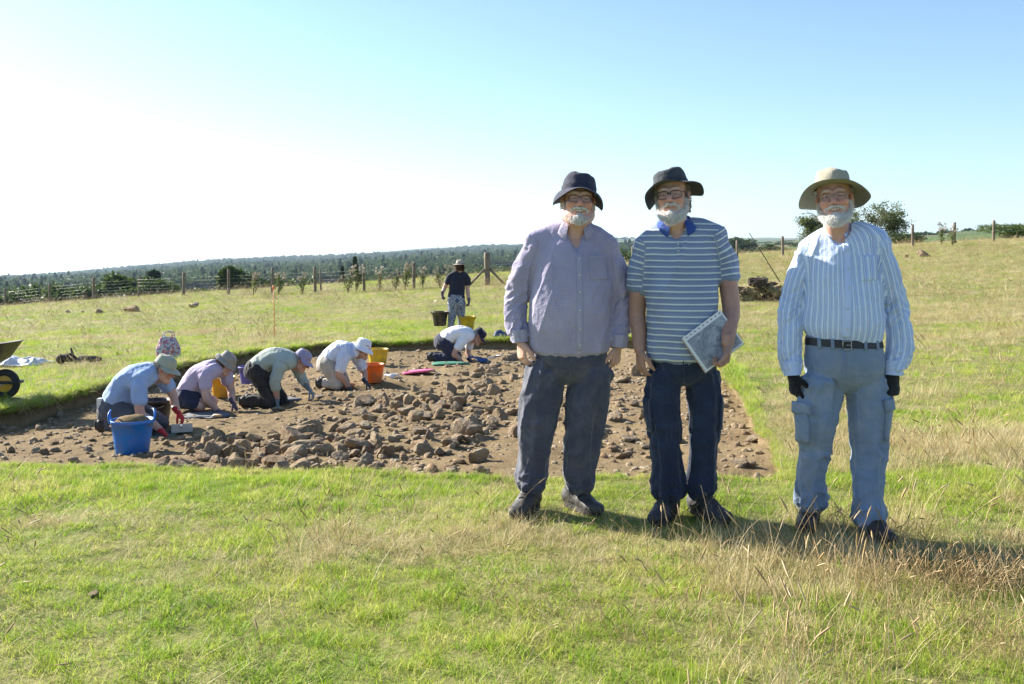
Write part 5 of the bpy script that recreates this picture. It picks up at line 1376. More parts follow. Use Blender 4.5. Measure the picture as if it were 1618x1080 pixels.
def man(spec):
    d = spec['d']; x0 = (spec['px'] - CX) * d / F; rl = A3(x0, d, float(base_z(np.array(x0), np.array(d))))
    root = empty('person', rl, spec['label'], 'person')
    J = lambda px, py, y=0.0: W(px, py, d + y) - rl
    gz = lambda p: float(base_z(np.array(p[0] + rl[0]), np.array(p[1] + rl[1]))) - rl[2]
    ch = lambda rows, **k: Chain([J(*r[0]) for r in rows], [r[1] for r in rows], [r[2] if len(r) > 2 else r[1] for r in rows], **k)
    torso = ch(spec['torso'], side=spec.get('side', (1, 0, 0)), cap=.15); yoke = ch(spec['yoke'], side=(0, 1, 0))
    sl = [ch(s, cap=.12) for s in spec['sleeves']]; hips = ch(spec['hips'], side=spec.get('side', (1, 0, 0)), cap0=.15); legs = [ch(l, cap=.10) for l in spec['legs']]
    # shirt
    lo, hi = bounds([torso, yoke] + sl, .03); g = Grid(lo, hi, .0062)
    g.add(torso, 0).add(yoke, .05)
    for s in sl: g.add(s, .035)
    for v in spec['vneck']: g.sub(ch(v), .004)
    shirt, V, Q = cloth('shirt', g, [(torso, spec.get('torso_kind', 'torso'), spec['fold'][0])] + [(s, spec['sleeve_kind'], spec['fold'][1]) for s in sl], spec['m_shirt'], root, spec['seed'], 1)
    bv = bvh_of(V, Q)
    # trousers
    lo, hi = bounds([hips] + legs, .03); g = Grid(lo, hi, .0062); g.add(hips, 0)
    for l in legs: g.add(l, .018)
    tro, V2, Q2 = cloth('trousers', g, [(hips, 'torso', .003)] + [(l, 'leg', spec['fold'][2]) for l in legs], spec['m_trousers'], root, spec['seed'] + 40, 1)
    bt = bvh_of(V2, Q2)
    # body
    hd = spec['head']; o = J(*hd['at']); R = rotm(*[math.radians(v) for v in hd['turn']])
    pcs = [core_piece([shrink(torso, .018), shrink(yoke, .018)] + [shrink(s, .03) for s in sl] + [shrink(hips, .03)] + [shrink(l, .03) for l in legs], spec['tone'])]
    pcs.append(head_mesh(o, R, hd['sc'], .003, spec['tone'], hd.get('smile', 0), J(*hd['neck']), hd.get('neck_r', .062), hd.get('jowl', 0), spec['seed'], hd.get('brow', A3(.5, .48, .45))))
    for a in spec['arms']:
        V3 = arm_piece(J(*a['elbow']), J(*a['wrist']), a['fwd'], a['palm'], a['thumb'], a['r'][0], a['r'][1], spec.get('arm_tone', spec['tone']), a.get('size', 1.0), a.get('curl', (.35, .5, .4)), J(*a['up']) if 'up' in a else None, a.get('r_up'), hand_on=not a.get('glove'), grip=a.get('grip', 0))
        pcs.append(V3)
        if a.get('glove'):
            w = J(*a['wrist']); g = Grid(w - .22, w + .22, .0035); hand(g, w, a['fwd'], a['palm'], a['thumb'], a.get('size', 1.0) * 1.1, a['curl'], .04, a.get('grip', 0))
            g.add(Chain([w - unit(a['fwd']) * .05, w, w + unit(a['fwd']) * .03], [.036, .034, .036], [.03, .027, .024], side=np.cross(a['fwd'], a['palm'])), .01)
            Vg, Qg_ = g.nets(1); me = mesh_np('glove', Vg, Qg_); fattr(me, 'fab', Vg, 'FLOAT_VECTOR'); link('glove', me, a['glove'], root)
    body_mesh(root, pcs)
    head_parts(root, o, R, hd['sc'], hd['glasses'], hd['beard'], hd['hair'], hd.get('smile', 0), spec['seed'])
    for bt_ in spec['boots']:
        p = J(*bt_['at']); boot(root, p, bt_['toe'], spec['m_boot'], m_lace, bt_.get('len', .30), .15, gz(p) + .012)
    return root, J, bv, bt, o, R, rl

S_ = lambda t: math.sin(t) ** 2
# man in the lilac shirt
spec = dict(d=5.4, px=872, label='smiling man with navy bucket hat, lilac checked shirt and dark baggy trousers', seed=3, tone=A3(.62, .365, .275), fold=(.0085, .009, .0115), sleeve_kind='sleeve',
    torso=[((908, 366, .03), .066, .062), ((905, 386, .02), .178, .098), ((904, 412, .01), .208, .130), ((903, 445, 0), .216, .148), ((901, 495, -.012), .220, .155), ((901, 552, 0), .214, .148)],
    yoke=[((845, 381, .02), .060), ((872, 370, .03), .057), ((907, 365, .03), .054), ((938, 371, .03), .057), ((960, 386, .02), .058)],
    sleeves=[[((847, 390, .02), .060), ((829, 425, .03), .061), ((816, 468, .05), .064), ((814, 503, .03), .058), ((821, 534, -.01), .045)],
             [((958, 394, .02), .058), ((974, 430, .03), .059), ((981, 470, .05), .060), ((981, 506, .03), .056), ((976, 542, -.01), .045)]],
    hips=[((902, 530, 0), .188, .122), ((902, 558, 0), .198, .136), ((902, 575, 0), .188, .125)],
    legs=[[((864, 584, 0), .104), ((855, 630, 0), .108), ((849, 690, -.01), .090), ((843, 735, 0), .080), ((839, 766, 0), .074)],
          [((936, 584, 0), .104), ((928, 630, .0), .108), ((920, 690, 0), .096), ((914, 735, .02), .086), ((912, 764, .03), .072)]],
    vneck=[[((912, 404, -.135), .006), ((911, 386, -.105), .030), ((910, 366, -.07), .050), ((909, 345, -.02), .068)], [((909, 366, .02), .060), ((909, 335, .02), .080)]],
    m_shirt=m_lilac, m_trousers=m_navy_tr, m_boot=m_boot1,
    head=dict(at=(914, 316, -.02), turn=(1, 3, 3), sc=1.07, neck=(907, 375, .02), neck_r=.068, jowl=.006, smile=1.0, glasses=(m_frame_dark, .0255, .0165, .0014, .62), beard=(m_white_hair, .05, .000, True, .72), hair=(m_white_hair, -.06, .05, .01, .02)),
    arms=[dict(elbow=(816, 480, .05), wrist=(823, 536, -.012), fwd=(.06, -.12, -1), palm=(.85, .4, 0), thumb=(0, -1, 0), r=(.030, .029), size=1.08, curl=(.35, .6, .5)),
          dict(elbow=(984, 485, .05), wrist=(976, 545, -.005), fwd=(-.12, -.05, -1), palm=(-.8, .5, 0), thumb=(0, -1, 0), r=(.030, .029), size=1.06, curl=(.5, .7, .5))],
    boots=[dict(at=(838, 778, .0), toe=(-.38, -.92), len=.31), dict(at=(909, 774, .10), toe=(.52, -.85), len=.31)])
root, J, bv, bt, o, R, rl = man(spec)
hat(root, o, rotm(math.radians(2), math.radians(8), math.radians(5)), 1.07, m_navy_hat, m_navy_hat, lambda t: .066 + .020 * S_(t), lambda t: .30 + .80 * S_(t), .092, .087, .104, .044, top=.82, seed=1, m_band=m_navy_hat)
collar(root, J(908, 360, .028), np.eye(3), m_lilac2, bv, .066, .076, .060, .026, .52, point=.070)
patch('placket', bv, J, [J(909, 400, 0), J(918, 400, 0), J(917, 549, 0), J(908, 549, 0)], 4, 40, m_lilac2, root, .0035)
buttons(bv, [J(913.5, y) for y in (408, 433, 459, 487, 516, 541)], m_button, root)
patch('breast_pocket', bv, J, [J(928, 404, 0), J(958, 404, 0), J(958, 441, 0), J(930, 441, 0)], 12, 12, m_lilac, root, .003)
patch('pocket_hem', bv, J, [J(928, 403, 0), J(958, 403, 0), J(958, 409, 0), J(928, 409, 0)], 12, 4, m_lilac2, root, .006)
for (px, py, y), r, ax in (((822, 537, -.012), .049, (.08, -.1, -1)), ((977, 545, -.01), .049, (-.1, -.1, -1))):
    c = J(px, py, y); ax = unit(ax); me_ = MB().tube([c - ax * .055, c - ax * .03, c, c + ax * .012], [r * 1.08, r * 1.02, r * .95, r * .92], 18, False).mesh('cuff'); fattr(me_, 'fab', np.array([v.co[:] for v in me_.vertices]), 'FLOAT_VECTOR'); link('cuff', me_, m_lilac2, root)
MB().tube([J(902, 566, -.168), J(901, 590, -.16), J(896, 612, -.125)], .0035, 5).build('fly_seam', m_navy_tr, root)

# man in the striped polo shirt
m_polo = clothmat('striped_polo_jersey', stripes((0.213, 0.269, 0.409), [((0.616, 0.694, 0.650), .0325, .22, 0.0), ((0.162, 0.213, 0.347), .0325, .12, .62)], 'v'))
m_blue_collar = clothmat('royal_blue_collar', flat((.035, .085, .32)))
m_dknavy = clothmat('dark_navy_cargo_trousers', flat((.016, .026, .055)), worn=((.045, .065, .115), .5), sheen=.2)
m_dkhat = clothmat('charcoal_hat_cotton', flat((.032, .038, .045)), worn=((.085, .095, .10), .6), rough=.9)
m_boot2 = pmat('dark_trail_shoe', (.045, .042, .045), .75, .5, 14, 60, .4, .004)
spec = dict(d=5.3, px=1080, label='bearded man in blue striped polo shirt holding a booklet', seed=8, tone=A3(.60, .37, .285), arm_tone=A3(.42, .235, .165), fold=(.007, .005, .0115), sleeve_kind='short', side=(1, -.28, 0),
    torso=[((1070, 360, .03), .062, .060), ((1074, 380, .02), .165, .095), ((1075, 405, .01), .188, .120), ((1076, 440, 0), .195, .134), ((1078, 495, -.01), .197, .146), ((1079, 564, 0), .194, .140)],
    yoke=[((1017, 388, .05), .056), ((1042, 371, .045), .055), ((1072, 362, .03), .052), ((1105, 360, .01), .055), ((1131, 370, -.01), .058)],
    sleeves=[[((1019, 395, .05), .056), ((1010, 425, .06), .061), ((1007, 457, .06), .058)], [((1129, 380, -.01), .058), ((1145, 410, -.01), .064), ((1152, 442, -.02), .064)]],
    hips=[((1080, 540, 0), .166, .112), ((1080, 564, 0), .178, .126), ((1080, 578, 0), .170, .118)],
    legs=[[((1049, 590, 0), .092), ((1047, 640, 0), .090), ((1051, 695, -.02), .075), ((1055, 740, -.01), .078), ((1057, 774, 0), .080)],
          [((1112, 590, 0), .092), ((1115, 640, 0), .090), ((1112, 695, -.01), .076), ((1110, 740, .01), .072), ((1109, 772, .02), .072)]],
    vneck=[[((1069, 381, -.115), .012), ((1068, 368, -.085), .042), ((1068, 350, -.04), .056)], [((1070, 360, .02), .058), ((1070, 335, .02), .075)]],
    m_shirt=m_polo, m_trousers=m_dknavy, m_boot=m_boot2,
    head=dict(at=(1062, 309, -.03), turn=(-17, 1, -5), sc=1.05, neck=(1070, 368, .02), neck_r=.060, smile=0.0, glasses=(m_frame_dark, .027, .0185, .0022, .5), beard=(m_white_hair, .45, .024, True, .9), hair=(m_grey_hair, -.07, .06, -.015, .022)),
    arms=[dict(up=(1010, 440, .06), r_up=.050, elbow=(1007, 492, .07), wrist=(1011, 551, -.0), fwd=(.04, -.14, -1), palm=(.9, .3, 0), thumb=(0, -1, 0), r=(.045, .031), size=1.08, curl=(.3, .45, .4)),
          dict(up=(1148, 425, -.02), r_up=.052, elbow=(1155, 487, -.06), wrist=(1150, 541, -.205), fwd=(-.12, -.10, -1), palm=(-.95, -.1, -.1), thumb=(0, -1, 0), r=(.046, .032), size=1.08, curl=(.65, .75, .5), grip=.1)],
    boots=[dict(at=(1056, 787, .03), toe=(-.48, -.88), len=.31), dict(at=(1108, 786, .05), toe=(.42, -.9), len=.31)])
root, J, bv, bt, o, R, rl = man(spec); MAN2 = (root, J, rl)
hat(root, o, rotm(math.radians(-16), math.radians(9), math.radians(-10)), 1.05, m_dkhat, m_dkhat, lambda t: .070 + .018 * S_(t), lambda t: .02 + .85 * S_(t) * (1.0 if math.sin(t) < 0 else .55) + .25 * (1 - math.cos(t)) / 2, .088, .087, .104, .050, top=.84, seed=4, wav=.010, m_band=m_dkhat, dent=.12)
collar(root, J(1070, 356, .028), np.array(Matrix.Rotation(math.radians(-8), 3, 'Z')), m_blue_collar, bv, .064, .074, .062, .028, .50, point=.055)
patch('placket', bv, J, [J(1064, 378, 0), J(1070, 378, 0), J(1070, 401, 0), J(1064, 401, 0)], 4, 12, m_polo, root, .003)
buttons(bv, [J(1067, 385), J(1067, 396)], m_button, root, .005)
for s, (px, py) in ((-1, (1026, 655)), (1, (1137, 652))):
    c = J(px, py, -.02); patch('cargo_pocket', bt, J, [c + A3(0, -.06, .085), c + A3(0, .06, .085), c + A3(0, .06, -.085), c + A3(0, -.06, -.085)], 8, 8, m_dknavy, root, .010, (-s, 0, 0), 0)
MB().tube([J(1080, 570, -.15), J(1081, 592, -.148), J(1081, 606, -.12)], .003, 5).build('fly_seam', m_dknavy, root)

# booklet with a printed aerial survey, held against his hip
m_print, nt, N, L, B = nmat('aerial_survey_print')
tc = N.new('ShaderNodeTexCoord'); n1 = noise_node(N, L, 16, 8, .62, tc.outputs['Object'], dist=.7); n2_ = noise_node(N, L, 9, 3, .5, tc.outputs['Object'], dist=.4)
lines = ramp(N, L, mathn(N, L, 'FRACT', mathn(N, L, 'MULTIPLY', n2_.outputs['Fac'], 13.0)), [(.0, (1, 1, 1)), (.10, (1, 1, 1)), (.16, (0, 0, 0)), (1, (0, 0, 0))])
L.new(mixc(N, L, mathn(N, L, 'MULTIPLY', lines.outputs[0], .45), ramp(N, L, n1.outputs['Fac'], [(.32, (.10, .115, .15)), (.5, (.24, .27, .335)), (.68, (.46, .50, .58))]).outputs[0], (.58, .62, .70)), B.inputs['Base Color'])
B.inputs['Roughness'].default_value = .3
m_paper = pmat('white_paper', (.74, .76, .80), .4, .06, 9, 30, .05); m_pink = pmat('pink_paper', (.62, .26, .24), .6, .1, 9, 30, 0); m_mint = pmat('mint_paper', (.42, .66, .58), .6, .1, 9, 30, 0)
rl2 = MAN2[2]; A_, B_, C_ = W(1138, 489, 5.142), W(1078, 534, 5.108), W(1112, 590, 5.108)
ux = unit(A_ - B_); lx = np.linalg.norm(A_ - B_); vy = C_ - B_; vy = vy - ux * (vy @ ux); ly = np.linalg.norm(vy); vy /= ly; nz_ = np.cross(ux, vy); nz_ = nz_ if nz_[1] < 0 else -nz_
bk = empty('booklet', B_, 'thin booklet with grey aerial survey cover held at the striped-polo man\'s hip', 'booklet')
M = Matrix(((ux[0], vy[0], nz_[0], B_[0]), (ux[1], vy[1], nz_[1], B_[1]), (ux[2], vy[2], nz_[2], B_[2]), (0, 0, 0, 1))); bk.matrix_world = M
def sheet(nm, x0, x1, y0, y1, z, t, mat): return MB().box(((x0 + x1) / 2, (y0 + y1) / 2, z), ((x1 - x0) / 2, (y1 - y0) / 2, t / 2)).build(nm, mat, bk, False)
sheet('back_cover', -.006, lx - .006, .004, ly + .006, -.010, .003, m_pink); sheet('pages', -.003, lx - .002, .002, ly + .004, -.006, .004, m_mint); sheet('front_cover', 0, lx, 0, ly, -.001, .004, m_paper); sheet('cover_picture', .012, lx - .008, .026, ly - .008, .0022, .0015, m_print)
for k in range(9): sheet('binding_hole', .018 + k * (lx - .036) / 8, .024 + k * (lx - .036) / 8, .008, .014, .0018, .001, m_dknavy)

# man in the blue striped shirt and cargo trousers
m_blue = clothmat('pale_blue_striped_shirt', stripes((0.456, 0.570, 0.821), [((0.684, 0.775, 0.900), .034, .30, 0.0), ((0.279, 0.370, 0.593), .034, .075, .40), ((0.279, 0.370, 0.593), .034, .075, .62), ((0.730, 0.798, 0.900), .034, .09, .51)], 'u'))
m_blue2 = clothmat('pale_blue_placket', flat((0.524, 0.638, 0.900)))
m_greyblue = clothmat('faded_blue_grey_cargo', flat((0.189, 0.254, 0.351)), worn=((0.403, 0.416, 0.403), .45), sheen=.2)
m_khaki = clothmat('khaki_hat_cotton', flat((.33, .30, .22)), worn=((.45, .41, .32), .4), rough=.9)
m_khaki2 = clothmat('khaki_hat_underbrim', flat((.25, .25, .185)), rough=.9)
m_glove = clothmat('black_knit_glove', flat((.012, .012, .014)), rough=.9, weave=300, bstr=.8)
m_boot3 = pmat('dark_brown_leather', (.040, .030, .026), .6, .4, 10, 60, .4, .004)
m_belt = pmat('black_leather_belt', (.014, .013, .013), .45, .3, 20, 80, .2); m_metal = pmat('dull_metal', (.45, .43, .40), .35, .1, 20, 40, .1, metal=.9)
spec = dict(d=5.07, px=1326, label='white-bearded man with khaki wide-brim hat, blue striped shirt and black gloves', seed=14, tone=A3(.64, .37, .285), fold=(.0085, .009, .0115), sleeve_kind='sleeve', torso_kind='tucked', side=(1, -.38, 0),
    torso=[((1322, 370, .03), .060, .058), ((1328, 388, .02), .172, .095), ((1331, 412, .01), .180, .112), ((1332, 440, 0), .184, .122), ((1334, 480, -.01), .194, .132), ((1334, 511, -.01), .203, .140), ((1331, 528, 0), .182, .126)],
    yoke=[((1273, 396, .08), .054), ((1298, 379, .06), .052), ((1325, 370, .03), .050), ((1358, 367, -.01), .052), ((1390, 379, -.04), .056)],
    sleeves=[[((1276, 404, .08), .053), ((1260, 440, .08), .054), ((1249, 495, .07), .055), ((1247, 548, .04), .058), ((1251, 586, 0), .040)],
             [((1388, 389, -.04), .054), ((1404, 435, -.04), .054), ((1415, 490, .0), .056), ((1422, 548, -.02), .064), ((1412, 586, -.05), .046)]],
    hips=[((1331, 526, 0), .176, .122), ((1333, 552, 0), .190, .135), ((1334, 575, 0), .196, .140), ((1333, 590, 0), .17, .11)],
    legs=[[((1299, 600, 0), .108), ((1292, 660, -.01), .096), ((1288, 712, 0), .076), ((1281, 757, .02), .072), ((1283, 796, .04), .078)],
          [((1367, 600, 0), .108), ((1372, 660, -.02), .094), ((1373, 712, -.04), .075), ((1371, 770, -.06), .070), ((1372, 824, -.08), .078)]],
    vneck=[[((1330, 388, -.105), .012), ((1327, 375, -.08), .040), ((1325, 358, -.04), .056)], [((1323, 368, .02), .056), ((1323, 345, .02), .075)]],
    m_shirt=m_blue, m_trousers=m_greyblue, m_boot=m_boot3,
    head=dict(at=(1318, 313, -.03), turn=(-20, 3, -6), sc=1.06, neck=(1322, 382, .02), neck_r=.058, smile=.8, glasses=(m_frame_metal, .026, .016, .0013, .6), beard=(m_white_hair, .40, .010, True, .9), hair=(m_white_hair, -.05, .05, .0, .015)),
    arms=[dict(elbow=(1250, 500, .07), wrist=(1253, 588, -.0), fwd=(.10, -.1, -1), palm=(.9, .3, 0), thumb=(0, -1, 0), r=(.027, .028), curl=(.45, .6, .5), size=1.05, glove=m_glove, grip=.2),
          dict(elbow=(1418, 490, .0), wrist=(1411, 588, -.05), fwd=(-.05, -.1, -1), palm=(-.5, .85, 0), thumb=(-1, -.4, 0), r=(.027, .028), curl=(.6, .8, .6), size=1.08, glove=m_glove, grip=.2)],
    boots=[dict(at=(1281, 806, .10), toe=(-.42, -.9), len=.30), dict(at=(1373, 838, -.06), toe=(.12, -1), len=.30)])
root, J, bv, bt, o, R, rl = man(spec); MAN3 = (root, J, rl)
hat(root, o, rotm(math.radians(-18), math.radians(11), math.radians(-5)), 1.06, m_khaki, m_khaki2, lambda t: .092 + .012 * S_(t), lambda t: .02 + .42 * S_(t) + .60 * (1 - math.cos(t)) / 2, .092, .087, .105, .050, m_band=m_khaki2, top=.80, seed=9, wav=.006)
collar(root, J(1323, 366, .028), np.array(Matrix.Rotation(math.radians(-14), 3, 'Z')), m_blue2, bv, .061, .071, .062, .03, .34, stand=True)
patch('placket', bv, J, [J(1324, 386, 0), J(1335, 386, 0), J(1329, 530, 0), J(1318, 530, 0)], 4, 40, m_blue2, root, .0035)
buttons(bv, [J(x, y) for x, y in ((1330, 395), (1329, 424), (1327, 453), (1325, 485), (1324, 516))], m_button, root)
patch('breast_pocket', bv, J, [J(1346, 404, 0), J(1377, 402, 0), J(1376, 441, 0), J(1347, 443, 0)], 12, 12, m_blue, root, .003)
c = J(1331, 540, 0); V, Fq = ring_patch(bt, c, J(1331, 546, 0)[2], J(1331, 534, 0)[2], 56, .004, -.004); link('belt', mesh_np('belt', V, Fq), m_belt, root)
hit = bt.ray_cast(Vector(J(1324, 541, 0)) - Vector((0, 1, 0)), Vector((0, 1, 0))); q = np.array(hit[0]) + A3(0, -.010, 0)
mb = MB(); hw, hh = .021, .021
mb.tube([q + A3(-hw, 0, -hh), q + A3(hw, 0, -hh), q + A3(hw, 0, hh), q + A3(-hw, 0, hh), q + A3(-hw, 0, -hh)], .0035, 6).tube([q + A3(-hw * .2, -.002, 0), q + A3(hw, -.002, 0)], .0025, 5); mb.build('buckle', m_metal, root)
for px in (1290, 1306, 1352, 1372):
    patch('belt_loop', bt, J, [J(px - 2, 533, 0), J(px + 2, 533, 0), J(px + 2, 549, 0), J(px - 2, 549, 0)], 3, 5, m_greyblue, root, .009)
for s, (px, py) in ((-1, (1262, 666)), (1, (1399, 660))):
    c = J(px, py, -.02); D = (-s * .86, .5, 0); t_ = A3(-D[1] * -1, D[0] * -1, 0); t_ = unit(A3(D[1], -D[0], 0))
    patch('cargo_pocket', bt, J, [c + t_ * -.075 + A3(0, 0, .075), c + t_ * .075 + A3(0, 0, .075), c + t_ * .075 + A3(0, 0, -.10), c + t_ * -.075 + A3(0, 0, -.10)], 8, 9, m_greyblue, root, .016, D, 0)
    patch('pocket_flap', bt, J, [c + t_ * -.082 + A3(0, 0, .10), c + t_ * .082 + A3(0, 0, .10), c + t_ * .082 + A3(0, 0, .045), c + t_ * -.082 + A3(0, 0, .045)], 8, 5, m_greyblue, root, .024, D, 0)
MB().tube([J(1332, 552, -.15), J(1333, 590, -.155), J(1332, 618, -.13)], .003, 5).build('fly_seam', m_greyblue, root)
for (px, py, y), r, ax in (((1252, 590, 0), .046, (.06, -.1, -1)), ((1411, 590, -.05), .046, (-.08, -.1, -1))):
    c = J(px, py, y); ax = unit(ax); me_ = MB().tube([c - ax * .065, c - ax * .03, c, c + ax * .008], [r * 1.06, r * 1.0, r * .96, r * .94], 18, False).mesh('cuff'); fattr(me_, 'fab', np.array([v.co[:] for v in me_.vertices]), 'FLOAT_VECTOR'); link('cuff', me_, m_blue2, root)
# ------------------------------------------------------------------ the people digging, and the woman carrying buckets
def plain(name, c, worn=None, **k): return clothmat(name, flat(c), worn=worn, **k)
def glove_on(root, w, fwd, palm, thumb, mat, size=1.0, curl=(.5, .6, .4), h=.0065):
    w = np.asarray(w, float); g = Grid(w - .24, w + .24, h); hand(g, w, fwd, palm, thumb, size * 1.15, curl, .04, .15)
    g.add(Chain([w - unit(fwd) * .04, w, w + unit(fwd) * .03], [.038, .036, .036], [.034, .030, .026], side=np.cross(fwd, palm)), .01)
    V, Q = g.nets(1); me = mesh_np('glove', V, Q); fattr(me, 'fab', V, 'FLOAT_VECTOR'); link('glove', me, mat, root)
def kneel_boot(root, ank, mat, out=(-1, 0, 0)):
    a = np.asarray(ank, float); g = Grid(a - .26, a + .26, .008)
    o = unit(out); toe = A3(a[0] - o[0] * -.03, a[1], a[2]) + A3(0, 0, -.0)
    toe = a + o * .06 + A3(0, 0, -a[2] + .045 + GZ[0]); heel = a + o * .085 + A3(0, 0, .02)
    g.add(Chain([a - o * .06, a, heel * .6 + a * .4], [.055, .055, .05], side=(0, 1, 0)), 0); g.add(Chain([heel - o * .03, heel * .5 + toe * .5 - o * .01, toe - o * .01], [.045, .05, .045], [.045, .05, .04], side=(0, 1, 0)), .03)
    V, Q = g.nets(1); b = link('boot', mesh_np('boot', V, Q), mat, root)
    p0, p1 = heel + o * .016, toe + o * .036
    mb = MB().tube([p0 + A3(0, 0, .03), p0, p0 * .5 + p1 * .5, p1], [.030, .046, .048, .040], 10); Vs = np.concatenate(mb.V)
    ax = unit(p1 - p0); nrm = unit(o - ax * (o @ ax)); ctr = (p0 + p1) / 2; dd = (Vs - ctr) @ nrm; Vs = Vs - np.outer(dd * .72, nrm); mb.V = [Vs]; mb.build('sole', m_sole, b)
GZ = [0.0]
def digger(sp):
    d = sp['d']; x0 = (sp['px'] - CX) * d / F; rl = A3(x0, d, float(floor_z(np.array(x0), np.array(d)))); root = empty('person', rl, sp['label'], 'person', sp.get('group'))
    J = lambda px, py, y=0.0: np.array([(px - CX) * d / F - x0, y, CAMZ + (HY - py) * d / F - rl[2]])
    GZ[0] = 0.0
    hw = sp.get('hw', .165)
    pel, neck = J(*sp['pelvis']), J(*sp['neck']); ax = neck - pel; up = unit(A3(-ax[2], 0, ax[0])); L_ = np.linalg.norm(ax); ar = sp.get('arch', .06); th = sp.get('thick', .125)
    torso = Chain([neck, neck - ax * .18 + up * ar * .25, pel + ax * .5 + up * ar, pel + ax * .2 + up * ar * .6, pel - ax * .03], [.065, hw * .98, hw * 1.0, hw * 1.02, hw * .98], [.062, th * .86, th, th * 1.05, th * .95], side=(0, 1, 0), cap=.25)
    shs = [J(*sp['arms'][k]['sh']) + A3(0, (-1, 1)[k] * hw * .92, 0) for k in (0, 1)]
    yoke = Chain([shs[0], (shs[0] + shs[1]) / 2 * .35 + neck * .65 - A3(0, hw * .4, 0), (shs[0] + shs[1]) / 2 * .35 + neck * .65 + A3(0, hw * .4, 0), shs[1]], [.07, .075, .075, .07])
    sleeves = []; arms = []
    for k in (0, 1):
        a = sp['arms'][k]; yo = (-1, 1)[k] * hw * .92
        el = J(*a['el']) + A3(0, yo * a.get('ey', 1.15), 0); wr = J(*a['wr']) + A3(0, yo * a.get('wy', .75), 0); sh = shs[k]
        if sp['sleeve'] < 1: e2 = sh * (1 - sp['sleeve']) + el * sp['sleeve']; sleeves.append(Chain([sh, sh * .5 + e2 * .5, e2], [.078, .074, .070], cap=.12))
        else: w2 = el * (2 - sp['sleeve']) + wr * (sp['sleeve'] - 1); sleeves.append(Chain([sh, sh * .5 + el * .5, el, w2], [.076, .068, .060, .052], cap=.12))
        arms.append((sh, el, wr))
    lo, hi = bounds([torso, yoke] + sleeves, .03); g = Grid(lo, hi, .0095); g.add(torso, 0).add(yoke, .05)
    for s_ in sleeves: g.add(s_, .025)
    shirt, V, Q = cloth('shirt', g, [(torso, 'short', .010)] + [(s_, 'short' if sp['sleeve'] < 1 else 'sleeve', .007) for s_ in sleeves], sp['m_shirt'], root, sp['seed'], 1)
    # trousers or shorts
    hips = Chain([pel + ax * .12, pel - ax * .06, pel - ax * .15 - A3(0, 0, .03)], [hw * .98, hw * 1.02, hw * .9], [th * .98, th * 1.08, th * .9], side=(0, 1, 0), cap0=.2)
    kn, an = J(*sp['knee']), J(*sp['ankle']); legs = []; skin = []
    for s_ in (-1, 1):
        off = A3(0, s_ * hw * .58, 0); h0 = pel + off - A3(0, 0, .02); k0 = kn + off * 1.15 + A3(0 if s_ < 0 else sp.get('kdx', .0), 0, 0); a0 = an + off * 1.05
        k0[2] = max(k0[2], .075); a0[2] = max(a0[2], .085)
        if sp.get('shorts'):
            e = h0 * (1 - sp['shorts']) + k0 * sp['shorts']; legs.append(Chain([h0, h0 * .5 + e * .5, e], [.112, .11, .105], cap=.12)); skin.append(Chain([h0 * .5 + k0 * .5, k0], [.085, .068])); skin.append(Chain([k0, k0 * .5 + a0 * .5, a0], [.064, .058, .042]))
        else:
            legs.append(Chain([h0, h0 * .5 + k0 * .5 + unit(A3(1, 0, .3)) * .01, k0], [.112, .098, .078])); legs.append(Chain([k0, k0 * .5 + a0 * .5, a0], [.076, .070, .062], cap=.15))
        kneel_boot(root, a0, sp['m_boot'])
    lo, hi = bounds([hips] + legs, .03); g = Grid(lo, hi, .0095); g.add(hips, 0)
    for l in legs: g.add(l, .025)
    cloth(sp.get('lower', 'trousers'), g, [(hips, 'short', .006)] + [(l, 'short', .010) for l in legs], sp['m_trousers'], root, sp['seed'] + 9, 1)
    hd = sp['head']; o = J(*hd['at']); R = rotm(*[math.radians(v) for v in hd['turn']]); tone = sp.get('tone', A3(.50, .29, .21))
    pcs = [core_piece([shrink(torso, .03), shrink(yoke, .03), shrink(hips, .035)] + [shrink(l, .03) for l in legs], tone, .016)]
    if skin:
        lo, hi = bounds(skin, .03); g = Grid(lo, hi, .009)
        for c in skin: g.add(c, .03)
        V, Q = g.nets(1); pcs.append((V, Q, tone_of(V, tone, 4)))
    pcs.append(head_mesh(o, R, hd.get('sc', 1.0), .0055, tone, 0, neck - ax * .05, .060, 0, sp['seed'], hd.get('brow', A3(.3, .22, .16))))
    for k, (sh, el, wr) in enumerate(arms):
        f = unit(A3(*sp['arms'][k].get('fwd', (.55, 0, -.8)))); V3 = arm_piece(el, wr, f, (0, 0, -1), (0, 1 if k == 0 else -1, 0), .046, .034, tone, 1.0, up=sh, r_up=.052, h=.008, hand_on=False); pcs.append(V3)
        glove_on(root, wr, f, A3(-.7, 0, -.7), (0, 1 if k == 0 else -1, 0), sp['m_glove'])
    body_mesh(root, pcs)
    head_parts(root, o, R, hd.get('sc', 1.0), hd.get('glasses'), None, hd.get('hair'), 0, sp['seed'], eyes=False)
    ht = sp['hat']; hat(root, o, R if 'hturn' not in hd else rotm(*[math.radians(v) for v in hd['hturn']]), hd.get('sc', 1.0) * 1.02, ht['m'], ht.get('m2', ht['m']), ht['w'], ht['dr'], ht.get('ch', .09), zb=ht.get('zb', .04), seed=sp['seed'], m_band=ht.get('band'), top=ht.get('top', .8), name=ht.get('name', 'hat'))
    return root, J, rl, bvh_of(np.array([v.co[:] for v in shirt.data.vertices]), np.array([p.vertices[:] for p in shirt.data.polygons])), o, R, arms
cap_w = lambda t: .004 + .072 * max(0, math.cos(t)) ** .6 if math.cos(t) > .05 else .004
cap_d = lambda t: .30
m_dkboot = pmat('dark_work_boot', (.03, .028, .027), .7, .4, 12, 60, .3)
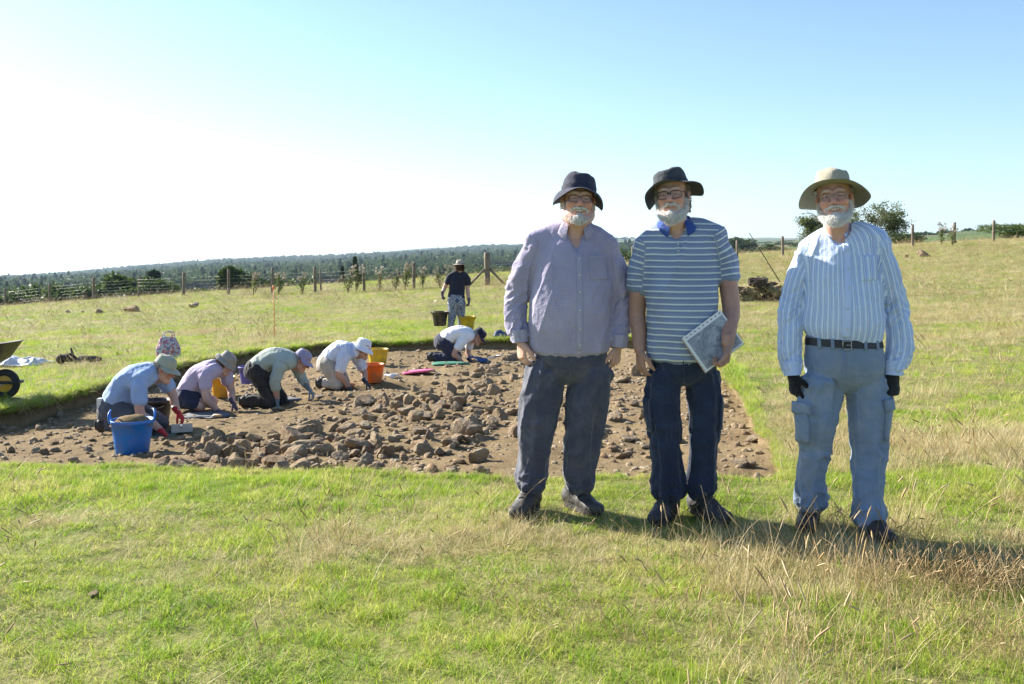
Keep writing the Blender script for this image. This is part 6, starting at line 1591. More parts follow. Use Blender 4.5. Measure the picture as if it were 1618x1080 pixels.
m_ltblue = plain('pale_blue_tshirt', (.30, .42, .64), worn=((.40, .50, .68), .3)); m_sage = plain('sage_cap', (.36, .38, .29)); m_slate = plain('slate_work_trousers', (.085, .09, .105), worn=((.16, .15, .14), .5))
m_red = plain('red_knit_glove', (.40, .025, .025)); m_pur = plain('purple_grey_glove', (.10, .075, .10)); m_dkglove = plain('dark_grey_glove', (.055, .06, .065)); m_gryglove = plain('grey_glove', (.17, .19, .20))
r1, J1, rl1, bv1, o1, R1, arms1 = digger(dict(d=9.97, px=205, label='kneeling man in pale blue t-shirt with sage cap and red gloves', seed=21, m_shirt=m_ltblue, m_trousers=m_slate, m_boot=m_dkboot, m_glove=m_red, sleeve=.62, hw=.185, thick=.135, arch=.085,
    pelvis=(184, 641), neck=(243, 583), knee=(240, 688), ankle=(176, 690), kdx=.05,
    arms=[dict(sh=(229, 604), el=(233, 646), wr=(259, 674), fwd=(.75, 0, -.65)), dict(sh=(247, 602), el=(261, 625), wr=(273, 652), fwd=(.6, 0, -.8))],
    head=dict(at=(261, 582), turn=(88, -28, 0), sc=1.03, hair=(m_grey_hair, -.05, .045, .0, .015)), hat=dict(m=m_sage, w=cap_w, dr=cap_d, ch=.092, zb=.028, name='cap')))
m_lil2 = plain('lilac_tshirt', (.46, .39, .50), worn=((.55, .48, .58), .3)); m_navyS = plain('navy_shorts', (.022, .028, .06)); m_stone_hat = plain('stone_bucket_hat', (.30, .275, .235))
r2, *_ = digger(dict(d=11.5, px=315, label='kneeling woman in lilac t-shirt, navy shorts and stone bucket hat', seed=24, m_shirt=m_lil2, m_trousers=m_navyS, lower='shorts', shorts=.62, m_boot=m_dkboot, m_glove=m_pur, sleeve=.5, hw=.165, thick=.125, arch=.07, tone=A3(.52, .33, .26),
    pelvis=(298, 621), neck=(346, 577), knee=(322, 655), ankle=(290, 652), kdx=.06,
    arms=[dict(sh=(330, 592), el=(333, 624), wr=(347, 645), fwd=(.8, 0, -.5)), dict(sh=(350, 592), el=(358, 618), wr=(363, 637), fwd=(.5, 0, -.85))],
    head=dict(at=(359, 573), turn=(85, -42, 0), sc=.98, hair=(m_brown_hair, -.10, .04, -.02, .05)), hat=dict(m=m_stone_hat, w=lambda t: .055, dr=lambda t: .75, ch=.085, zb=.028)))
m_sageS = plain('sage_long_sleeve_shirt', (.37, .42, .36), worn=((.50, .54, .47), .3)); m_blk = plain('black_brown_trousers', (.028, .027, .026), worn=((.10, .085, .07), .5)); m_lavcap = plain('lavender_cap', (.30, .28, .40))
r3, *_ = digger(dict(d=12.0, px=425, label='crouching digger in sage long-sleeved shirt with lavender cap and dark glasses', seed=27, m_shirt=m_sageS, m_trousers=m_blk, m_boot=m_dkboot, m_glove=m_gryglove, sleeve=1.45, hw=.17, thick=.125, arch=.075,
    pelvis=(408, 581), neck=(463, 567), knee=(431, 632), ankle=(396, 632), kdx=.07,
    arms=[dict(sh=(447, 577), el=(440, 600), wr=(441, 627), fwd=(.15, 0, -1)), dict(sh=(462, 580), el=(473, 602), wr=(484, 615), fwd=(.6, 0, -.75))],
    head=dict(at=(478, 569), turn=(88, -38, 0), sc=1.0, glasses=(m_frame_dark, .028, .017, .004, .6), hair=(m_grey_hair, -.05, .04, .0, .015)), hat=dict(m=m_lavcap, w=cap_w, dr=cap_d, ch=.088, zb=.028, name='cap')))
m_strip4 = clothmat('white_blue_striped_top', stripes((.72, .74, .80), [((.42, .48, .66), .022, .38, 0.0)], 'v')); m_beige = plain('beige_trousers', (.42, .38, .32), worn=((.5, .46, .4), .3)); m_whitehat = plain('white_sun_hat', (.76, .76, .80))
r4, J4, rl4, bv4, o4, R4, a4 = digger(dict(d=13.4, px=530, label='kneeling digger in white and blue striped top with broad white sun hat', seed=30, m_shirt=m_strip4, m_trousers=m_beige, m_boot=m_dkboot, m_glove=m_dkglove, sleeve=.8, hw=.18, thick=.13, arch=.075,
    pelvis=(520, 571), neck=(561, 552), knee=(536, 607), ankle=(514, 606), kdx=.05,
    arms=[dict(sh=(546, 563), el=(540, 586), wr=(553, 609), fwd=(.6, 0, -.8)), dict(sh=(560, 565), el=(571, 588), wr=(575, 604), fwd=(.6, 0, -.7))],
    head=dict(at=(574, 550), turn=(85, -25, 0), sc=1.0, hair=(m_grey_hair, -.06, .04, -.01, .02)), hat=dict(m=m_whitehat, w=lambda t: .085, dr=lambda t: .62, ch=.098, zb=.03)))
m_white5 = plain('white_tshirt', (.78, .78, .80)); m_navy5 = plain('navy_trousers', (.028, .033, .062), worn=((.06, .06, .08), .4)); m_navycap = plain('navy_cap', (.014, .018, .04))
r5, *_ = digger(dict(d=16.4, px=715, label='far kneeling digger in white t-shirt with navy cap and navy trousers', seed=33, m_shirt=m_white5, m_trousers=m_navy5, m_boot=m_dkboot, m_glove=m_pur, sleeve=.55, hw=.175, thick=.125, arch=.06,
    pelvis=(702, 537), neck=(745, 526), knee=(716, 571), ankle=(686, 571), kdx=.06,
    arms=[dict(sh=(731, 538), el=(719, 556), wr=(730, 570), fwd=(.8, 0, -.5)), dict(sh=(742, 540), el=(739, 558), wr=(742, 570), fwd=(.6, 0, -.6))],
    head=dict(at=(757, 531), turn=(88, -48, 0), sc=1.02, hair=(m_grey_hair, -.05, .04, .0, .015)), hat=dict(m=m_navycap, w=cap_w, dr=cap_d, ch=.092, zb=.025, name='cap')))

# printed mark on the white sun hat: two short dark lines of lettering seen as dashes
V_ = [o4 + R4 @ (A3(.0885 * math.cos(a), .018, .0) * 1.02) for a in (0,)]
def on_hat(nm, th0, th1, z0, z1, mat, root, o, R, sc=1.02, a=.0885, b=.1065):
    n = 6; t = np.linspace(th0, th1, n); V = []
    for z in (z0, z1): V += [o + R @ (A3(a * math.sin(x), .018 - b * math.cos(x), z) * sc) for x in t]
    link(nm, mesh_np(nm, np.array(V), np.array([[k, k + 1, n + k + 1, n + k] for k in range(n - 1)])), mat, root)
for k in range(5): on_hat('hat_lettering', -1.05 + .12 * k, -.97 + .12 * k, .060, .071, m_navycap, r4, o4, R4)

# woman walking away with two buckets
m_navytop = plain('navy_polo', (.018, .021, .040)); m_tanhat = plain('tan_brim_hat', (.42, .37, .29)); m_tanband = plain('grey_hat_band', (.16, .15, .14))
m_print_leg, nt, N, L, B = nmat('blue_white_print')
at = N.new('ShaderNodeAttribute'); at.attribute_name = 'fab'; mp = N.new('ShaderNodeMapping'); mp.inputs['Scale'].default_value = (16, 13, 0); mp.inputs['Rotation'].default_value = (0, 0, .78); L.new(at.outputs['Vector'], mp.inputs[0])
ck = N.new('ShaderNodeTexVoronoi'); ck.distance = 'CHEBYCHEV'; ck.inputs['Randomness'].default_value = .25; ck.inputs['Scale'].default_value = 1.0; L.new(mp.outputs[0], ck.inputs['Vector'])
L.new(ramp(N, L, ck.outputs['Distance'], [(.12, (.5, .52, .5)), (.2, (.05, .075, .16)), (.34, (.07, .10, .2)), (.40, (.45, .48, .48)), (.5, (.09, .12, .2))]).outputs[0], B.inputs['Base Color']); B.inputs['Roughness'].default_value = .85
def walker():
    d = 20.5; x0 = (722 - CX) * d / F; rl = A3(x0, d, float(base_z(np.array(x0), np.array(d)))); root = empty('person', rl, 'woman in navy top and patterned leggings walking away carrying two buckets', 'person')
    J = lambda px, py, y=0.0: np.array([(px - CX) * d / F - x0, y, CAMZ + (HY - py) * d / F - rl[2]])
    sh = rl * 0; ch = lambda rows, **k: Chain([J(*r[0]) for r in rows], [r[1] for r in rows], [r[2] if len(r) > 2 else r[1] for r in rows], **k)
    torso = ch([((726, 427, 0), .055, .055), ((724, 436, 0), .16, .10), ((723, 448, 0), .165, .115), ((722, 458, 0), .16, .115), ((721, 470, 0), .178, .125)], cap=.15)
    yoke = ch([((711, 436, 0), .06), ((724, 431, 0), .06), ((737, 437, 0), .06)], side=(0, 1, 0))
    sl = [ch([((710, 438, 0), .068), ((706, 447, .0), .065)], cap=.15), ch([((738, 439, 0), .068), ((740, 449, 0), .065)], cap=.15)]
    lo, hi = bounds([torso, yoke] + sl, .03); g = Grid(lo, hi, .010); g.add(torso, 0).add(yoke, .04)
    for s_ in sl: g.add(s_, .02)
    cloth('shirt', g, [(torso, 'torso', .006)] + [(s_, 'short', .004) for s_ in sl], m_navytop, root, 50, 1)
    hips = ch([((721, 466, 0), .165, .12), ((721, 474, 0), .18, .135), ((721, 480, 0), .16, .12)], cap0=.2)
    legs = [ch([((715, 478, 0), .10), ((715, 494, 0), .085), ((713, 510, -.03), .068), ((711, 527, 0), .058)], cap=.15), ch([((728, 478, 0), .10), ((728, 494, .05), .085), ((728, 509, .08), .066), ((727, 525, .02), .056)], cap=.15)]
    lo, hi = bounds([hips] + legs, .03); g = Grid(lo, hi, .010); g.add(hips, 0)
    for l in legs: g.add(l, .03)
    cloth('leggings', g, [(hips, 'short', .003)] + [(l, 'short', .006) for l in legs], m_print_leg, root, 53, 1)
    o = J(727, 420, 0); R = rotm(math.radians(168), math.radians(-4), 0); tone = A3(.50, .31, .24)
    pcs = [core_piece([shrink(torso, .03), shrink(hips, .03)] + [shrink(l, .025) for l in legs], tone, .016), head_mesh(o, R, .96, .006, tone, 0, J(726, 431, 0), .05, 0, 50)]
    for k, (s0, e, w) in enumerate((((709, 440, 0), (703, 453, .02), (699, 464, -.03)), ((739, 442, 0), (739, 458, .02), (741, 475, -.03)))):
        pcs.append(arm_piece(J(*e), J(*w), (0, 0, -1), (1 if k == 0 else -1, 0, 0), (0, 1, 0), .042, .032, tone, .95, up=J(*s0), r_up=.048, h=.008, hand_on=False))
        glove_on(root, J(*w), (0, 0, -1), (1 if k == 0 else -1, 0, 0), (0, 1, 0), m_pur, .92, (.9, 1.1, .8))
    body_mesh(root, pcs); head_parts(root, o, R, .96, None, None, (m_brown_hair, -.09, .03, -.02, .04), 0, 51, eyes=False)
    hat(root, o, R, .98, m_tanhat, m_tanhat, lambda t: .072, lambda t: .12 + .2 * S_(t), .095, zb=.035, m_band=m_tanband, seed=52)
    for px, y in ((711, 0), (727, .02)):
        p = J(px, 530, y); gz = float(base_z(np.array(p[0] + rl[0]), np.array(p[1] + rl[1]))) - rl[2]; boot(root, p, (0.05, 1), m_dkboot, m_lace, .26, .10, gz + .01, .042, .009, False)
    return root, J, rl
rw, Jw, rlw = walker()
# ------------------------------------------------------------------ buckets and digging gear
def plastic(name, c, rough=.45, dirt=.75):
    m, nt, N, L, B = nmat(name); n = noise_node(N, L, 7, 6, .7); f = ramp(N, L, n.outputs['Fac'], [(.44, (0, 0, 0)), (.72, (dirt,) * 3)])
    L.new(mixc(N, L, f.outputs[0], c, (.24, .17, .11)), B.inputs['Base Color']); B.inputs['Roughness'].default_value = rough
    B.inputs['Subsurface Weight'].default_value = 0.0
    tr = N.new('ShaderNodeBsdfTranslucent'); tr.inputs['Color'].default_value = tuple(c) + (1,); mx = N.new('ShaderNodeMixShader'); mx.inputs[0].default_value = .18
    L.new(B.outputs[0], mx.inputs[1]); L.new(tr.outputs[0], mx.inputs[2]); L.new(mx.outputs[0], N['Material Output'].inputs['Surface']); return m
m_bblue = plastic('blue_tub_plastic', (.008, .19, .62), dirt=.4); m_bblack = plastic('black_bucket_plastic', (.018, .018, .02)); m_byel = plastic('yellow_bucket_plastic', (.70, .50, .015)); m_borange = plastic('orange_bucket_plastic', (.75, .17, .015)); m_bamber = plastic('amber_bucket_plastic', (.72, .36, .01)); m_bviolet = plastic('violet_bucket_plastic', (.10, .10, .42))
def bucket(label, p, rt, rb, h, mat, handle='wire', fill=None, yaw=0.0, grip=None, tilt=(0, 0), name='bucket', group=None):
    root = empty(name, p, label, 'bucket', group, yaw); root.rotation_euler = (tilt[0], tilt[1], yaw)
    mb = MB(); t = .006
    mb.lathe([(0, .004), (rb * .96, .004), (rb, .012), (rb + (rt - rb) * .5, h * .5), (rt, h - .03), (rt + .008, h - .028), (rt + .010, h - .004), (rt + .004, h), (rt - t, h - .004), (rb + (rt - rb) * .5 - t, h * .5), (rb - t, .016), (0, .014)], 32)
    body = mb.build('bucket_body', mat, root)
    if handle == 'loops':
        for s in (-1, 1):
            pts = [(s * (rt + .002), -.085, h - .015), (s * (rt + .012), -.07, h + .05), (s * (rt - .002), 0, h + .085), (s * (rt + .012), .07, h + .05), (s * (rt + .002), .085, h - .015)]
            MB().tube(catmull(np.array(pts), 17), .0085, 8).build('handle', mat, root)
    elif handle == 'wire':
        for s in (-1, 1): MB().box((s * (rt + .008), 0, h - .03), (.008, .018, .022)).build('handle_ear', mat, root, False)
        top = grip if grip is not None else A3(0, -rt * .95, h * .75) if grip is None else grip
        pts = [(-rt - .012, 0, h - .02), (-rt * .85, top[1] * .5, h + (top[2] - h) * .55), (-.05, top[1], top[2]), (.05, top[1], top[2]), (rt * .85, top[1] * .5, h + (top[2] - h) * .55), (rt + .012, 0, h - .02)]
        MB().tube(catmull(np.array(pts), 25), .003, 6).build('handle', m_metal, root)
    if fill:
        V, Fc = ICO3; keep = V.copy(); keep[:, 2] = np.maximum(keep[:, 2], -.1); r = 1 + .12 * vnoise(V[:, 0] * 5, V[:, 1] * 5, V[:, 2] * 5, 4) + .05 * vnoise(V[:, 0] * 14, V[:, 1] * 14, V[:, 2] * 14, 6)
        Vv = keep * r[:, None] * A3(rt * .93, rt * .93, fill) + A3(0, 0, h - .05); link('soil_fill', mesh_np('soil_fill', Vv, Fc), m_soil, root)
    return root
fl = lambda px, py: on_px(px, py, True)
p = fl(209, 716); p[2] += .0
bucket('blue flexible tub with two loop handles heaped with soil', p, .178, .140, .30, m_bblue, 'loops', .09, .3)
p = fl(246, 672); bucket('black bucket half hidden between the two left-most diggers', p, .16, .125, .27, m_bblack, 'wire', None, .2)
p = fl(352, 627); bucket('amber yellow bucket behind the lilac-shirted woman digging', p, .155, .12, .26, m_bamber, 'none', None, 0)
p = fl(394, 606); bucket('violet blue bucket behind the crouching digger in sage', p, .15, .115, .25, m_bviolet, 'none', None, 0)
p = fl(590, 604); bucket('bright orange bucket beside the white-hatted digger', p, .148, .118, .26, m_borange, 'none', None, 0)
p = fl(597, 577); bucket('yellow bucket standing behind the orange one', p, .165, .13, .27, m_byel, 'wire', None, .6)
hw_ = Jw(699, 470, -.03) + rlw; p = hw_ + A3(-.05, 0, -.58); bucket('black bucket carried in the walking woman\'s left hand', p, .165, .125, .30, m_bblack, 'wire', None, .0, A3(.05, 0, .555))
hw_ = Jw(741, 482, -.03) + rlw; p = hw_ + A3(-.03, 0, -.50); bucket('yellow bucket carried in the walking woman\'s right hand', p, .165, .125, .28, m_byel, 'wire', None, .0, A3(.03, 0, .475))

# mats, trays, trowels
m_matpink = pmat('pink_foam', (.62, .10, .22), .8, .15, 20, 120, .3); m_matgreen = pmat('green_foam', (.03, .16, .10), .8, .2, 20, 120, .3); m_matgrey = pmat('grey_foam', (.11, .12, .13), .85, .3, 15, 120, .3); m_matolive = pmat('olive_foam', (.10, .12, .085), .85, .3, 15, 120, .3); m_terra = pmat('terracotta_foam', (.36, .12, .05), .85, .2, 15, 100, .3)
m_tray = pmat('cream_plastic', (.62, .60, .54), .45, .12, 8, 40, .1); m_steel = pmat('trowel_steel', (.5, .49, .47), .35, .2, 20, 60, .1, metal=.85); m_wood = pmat('ash_handle', (.42, .27, .13), .6, .3, 8, 50, .2); m_bluepl = plastic('blue_pan_plastic', (.03, .14, .42)); m_cloth_w = plain('white_glove_cloth', (.72, .72, .72))
def slab_outline(n, a, b, p=3.0):
    t = np.arange(n) * 2 * math.pi / n; return np.stack([a * np.sign(np.cos(t)) * np.abs(np.cos(t)) ** (2 / p), b * np.sign(np.sin(t)) * np.abs(np.sin(t)) ** (2 / p)], -1)
def mat_pad(label, px, py, a, b, t, mat, yaw, hole=True, tilt=0.0, name='kneeling_mat', lift=0.03):
    q = fl(px, py); root = empty(name, q + A3(0, 0, lift), label, 'kneeling mat', None, yaw); root.rotation_euler = (0, tilt, yaw)
    o_ = slab_outline(40, a, b); n = 40; bend = lambda P: .012 * vnoise(P[:, 0] * 5, P[:, 1] * 5, 0, 3)
    rows = []
    for s_, z in ((.0, 0), (.55, 0), (.96, 0), (1.0, t * .5), (.96, t), (.55, t), (0.0, t)): P = o_ * s_; rows.append(np.column_stack([P, z + bend(P)]))
    V = np.concatenate(rows); i, j = np.meshgrid(np.arange(6), np.arange(n), indexing='ij'); j2 = (j + 1) % n
    link('pad', mesh_np('pad', V, np.stack([i * n + j, i * n + j2, (i + 1) * n + j2, (i + 1) * n + j], -1).reshape(-1, 4)), mat, root)
    if hole: MB().box((a * .72, 0, t + .004), (.012, b * .45, .005)).build('hand_slot', m_bblack, root, False)
    return root
mat_pad('bright pink kneeling mat with dark hand slot lying on soil', 661, 592, .24, .15, .03, m_matpink, 2.9, True, .12)
mat_pad('green kneeling mat under the white-shirted digger', 712, 576, .30, .16, .03, m_matgreen, .2, True, 0, lift=.0)
mat_pad('olive kneeling pad under the blue-shirted digger', 246, 690, .20, .20, .03, m_matolive, .1, False, 0, lift=.0)
mat_pad('grey kneeling pad under the lilac-shirted woman', 326, 659, .26, .17, .03, m_matgrey, .15, False, 0, lift=.0)
mat_pad('black kneeling pad under the crouching sage-shirted digger', 440, 634, .30, .16, .03, m_matgrey, .25, False, 0, lift=.0)
mat_pad('terracotta kneeling pad under the white-hatted digger', 537, 612, .20, .17, .04, m_terra, .1, False, 0, lift=.0)
def trowel(label, px, py, yaw, name='trowel', floor=True):
    q = on_px(px, py, True) + A3(0, 0, .03); root = empty(name, q, label, 'trowel', None, yaw)
    V = np.array([[0, -.04, 0], [0, .04, 0], [.13, 0, .0], [0, -.04, -.002], [0, .04, -.002], [.13, 0, -.002]]); link('blade', mesh_np('blade', V, [np.array([[0, 2, 1], [3, 4, 5]]), np.array([[0, 1, 4, 3], [1, 2, 5, 4], [2, 0, 3, 5]])], False), m_steel, root)
    MB().tube([(0, 0, 0), (-.03, 0, .025), (-.05, 0, .03)], .005, 6).build('tang', m_steel, root); MB().tube([(-.045, 0, .03), (-.08, 0, .032), (-.15, 0, .034), (-.165, 0, .034)], [.012, .015, .014, .008], 8).build('handle', m_wood, root)
trowel('pointing trowel lying right of the pink mat', 690, 592, .5); trowel('pointing trowel on soil by the lilac-shirted woman', 333, 664, 2.6); trowel('pointing trowel beside the sage-shirted digger\'s far glove', 497, 630, .3)
def dustpan(label, px, py, yaw, mat, w=.14, l=.20, h=.07, lift=.02):
    q = fl(px, py) + A3(0, 0, lift); root = empty('dustpan', q, label, 'dustpan', None, yaw)
    V = []
    for k, sc in enumerate((1, .93)):
        e = k * .005; V += [(-l / 2, -w, e), (l / 2, -w * 1.1, e), (l / 2, w * 1.1, e), (-l / 2, w, e), (-l / 2 - .02, -w * sc, h), (l / 2, -w * 1.1 * sc, h * .25), (l / 2, w * 1.1 * sc, h * .25), (-l / 2 - .02, w * sc, h)]
    f = [[0, 1, 2, 3], [0, 4, 5, 1], [3, 2, 6, 7], [0, 3, 7, 4]]; Fq = f + [[b + 8 for b in a[::-1]] for a in f] + [[4, 5, 13, 12][::1], [7, 15, 14, 6], [4, 12, 15, 7]]
    link('pan', mesh_np('pan', np.array(V), np.array(Fq), False), mat, root); MB().tube([(-l / 2 - .01, 0, h * .7), (-l / 2 - .09, 0, h * .9), (-l / 2 - .15, 0, h)], [.014, .013, .012], 8).build('handle', mat, root)
dustpan('cream plastic dustpan in front of the red-gloved digger', 287, 684, 1.9, m_tray, .10, .18, .09)
dustpan('blue dustpan at the right hand of the white-shirted digger', 764, 572, .2, m_bluepl)
dustpan('white dustpan just behind the blue one', 776, 567, 2.8, m_tray, .10, .16, .05)
q = fl(618, 596); gp = empty('work_gloves', q, 'pair of white work gloves dropped right of the orange bucket', 'gloves')
for k in range(2):
    g = Grid(A3(-.2, -.2, -.1), A3(.2, .2, .15), .007); hand(g, A3(-.06 + .07 * k, .05 * k, .03), A3(.8, -.5 + k, 0), A3(0, 0, -1), A3(0, 1, 0), .9); V, Q = g.nets(1); me = mesh_np('glove', V, Q); fattr(me, 'fab', V, 'FLOAT_VECTOR'); link('glove', me, m_cloth_w, gp)
# tool pouch and leg pads of the blue-shirted digger
c = J1(176, 642, -.12); g = Grid(c - .2, c + .2, .009); g.ell(c, (.06, .05, .09), .01).ell(c + A3(.0, .0, -.07), (.05, .06, .06), .03); V, Q = g.nets(1); link('tool_pouch', mesh_np('tool_pouch', V, Q), m_dkboot, r1)
c = J1(166, 634, -.12); MB().box(c, (.02, .035, .05)).build('pouch_tool', m_tray, r1, False)
w_ = arms1[1][2]; MB().tube([w_ + A3(-.025, .0, .05) + A3(.034 * math.cos(t) * .9, .036 * math.sin(t), .012 * math.cos(t)) for t in np.linspace(0, 6.283, 17)], .007, 6).build('wrist_watch', m_steel, r1)

# ------------------------------------------------------------------ things lying round the dig
# orange survey pole
q = on_px(433, 536, False); q = A3((434 - CX) * 21 / F, 21.0, 0); q[2] = float(base_z(q[0], q[1])); pr = empty('survey_pole', q, 'thin orange survey pole standing upright in the grass', 'pole')
m_orpole = pmat('orange_pole_paint', (.72, .17, .03), .5, .15, 20, 60, .1)
MB().tube([(0, 0, -.1), (-.01, 0, .5), (-.025, 0, 1.08)], .008, 8).build('shaft', m_orpole, pr); MB().tube([(-.025, 0, 1.0), (-.026, 0, 1.05), (-.027, 0, 1.1)], [.02, .026, .012], 8).build('tip_tape', m_orpole, pr)
# floral bag behind the first digger
m_floral, nt, N, L, B = nmat('floral_print'); vr = N.new('ShaderNodeTexVoronoi'); tc = N.new('ShaderNodeTexCoord'); vr.inputs['Scale'].default_value = 34; L.new(tc.outputs['Object'], vr.inputs['Vector'])
sp_ = N.new('ShaderNodeSeparateColor'); L.new(vr.outputs['Color'], sp_.inputs[0]); rr_ = ramp(N, L, sp_.outputs[0], [(0, (.42, .42, .46)), (.35, (.45, .10, .14)), (.58, (.12, .16, .32)), (.74, (.5, .5, .52)), (.88, (.40, .16, .20))]); rr_.color_ramp.interpolation = 'CONSTANT'; L.new(rr_.outputs[0], B.inputs['Base Color']); B.inputs['Roughness'].default_value = .8
d_ = 15.9; q = A3((266 - CX) * d_ / F, d_, 0); q[2] = float(base_z(q[0], q[1])); fb = empty('floral_bag', q, 'red and white floral print bag in grass behind the sage cap', 'bag')
g = Grid(A3(-.35, -.25, -.1), A3(.35, .25, .55), .014); g.add(Chain([A3(0, 0, .03), A3(0, 0, .17), A3(0, 0, .34)], [.18, .19, .13], [.09, .085, .03]), 0); V, Q = g.nets(1); V = V + vnormals(V, Q) * (.015 * vnoise(V[:, 0] * 9, V[:, 1] * 9, V[:, 2] * 9, 2))[:, None]; link('bag_body', mesh_np('bag_body', V, Q), m_floral, fb)
for s in (-.05, .05): MB().tube(catmull(np.array([(-.08, s, .32), (-.06, s, .42), (.06, s, .43), (.08, s, .32)]), 13), .008, 6).build('strap', m_floral, fb)
# dark rucksack at the far trench edge
d_ = 19.75; q = A3((796 - CX) * d_ / F, d_, 0); q[2] = float(base_z(q[0], q[1])); rb_ = empty('navy_jacket', q, 'dark navy jacket dropped on the far edge of the trench', 'jacket')
g = Grid(A3(-.4, -.3, -.1), A3(.4, .3, .3), .014); g.ell((-.08, 0, .05), (.14, .12, .09), .03).ell((.12, .02, .04), (.17, .13, .07), .05).ell((-.1, .02, .12), (.06, .07, .06), .04); V, Q = g.nets(1); V = V + vnormals(V, Q) * (.02 * (1 - 2 * abs(vnoise(V[:, 0] * 9, V[:, 1] * 9, V[:, 2] * 12, 2))))[:, None]
me = mesh_np('jacket_cloth', V, Q); fattr(me, 'fab', V, 'FLOAT_VECTOR'); link('jacket_cloth', me, plain('navy_jacket_nylon', (.04, .06, .14), rough=.6), rb_)
# wheelbarrow cut by the left edge of the frame
d_ = 11.6; q = A3((8 - CX) * d_ / F, d_, 0); q[2] = float(base_z(q[0], q[1])); wb = empty('wheelbarrow', q, 'black wheelbarrow with yellow-hubbed wheel at the left edge', 'wheelbarrow')
m_tyre = pmat('rubber_tyre', (.02, .02, .02), .85, .3, 20, 60, .3); m_hub = plastic('yellow_hub', (.62, .36, .03)); m_barrow = plastic('black_barrow_tray', (.03, .032, .035))
wr_ = .165; a = np.linspace(0, 2 * math.pi, 33); wheel = MB().tube([(wr_ * .80 * math.cos(t), 0, wr_ * .80 * math.sin(t) + wr_) for t in a], .042, 10, False).build('wheel', m_tyre, wb)
mb = MB(); n = 28; t = np.arange(n) * 2 * math.pi / n
for y in (-.018, .018): mb.add(np.vstack([np.stack([.105 * np.cos(t), 0 * t + y, .105 * np.sin(t) + wr_], -1), [[0, y * 1.8, wr_]]]), np.array([[k, (k + 1) % n, n] for k in range(n)]))
mb.add(np.concatenate([np.stack([.105 * np.cos(t), 0 * t + y, .105 * np.sin(t) + wr_], -1) for y in (-.018, .018)]), np.array([[k, (k + 1) % n, n + (k + 1) % n, n + k] for k in range(n)])); mb.build('hub', m_hub, wheel, False)
MB().tube([(0, -.09, wr_), (0, .09, wr_)], .012, 8).build('axle', m_metal, wheel)
for s in (-1, 1):
    MB().tube([(.17, s * .07, wr_ + .02), (-.05, s * .11, wr_ + .03), (-.55, s * .22, .34), (-1.25, s * .30, .55)], .017, 8).build('frame_rail', m_bblack, wb)
    MB().tube([(-.62, s * .24, .36), (-.68, s * .25, 0.0), (-.80, s * .25, 0.0), (-.84, s * .27, .42)], .015, 8).build('leg', m_bblack, wb); MB().tube([(-1.2, s * .297, .535), (-1.36, s * .305, .57)], .022, 8).build('grip', m_tyre, wb)
MB().tube([(.17, -.075, wr_ + .02), (.17, .075, wr_ + .02)], .017, 8).build('front_bar', m_bblack, wb)
o_ = slab_outline(36, 1, 1, 4); rows = []
for sx, sy, z, cx in ((.0, .0, .36, -.42), (.24, .2, .36, -.42), (.36, .26, .46, -.36), (.46, .33, .60, -.33), (.475, .345, .605, -.33), (.47, .34, .595, -.33), (.455, .325, .60, -.33), (.35, .25, .47, -.36), (.0, .0, .375, -.42)): rows.append(np.column_stack([o_[:, 0] * sx + cx, o_[:, 1] * sy, np.full(36, z) + .06 * np.maximum(o_[:, 0], 0) * (sx > .4)]))
V = np.concatenate(rows); i, j = np.meshgrid(np.arange(len(rows) - 1), np.arange(36), indexing='ij'); j2 = (j + 1) % 36; link('tray', mesh_np('tray', V, np.stack([i * 36 + j, i * 36 + j2, (i + 1) * 36 + j2, (i + 1) * 36 + j], -1).reshape(-1, 4)), m_barrow, wb)
# pale plastic sheeting
m_sheet = plastic('white_sheeting', (.66, .68, .72), .4, .15)
def crumple(name, label, px, py, a, b, h, mat, seed, cat='sheet'):
    q = on_px(px, py, False); root = empty(name, q, label, cat)
    nx, ny = 34, 22; X, Y = np.meshgrid(np.linspace(-a, a, nx), np.linspace(-b, b, ny), indexing='ij'); e = np.clip(1.25 - (X / a) ** 4 - (Y / b) ** 4, 0, 1)
    Z = .02 + h * e * (.5 + .5 * (1 - 2 * abs(vnoise(X * 5 + seed, Y * 5, 0, 3)))) + .03 * vnoise(X * 14, Y * 14, seed, 4) * e
    zz = base_z(q[0] + X, q[1] + Y) - q[2]
    V = np.stack([X, Y, Z + zz], -1).reshape(-1, 3); i, j = np.meshgrid(np.arange(nx - 1), np.arange(ny - 1), indexing='ij'); Q = np.stack([i * ny + j, (i + 1) * ny + j, (i + 1) * ny + j + 1, i * ny + j + 1], -1).reshape(-1, 4)
    me = mesh_np('sheeting', V, Q); so = link('sheeting', me, mat, root); so.modifiers.new('t', 'SOLIDIFY').thickness = .004; return root
crumple('plastic_sheet', 'crumpled white plastic sheet lying in grass right of the wheelbarrow', 30, 578, .42, .3, .12, m_sheet, 2)
crumple('plastic_sheet', 'pale plastic sheet edge showing beneath the turf heap', 1168, 466, .5, .3, .05, m_sheet, 5)
# weathered timber with a stake
m_timber = pmat('dark_rotten_timber', (.06, .047, .036), .95, .5, 5, 40, .8, .02)
q = on_px(118, 574, False); tb = empty('old_timber', q, 'dark rotten timber with an upright stake lying in the left grass', 'timber')
MB().tube(catmull(np.array([(-.28, 0, .05), (-.12, .02, .09), (.02, 0, .07)]), 9), [.05, .075, .08, .06, .07, .08, .06, .05, .03], 9).build('stump', m_timber, tb)
MB().tube(catmull(np.array([(0, .03, .04), (.15, .0, .075), (.42, -.02, .07)]), 9), [.045, .05, .05, .055, .05, .05, .055, .05, .03], 9).build('log', m_timber, tb); MB().tube([(.02, 0, 0), (-.03, 0, .14), (-.06, 0, .24)], [.022, .02, .016], 7).build('stake', m_timber, tb)
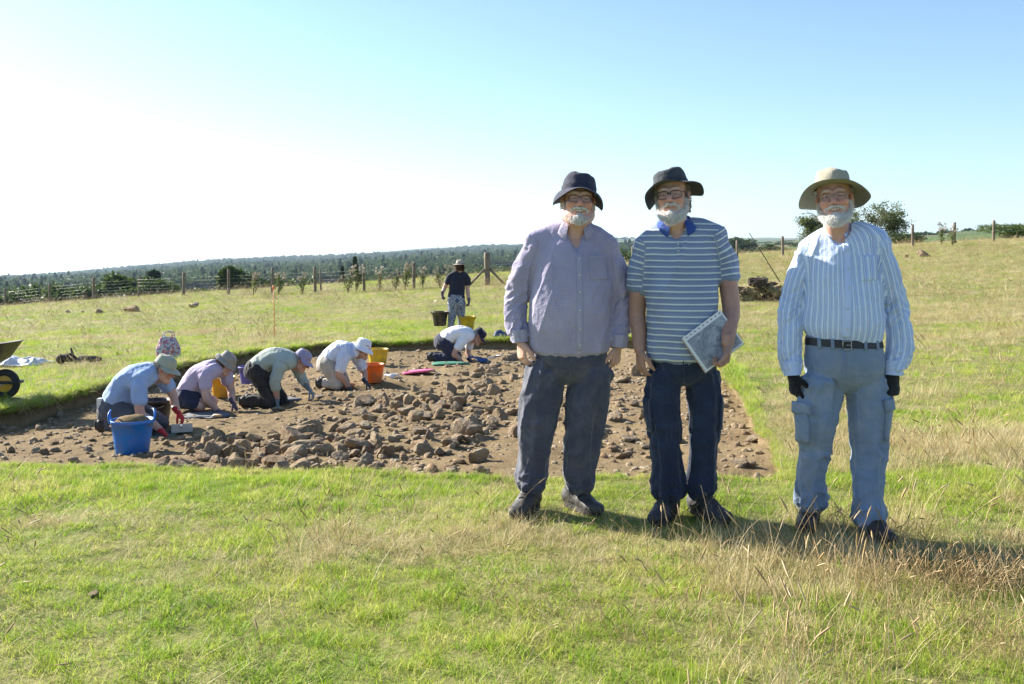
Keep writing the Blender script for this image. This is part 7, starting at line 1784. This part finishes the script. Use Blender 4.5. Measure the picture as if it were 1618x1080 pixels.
# turf heap with a rod stuck in it
m_turfsoil = pmat('dark_turf_soil', (.055, .038, .024), .95, .45, 7, 30, .9, .03, coord='Object'); m_turfgrass = pmat('dead_turf_grass', (.24, .185, .085), .95, .4, 9, 60, .9, .03)
q = A3((1200 - CX) * 27.5 / F, 27.5, 0); q[2] = float(base_z(q[0], q[1])); th_ = empty('turf_heap', q, 'heap of cut dark turves stacked behind the two right-hand men', 'turf heap'); random.seed(5)
TURF = []
for k in range(4):
    V, Fc = ICO3; r_ = np.random.default_rng(k); s_ = np.sign(V) * np.abs(V) ** .6; me = mesh_np('turf', s_ * A3(.26, .2, .10) * (1 + .16 * vnoise(V[:, 0] * 4 + k, V[:, 1] * 4, V[:, 2] * 4, 3) + .10 * vnoise(V[:, 0] * 11 + k, V[:, 1] * 11, V[:, 2] * 11, 4))[:, None], Fc, False)
    me.materials.append(m_turfsoil if k % 2 else m_turfgrass); TURF.append(me)
for lay, n in ((0, 8), (1, 7), (2, 5), (3, 2)):
    for k in range(n):
        o = bpy.data.objects.new('turf', TURF[random.randrange(4)]); COL.objects.link(o); o.parent = th_; w_ = .75 - .16 * lay
        o.location = (random.uniform(-w_, w_), random.uniform(-.3, .3), .06 + .14 * lay + random.uniform(-.03, .03)); o.rotation_euler = (random.uniform(-.5, .5), random.uniform(-.5, .5), random.uniform(0, 6.28)); s_ = random.uniform(.75, 1.15); o.scale = (s_, s_, s_ * random.uniform(.8, 1.4))
rng = np.random.default_rng(2); mb = MB()
C = np.stack([rng.normal(size=900) * .42, rng.normal(size=900) * .2 - .1, rng.random(900) * .45], -1); V, Q = leaf_quads(rng, C, .045); V = V.reshape(-1, 4, 3); V[:, [1, 3]] = V[:, [0, 2]] * .5 + V[:, [2, 0]] * .5 + (V[:, [1, 3]] - V.mean(1, keepdims=True)) * .12; me = mesh_np('turf_grass_blades', V.reshape(-1, 3), Q, False); fattr(me, 'tint', np.repeat(rng.normal(size=900) * .1, 4)); tg = link('turf_grass_blades', me, m_dry, th_); tg['kind'] = 'stuff'
a_, b_ = A3((1228 - CX) * 27.3 / F, 27.3, CAMZ + (HY - 438) * 27.3 / F), A3((1184 - CX) * 27.3 / F, 27.3, CAMZ + (HY - 368) * 27.3 / F)
rd = empty('marker_rod', a_, 'thin dark rod leaning left out of the turf heap', 'rod'); MB().tube([a_ * 0 - unit(b_ - a_) * .15, (b_ - a_) * .5 + A3(0, 0, .01), b_ - a_], [.014, .012, .010], 7).build('shaft', m_timber, rd); MB().tube([(b_ - a_) * .985, (b_ - a_) * 1.005], .016, 7).build('tip', m_metal, rd)
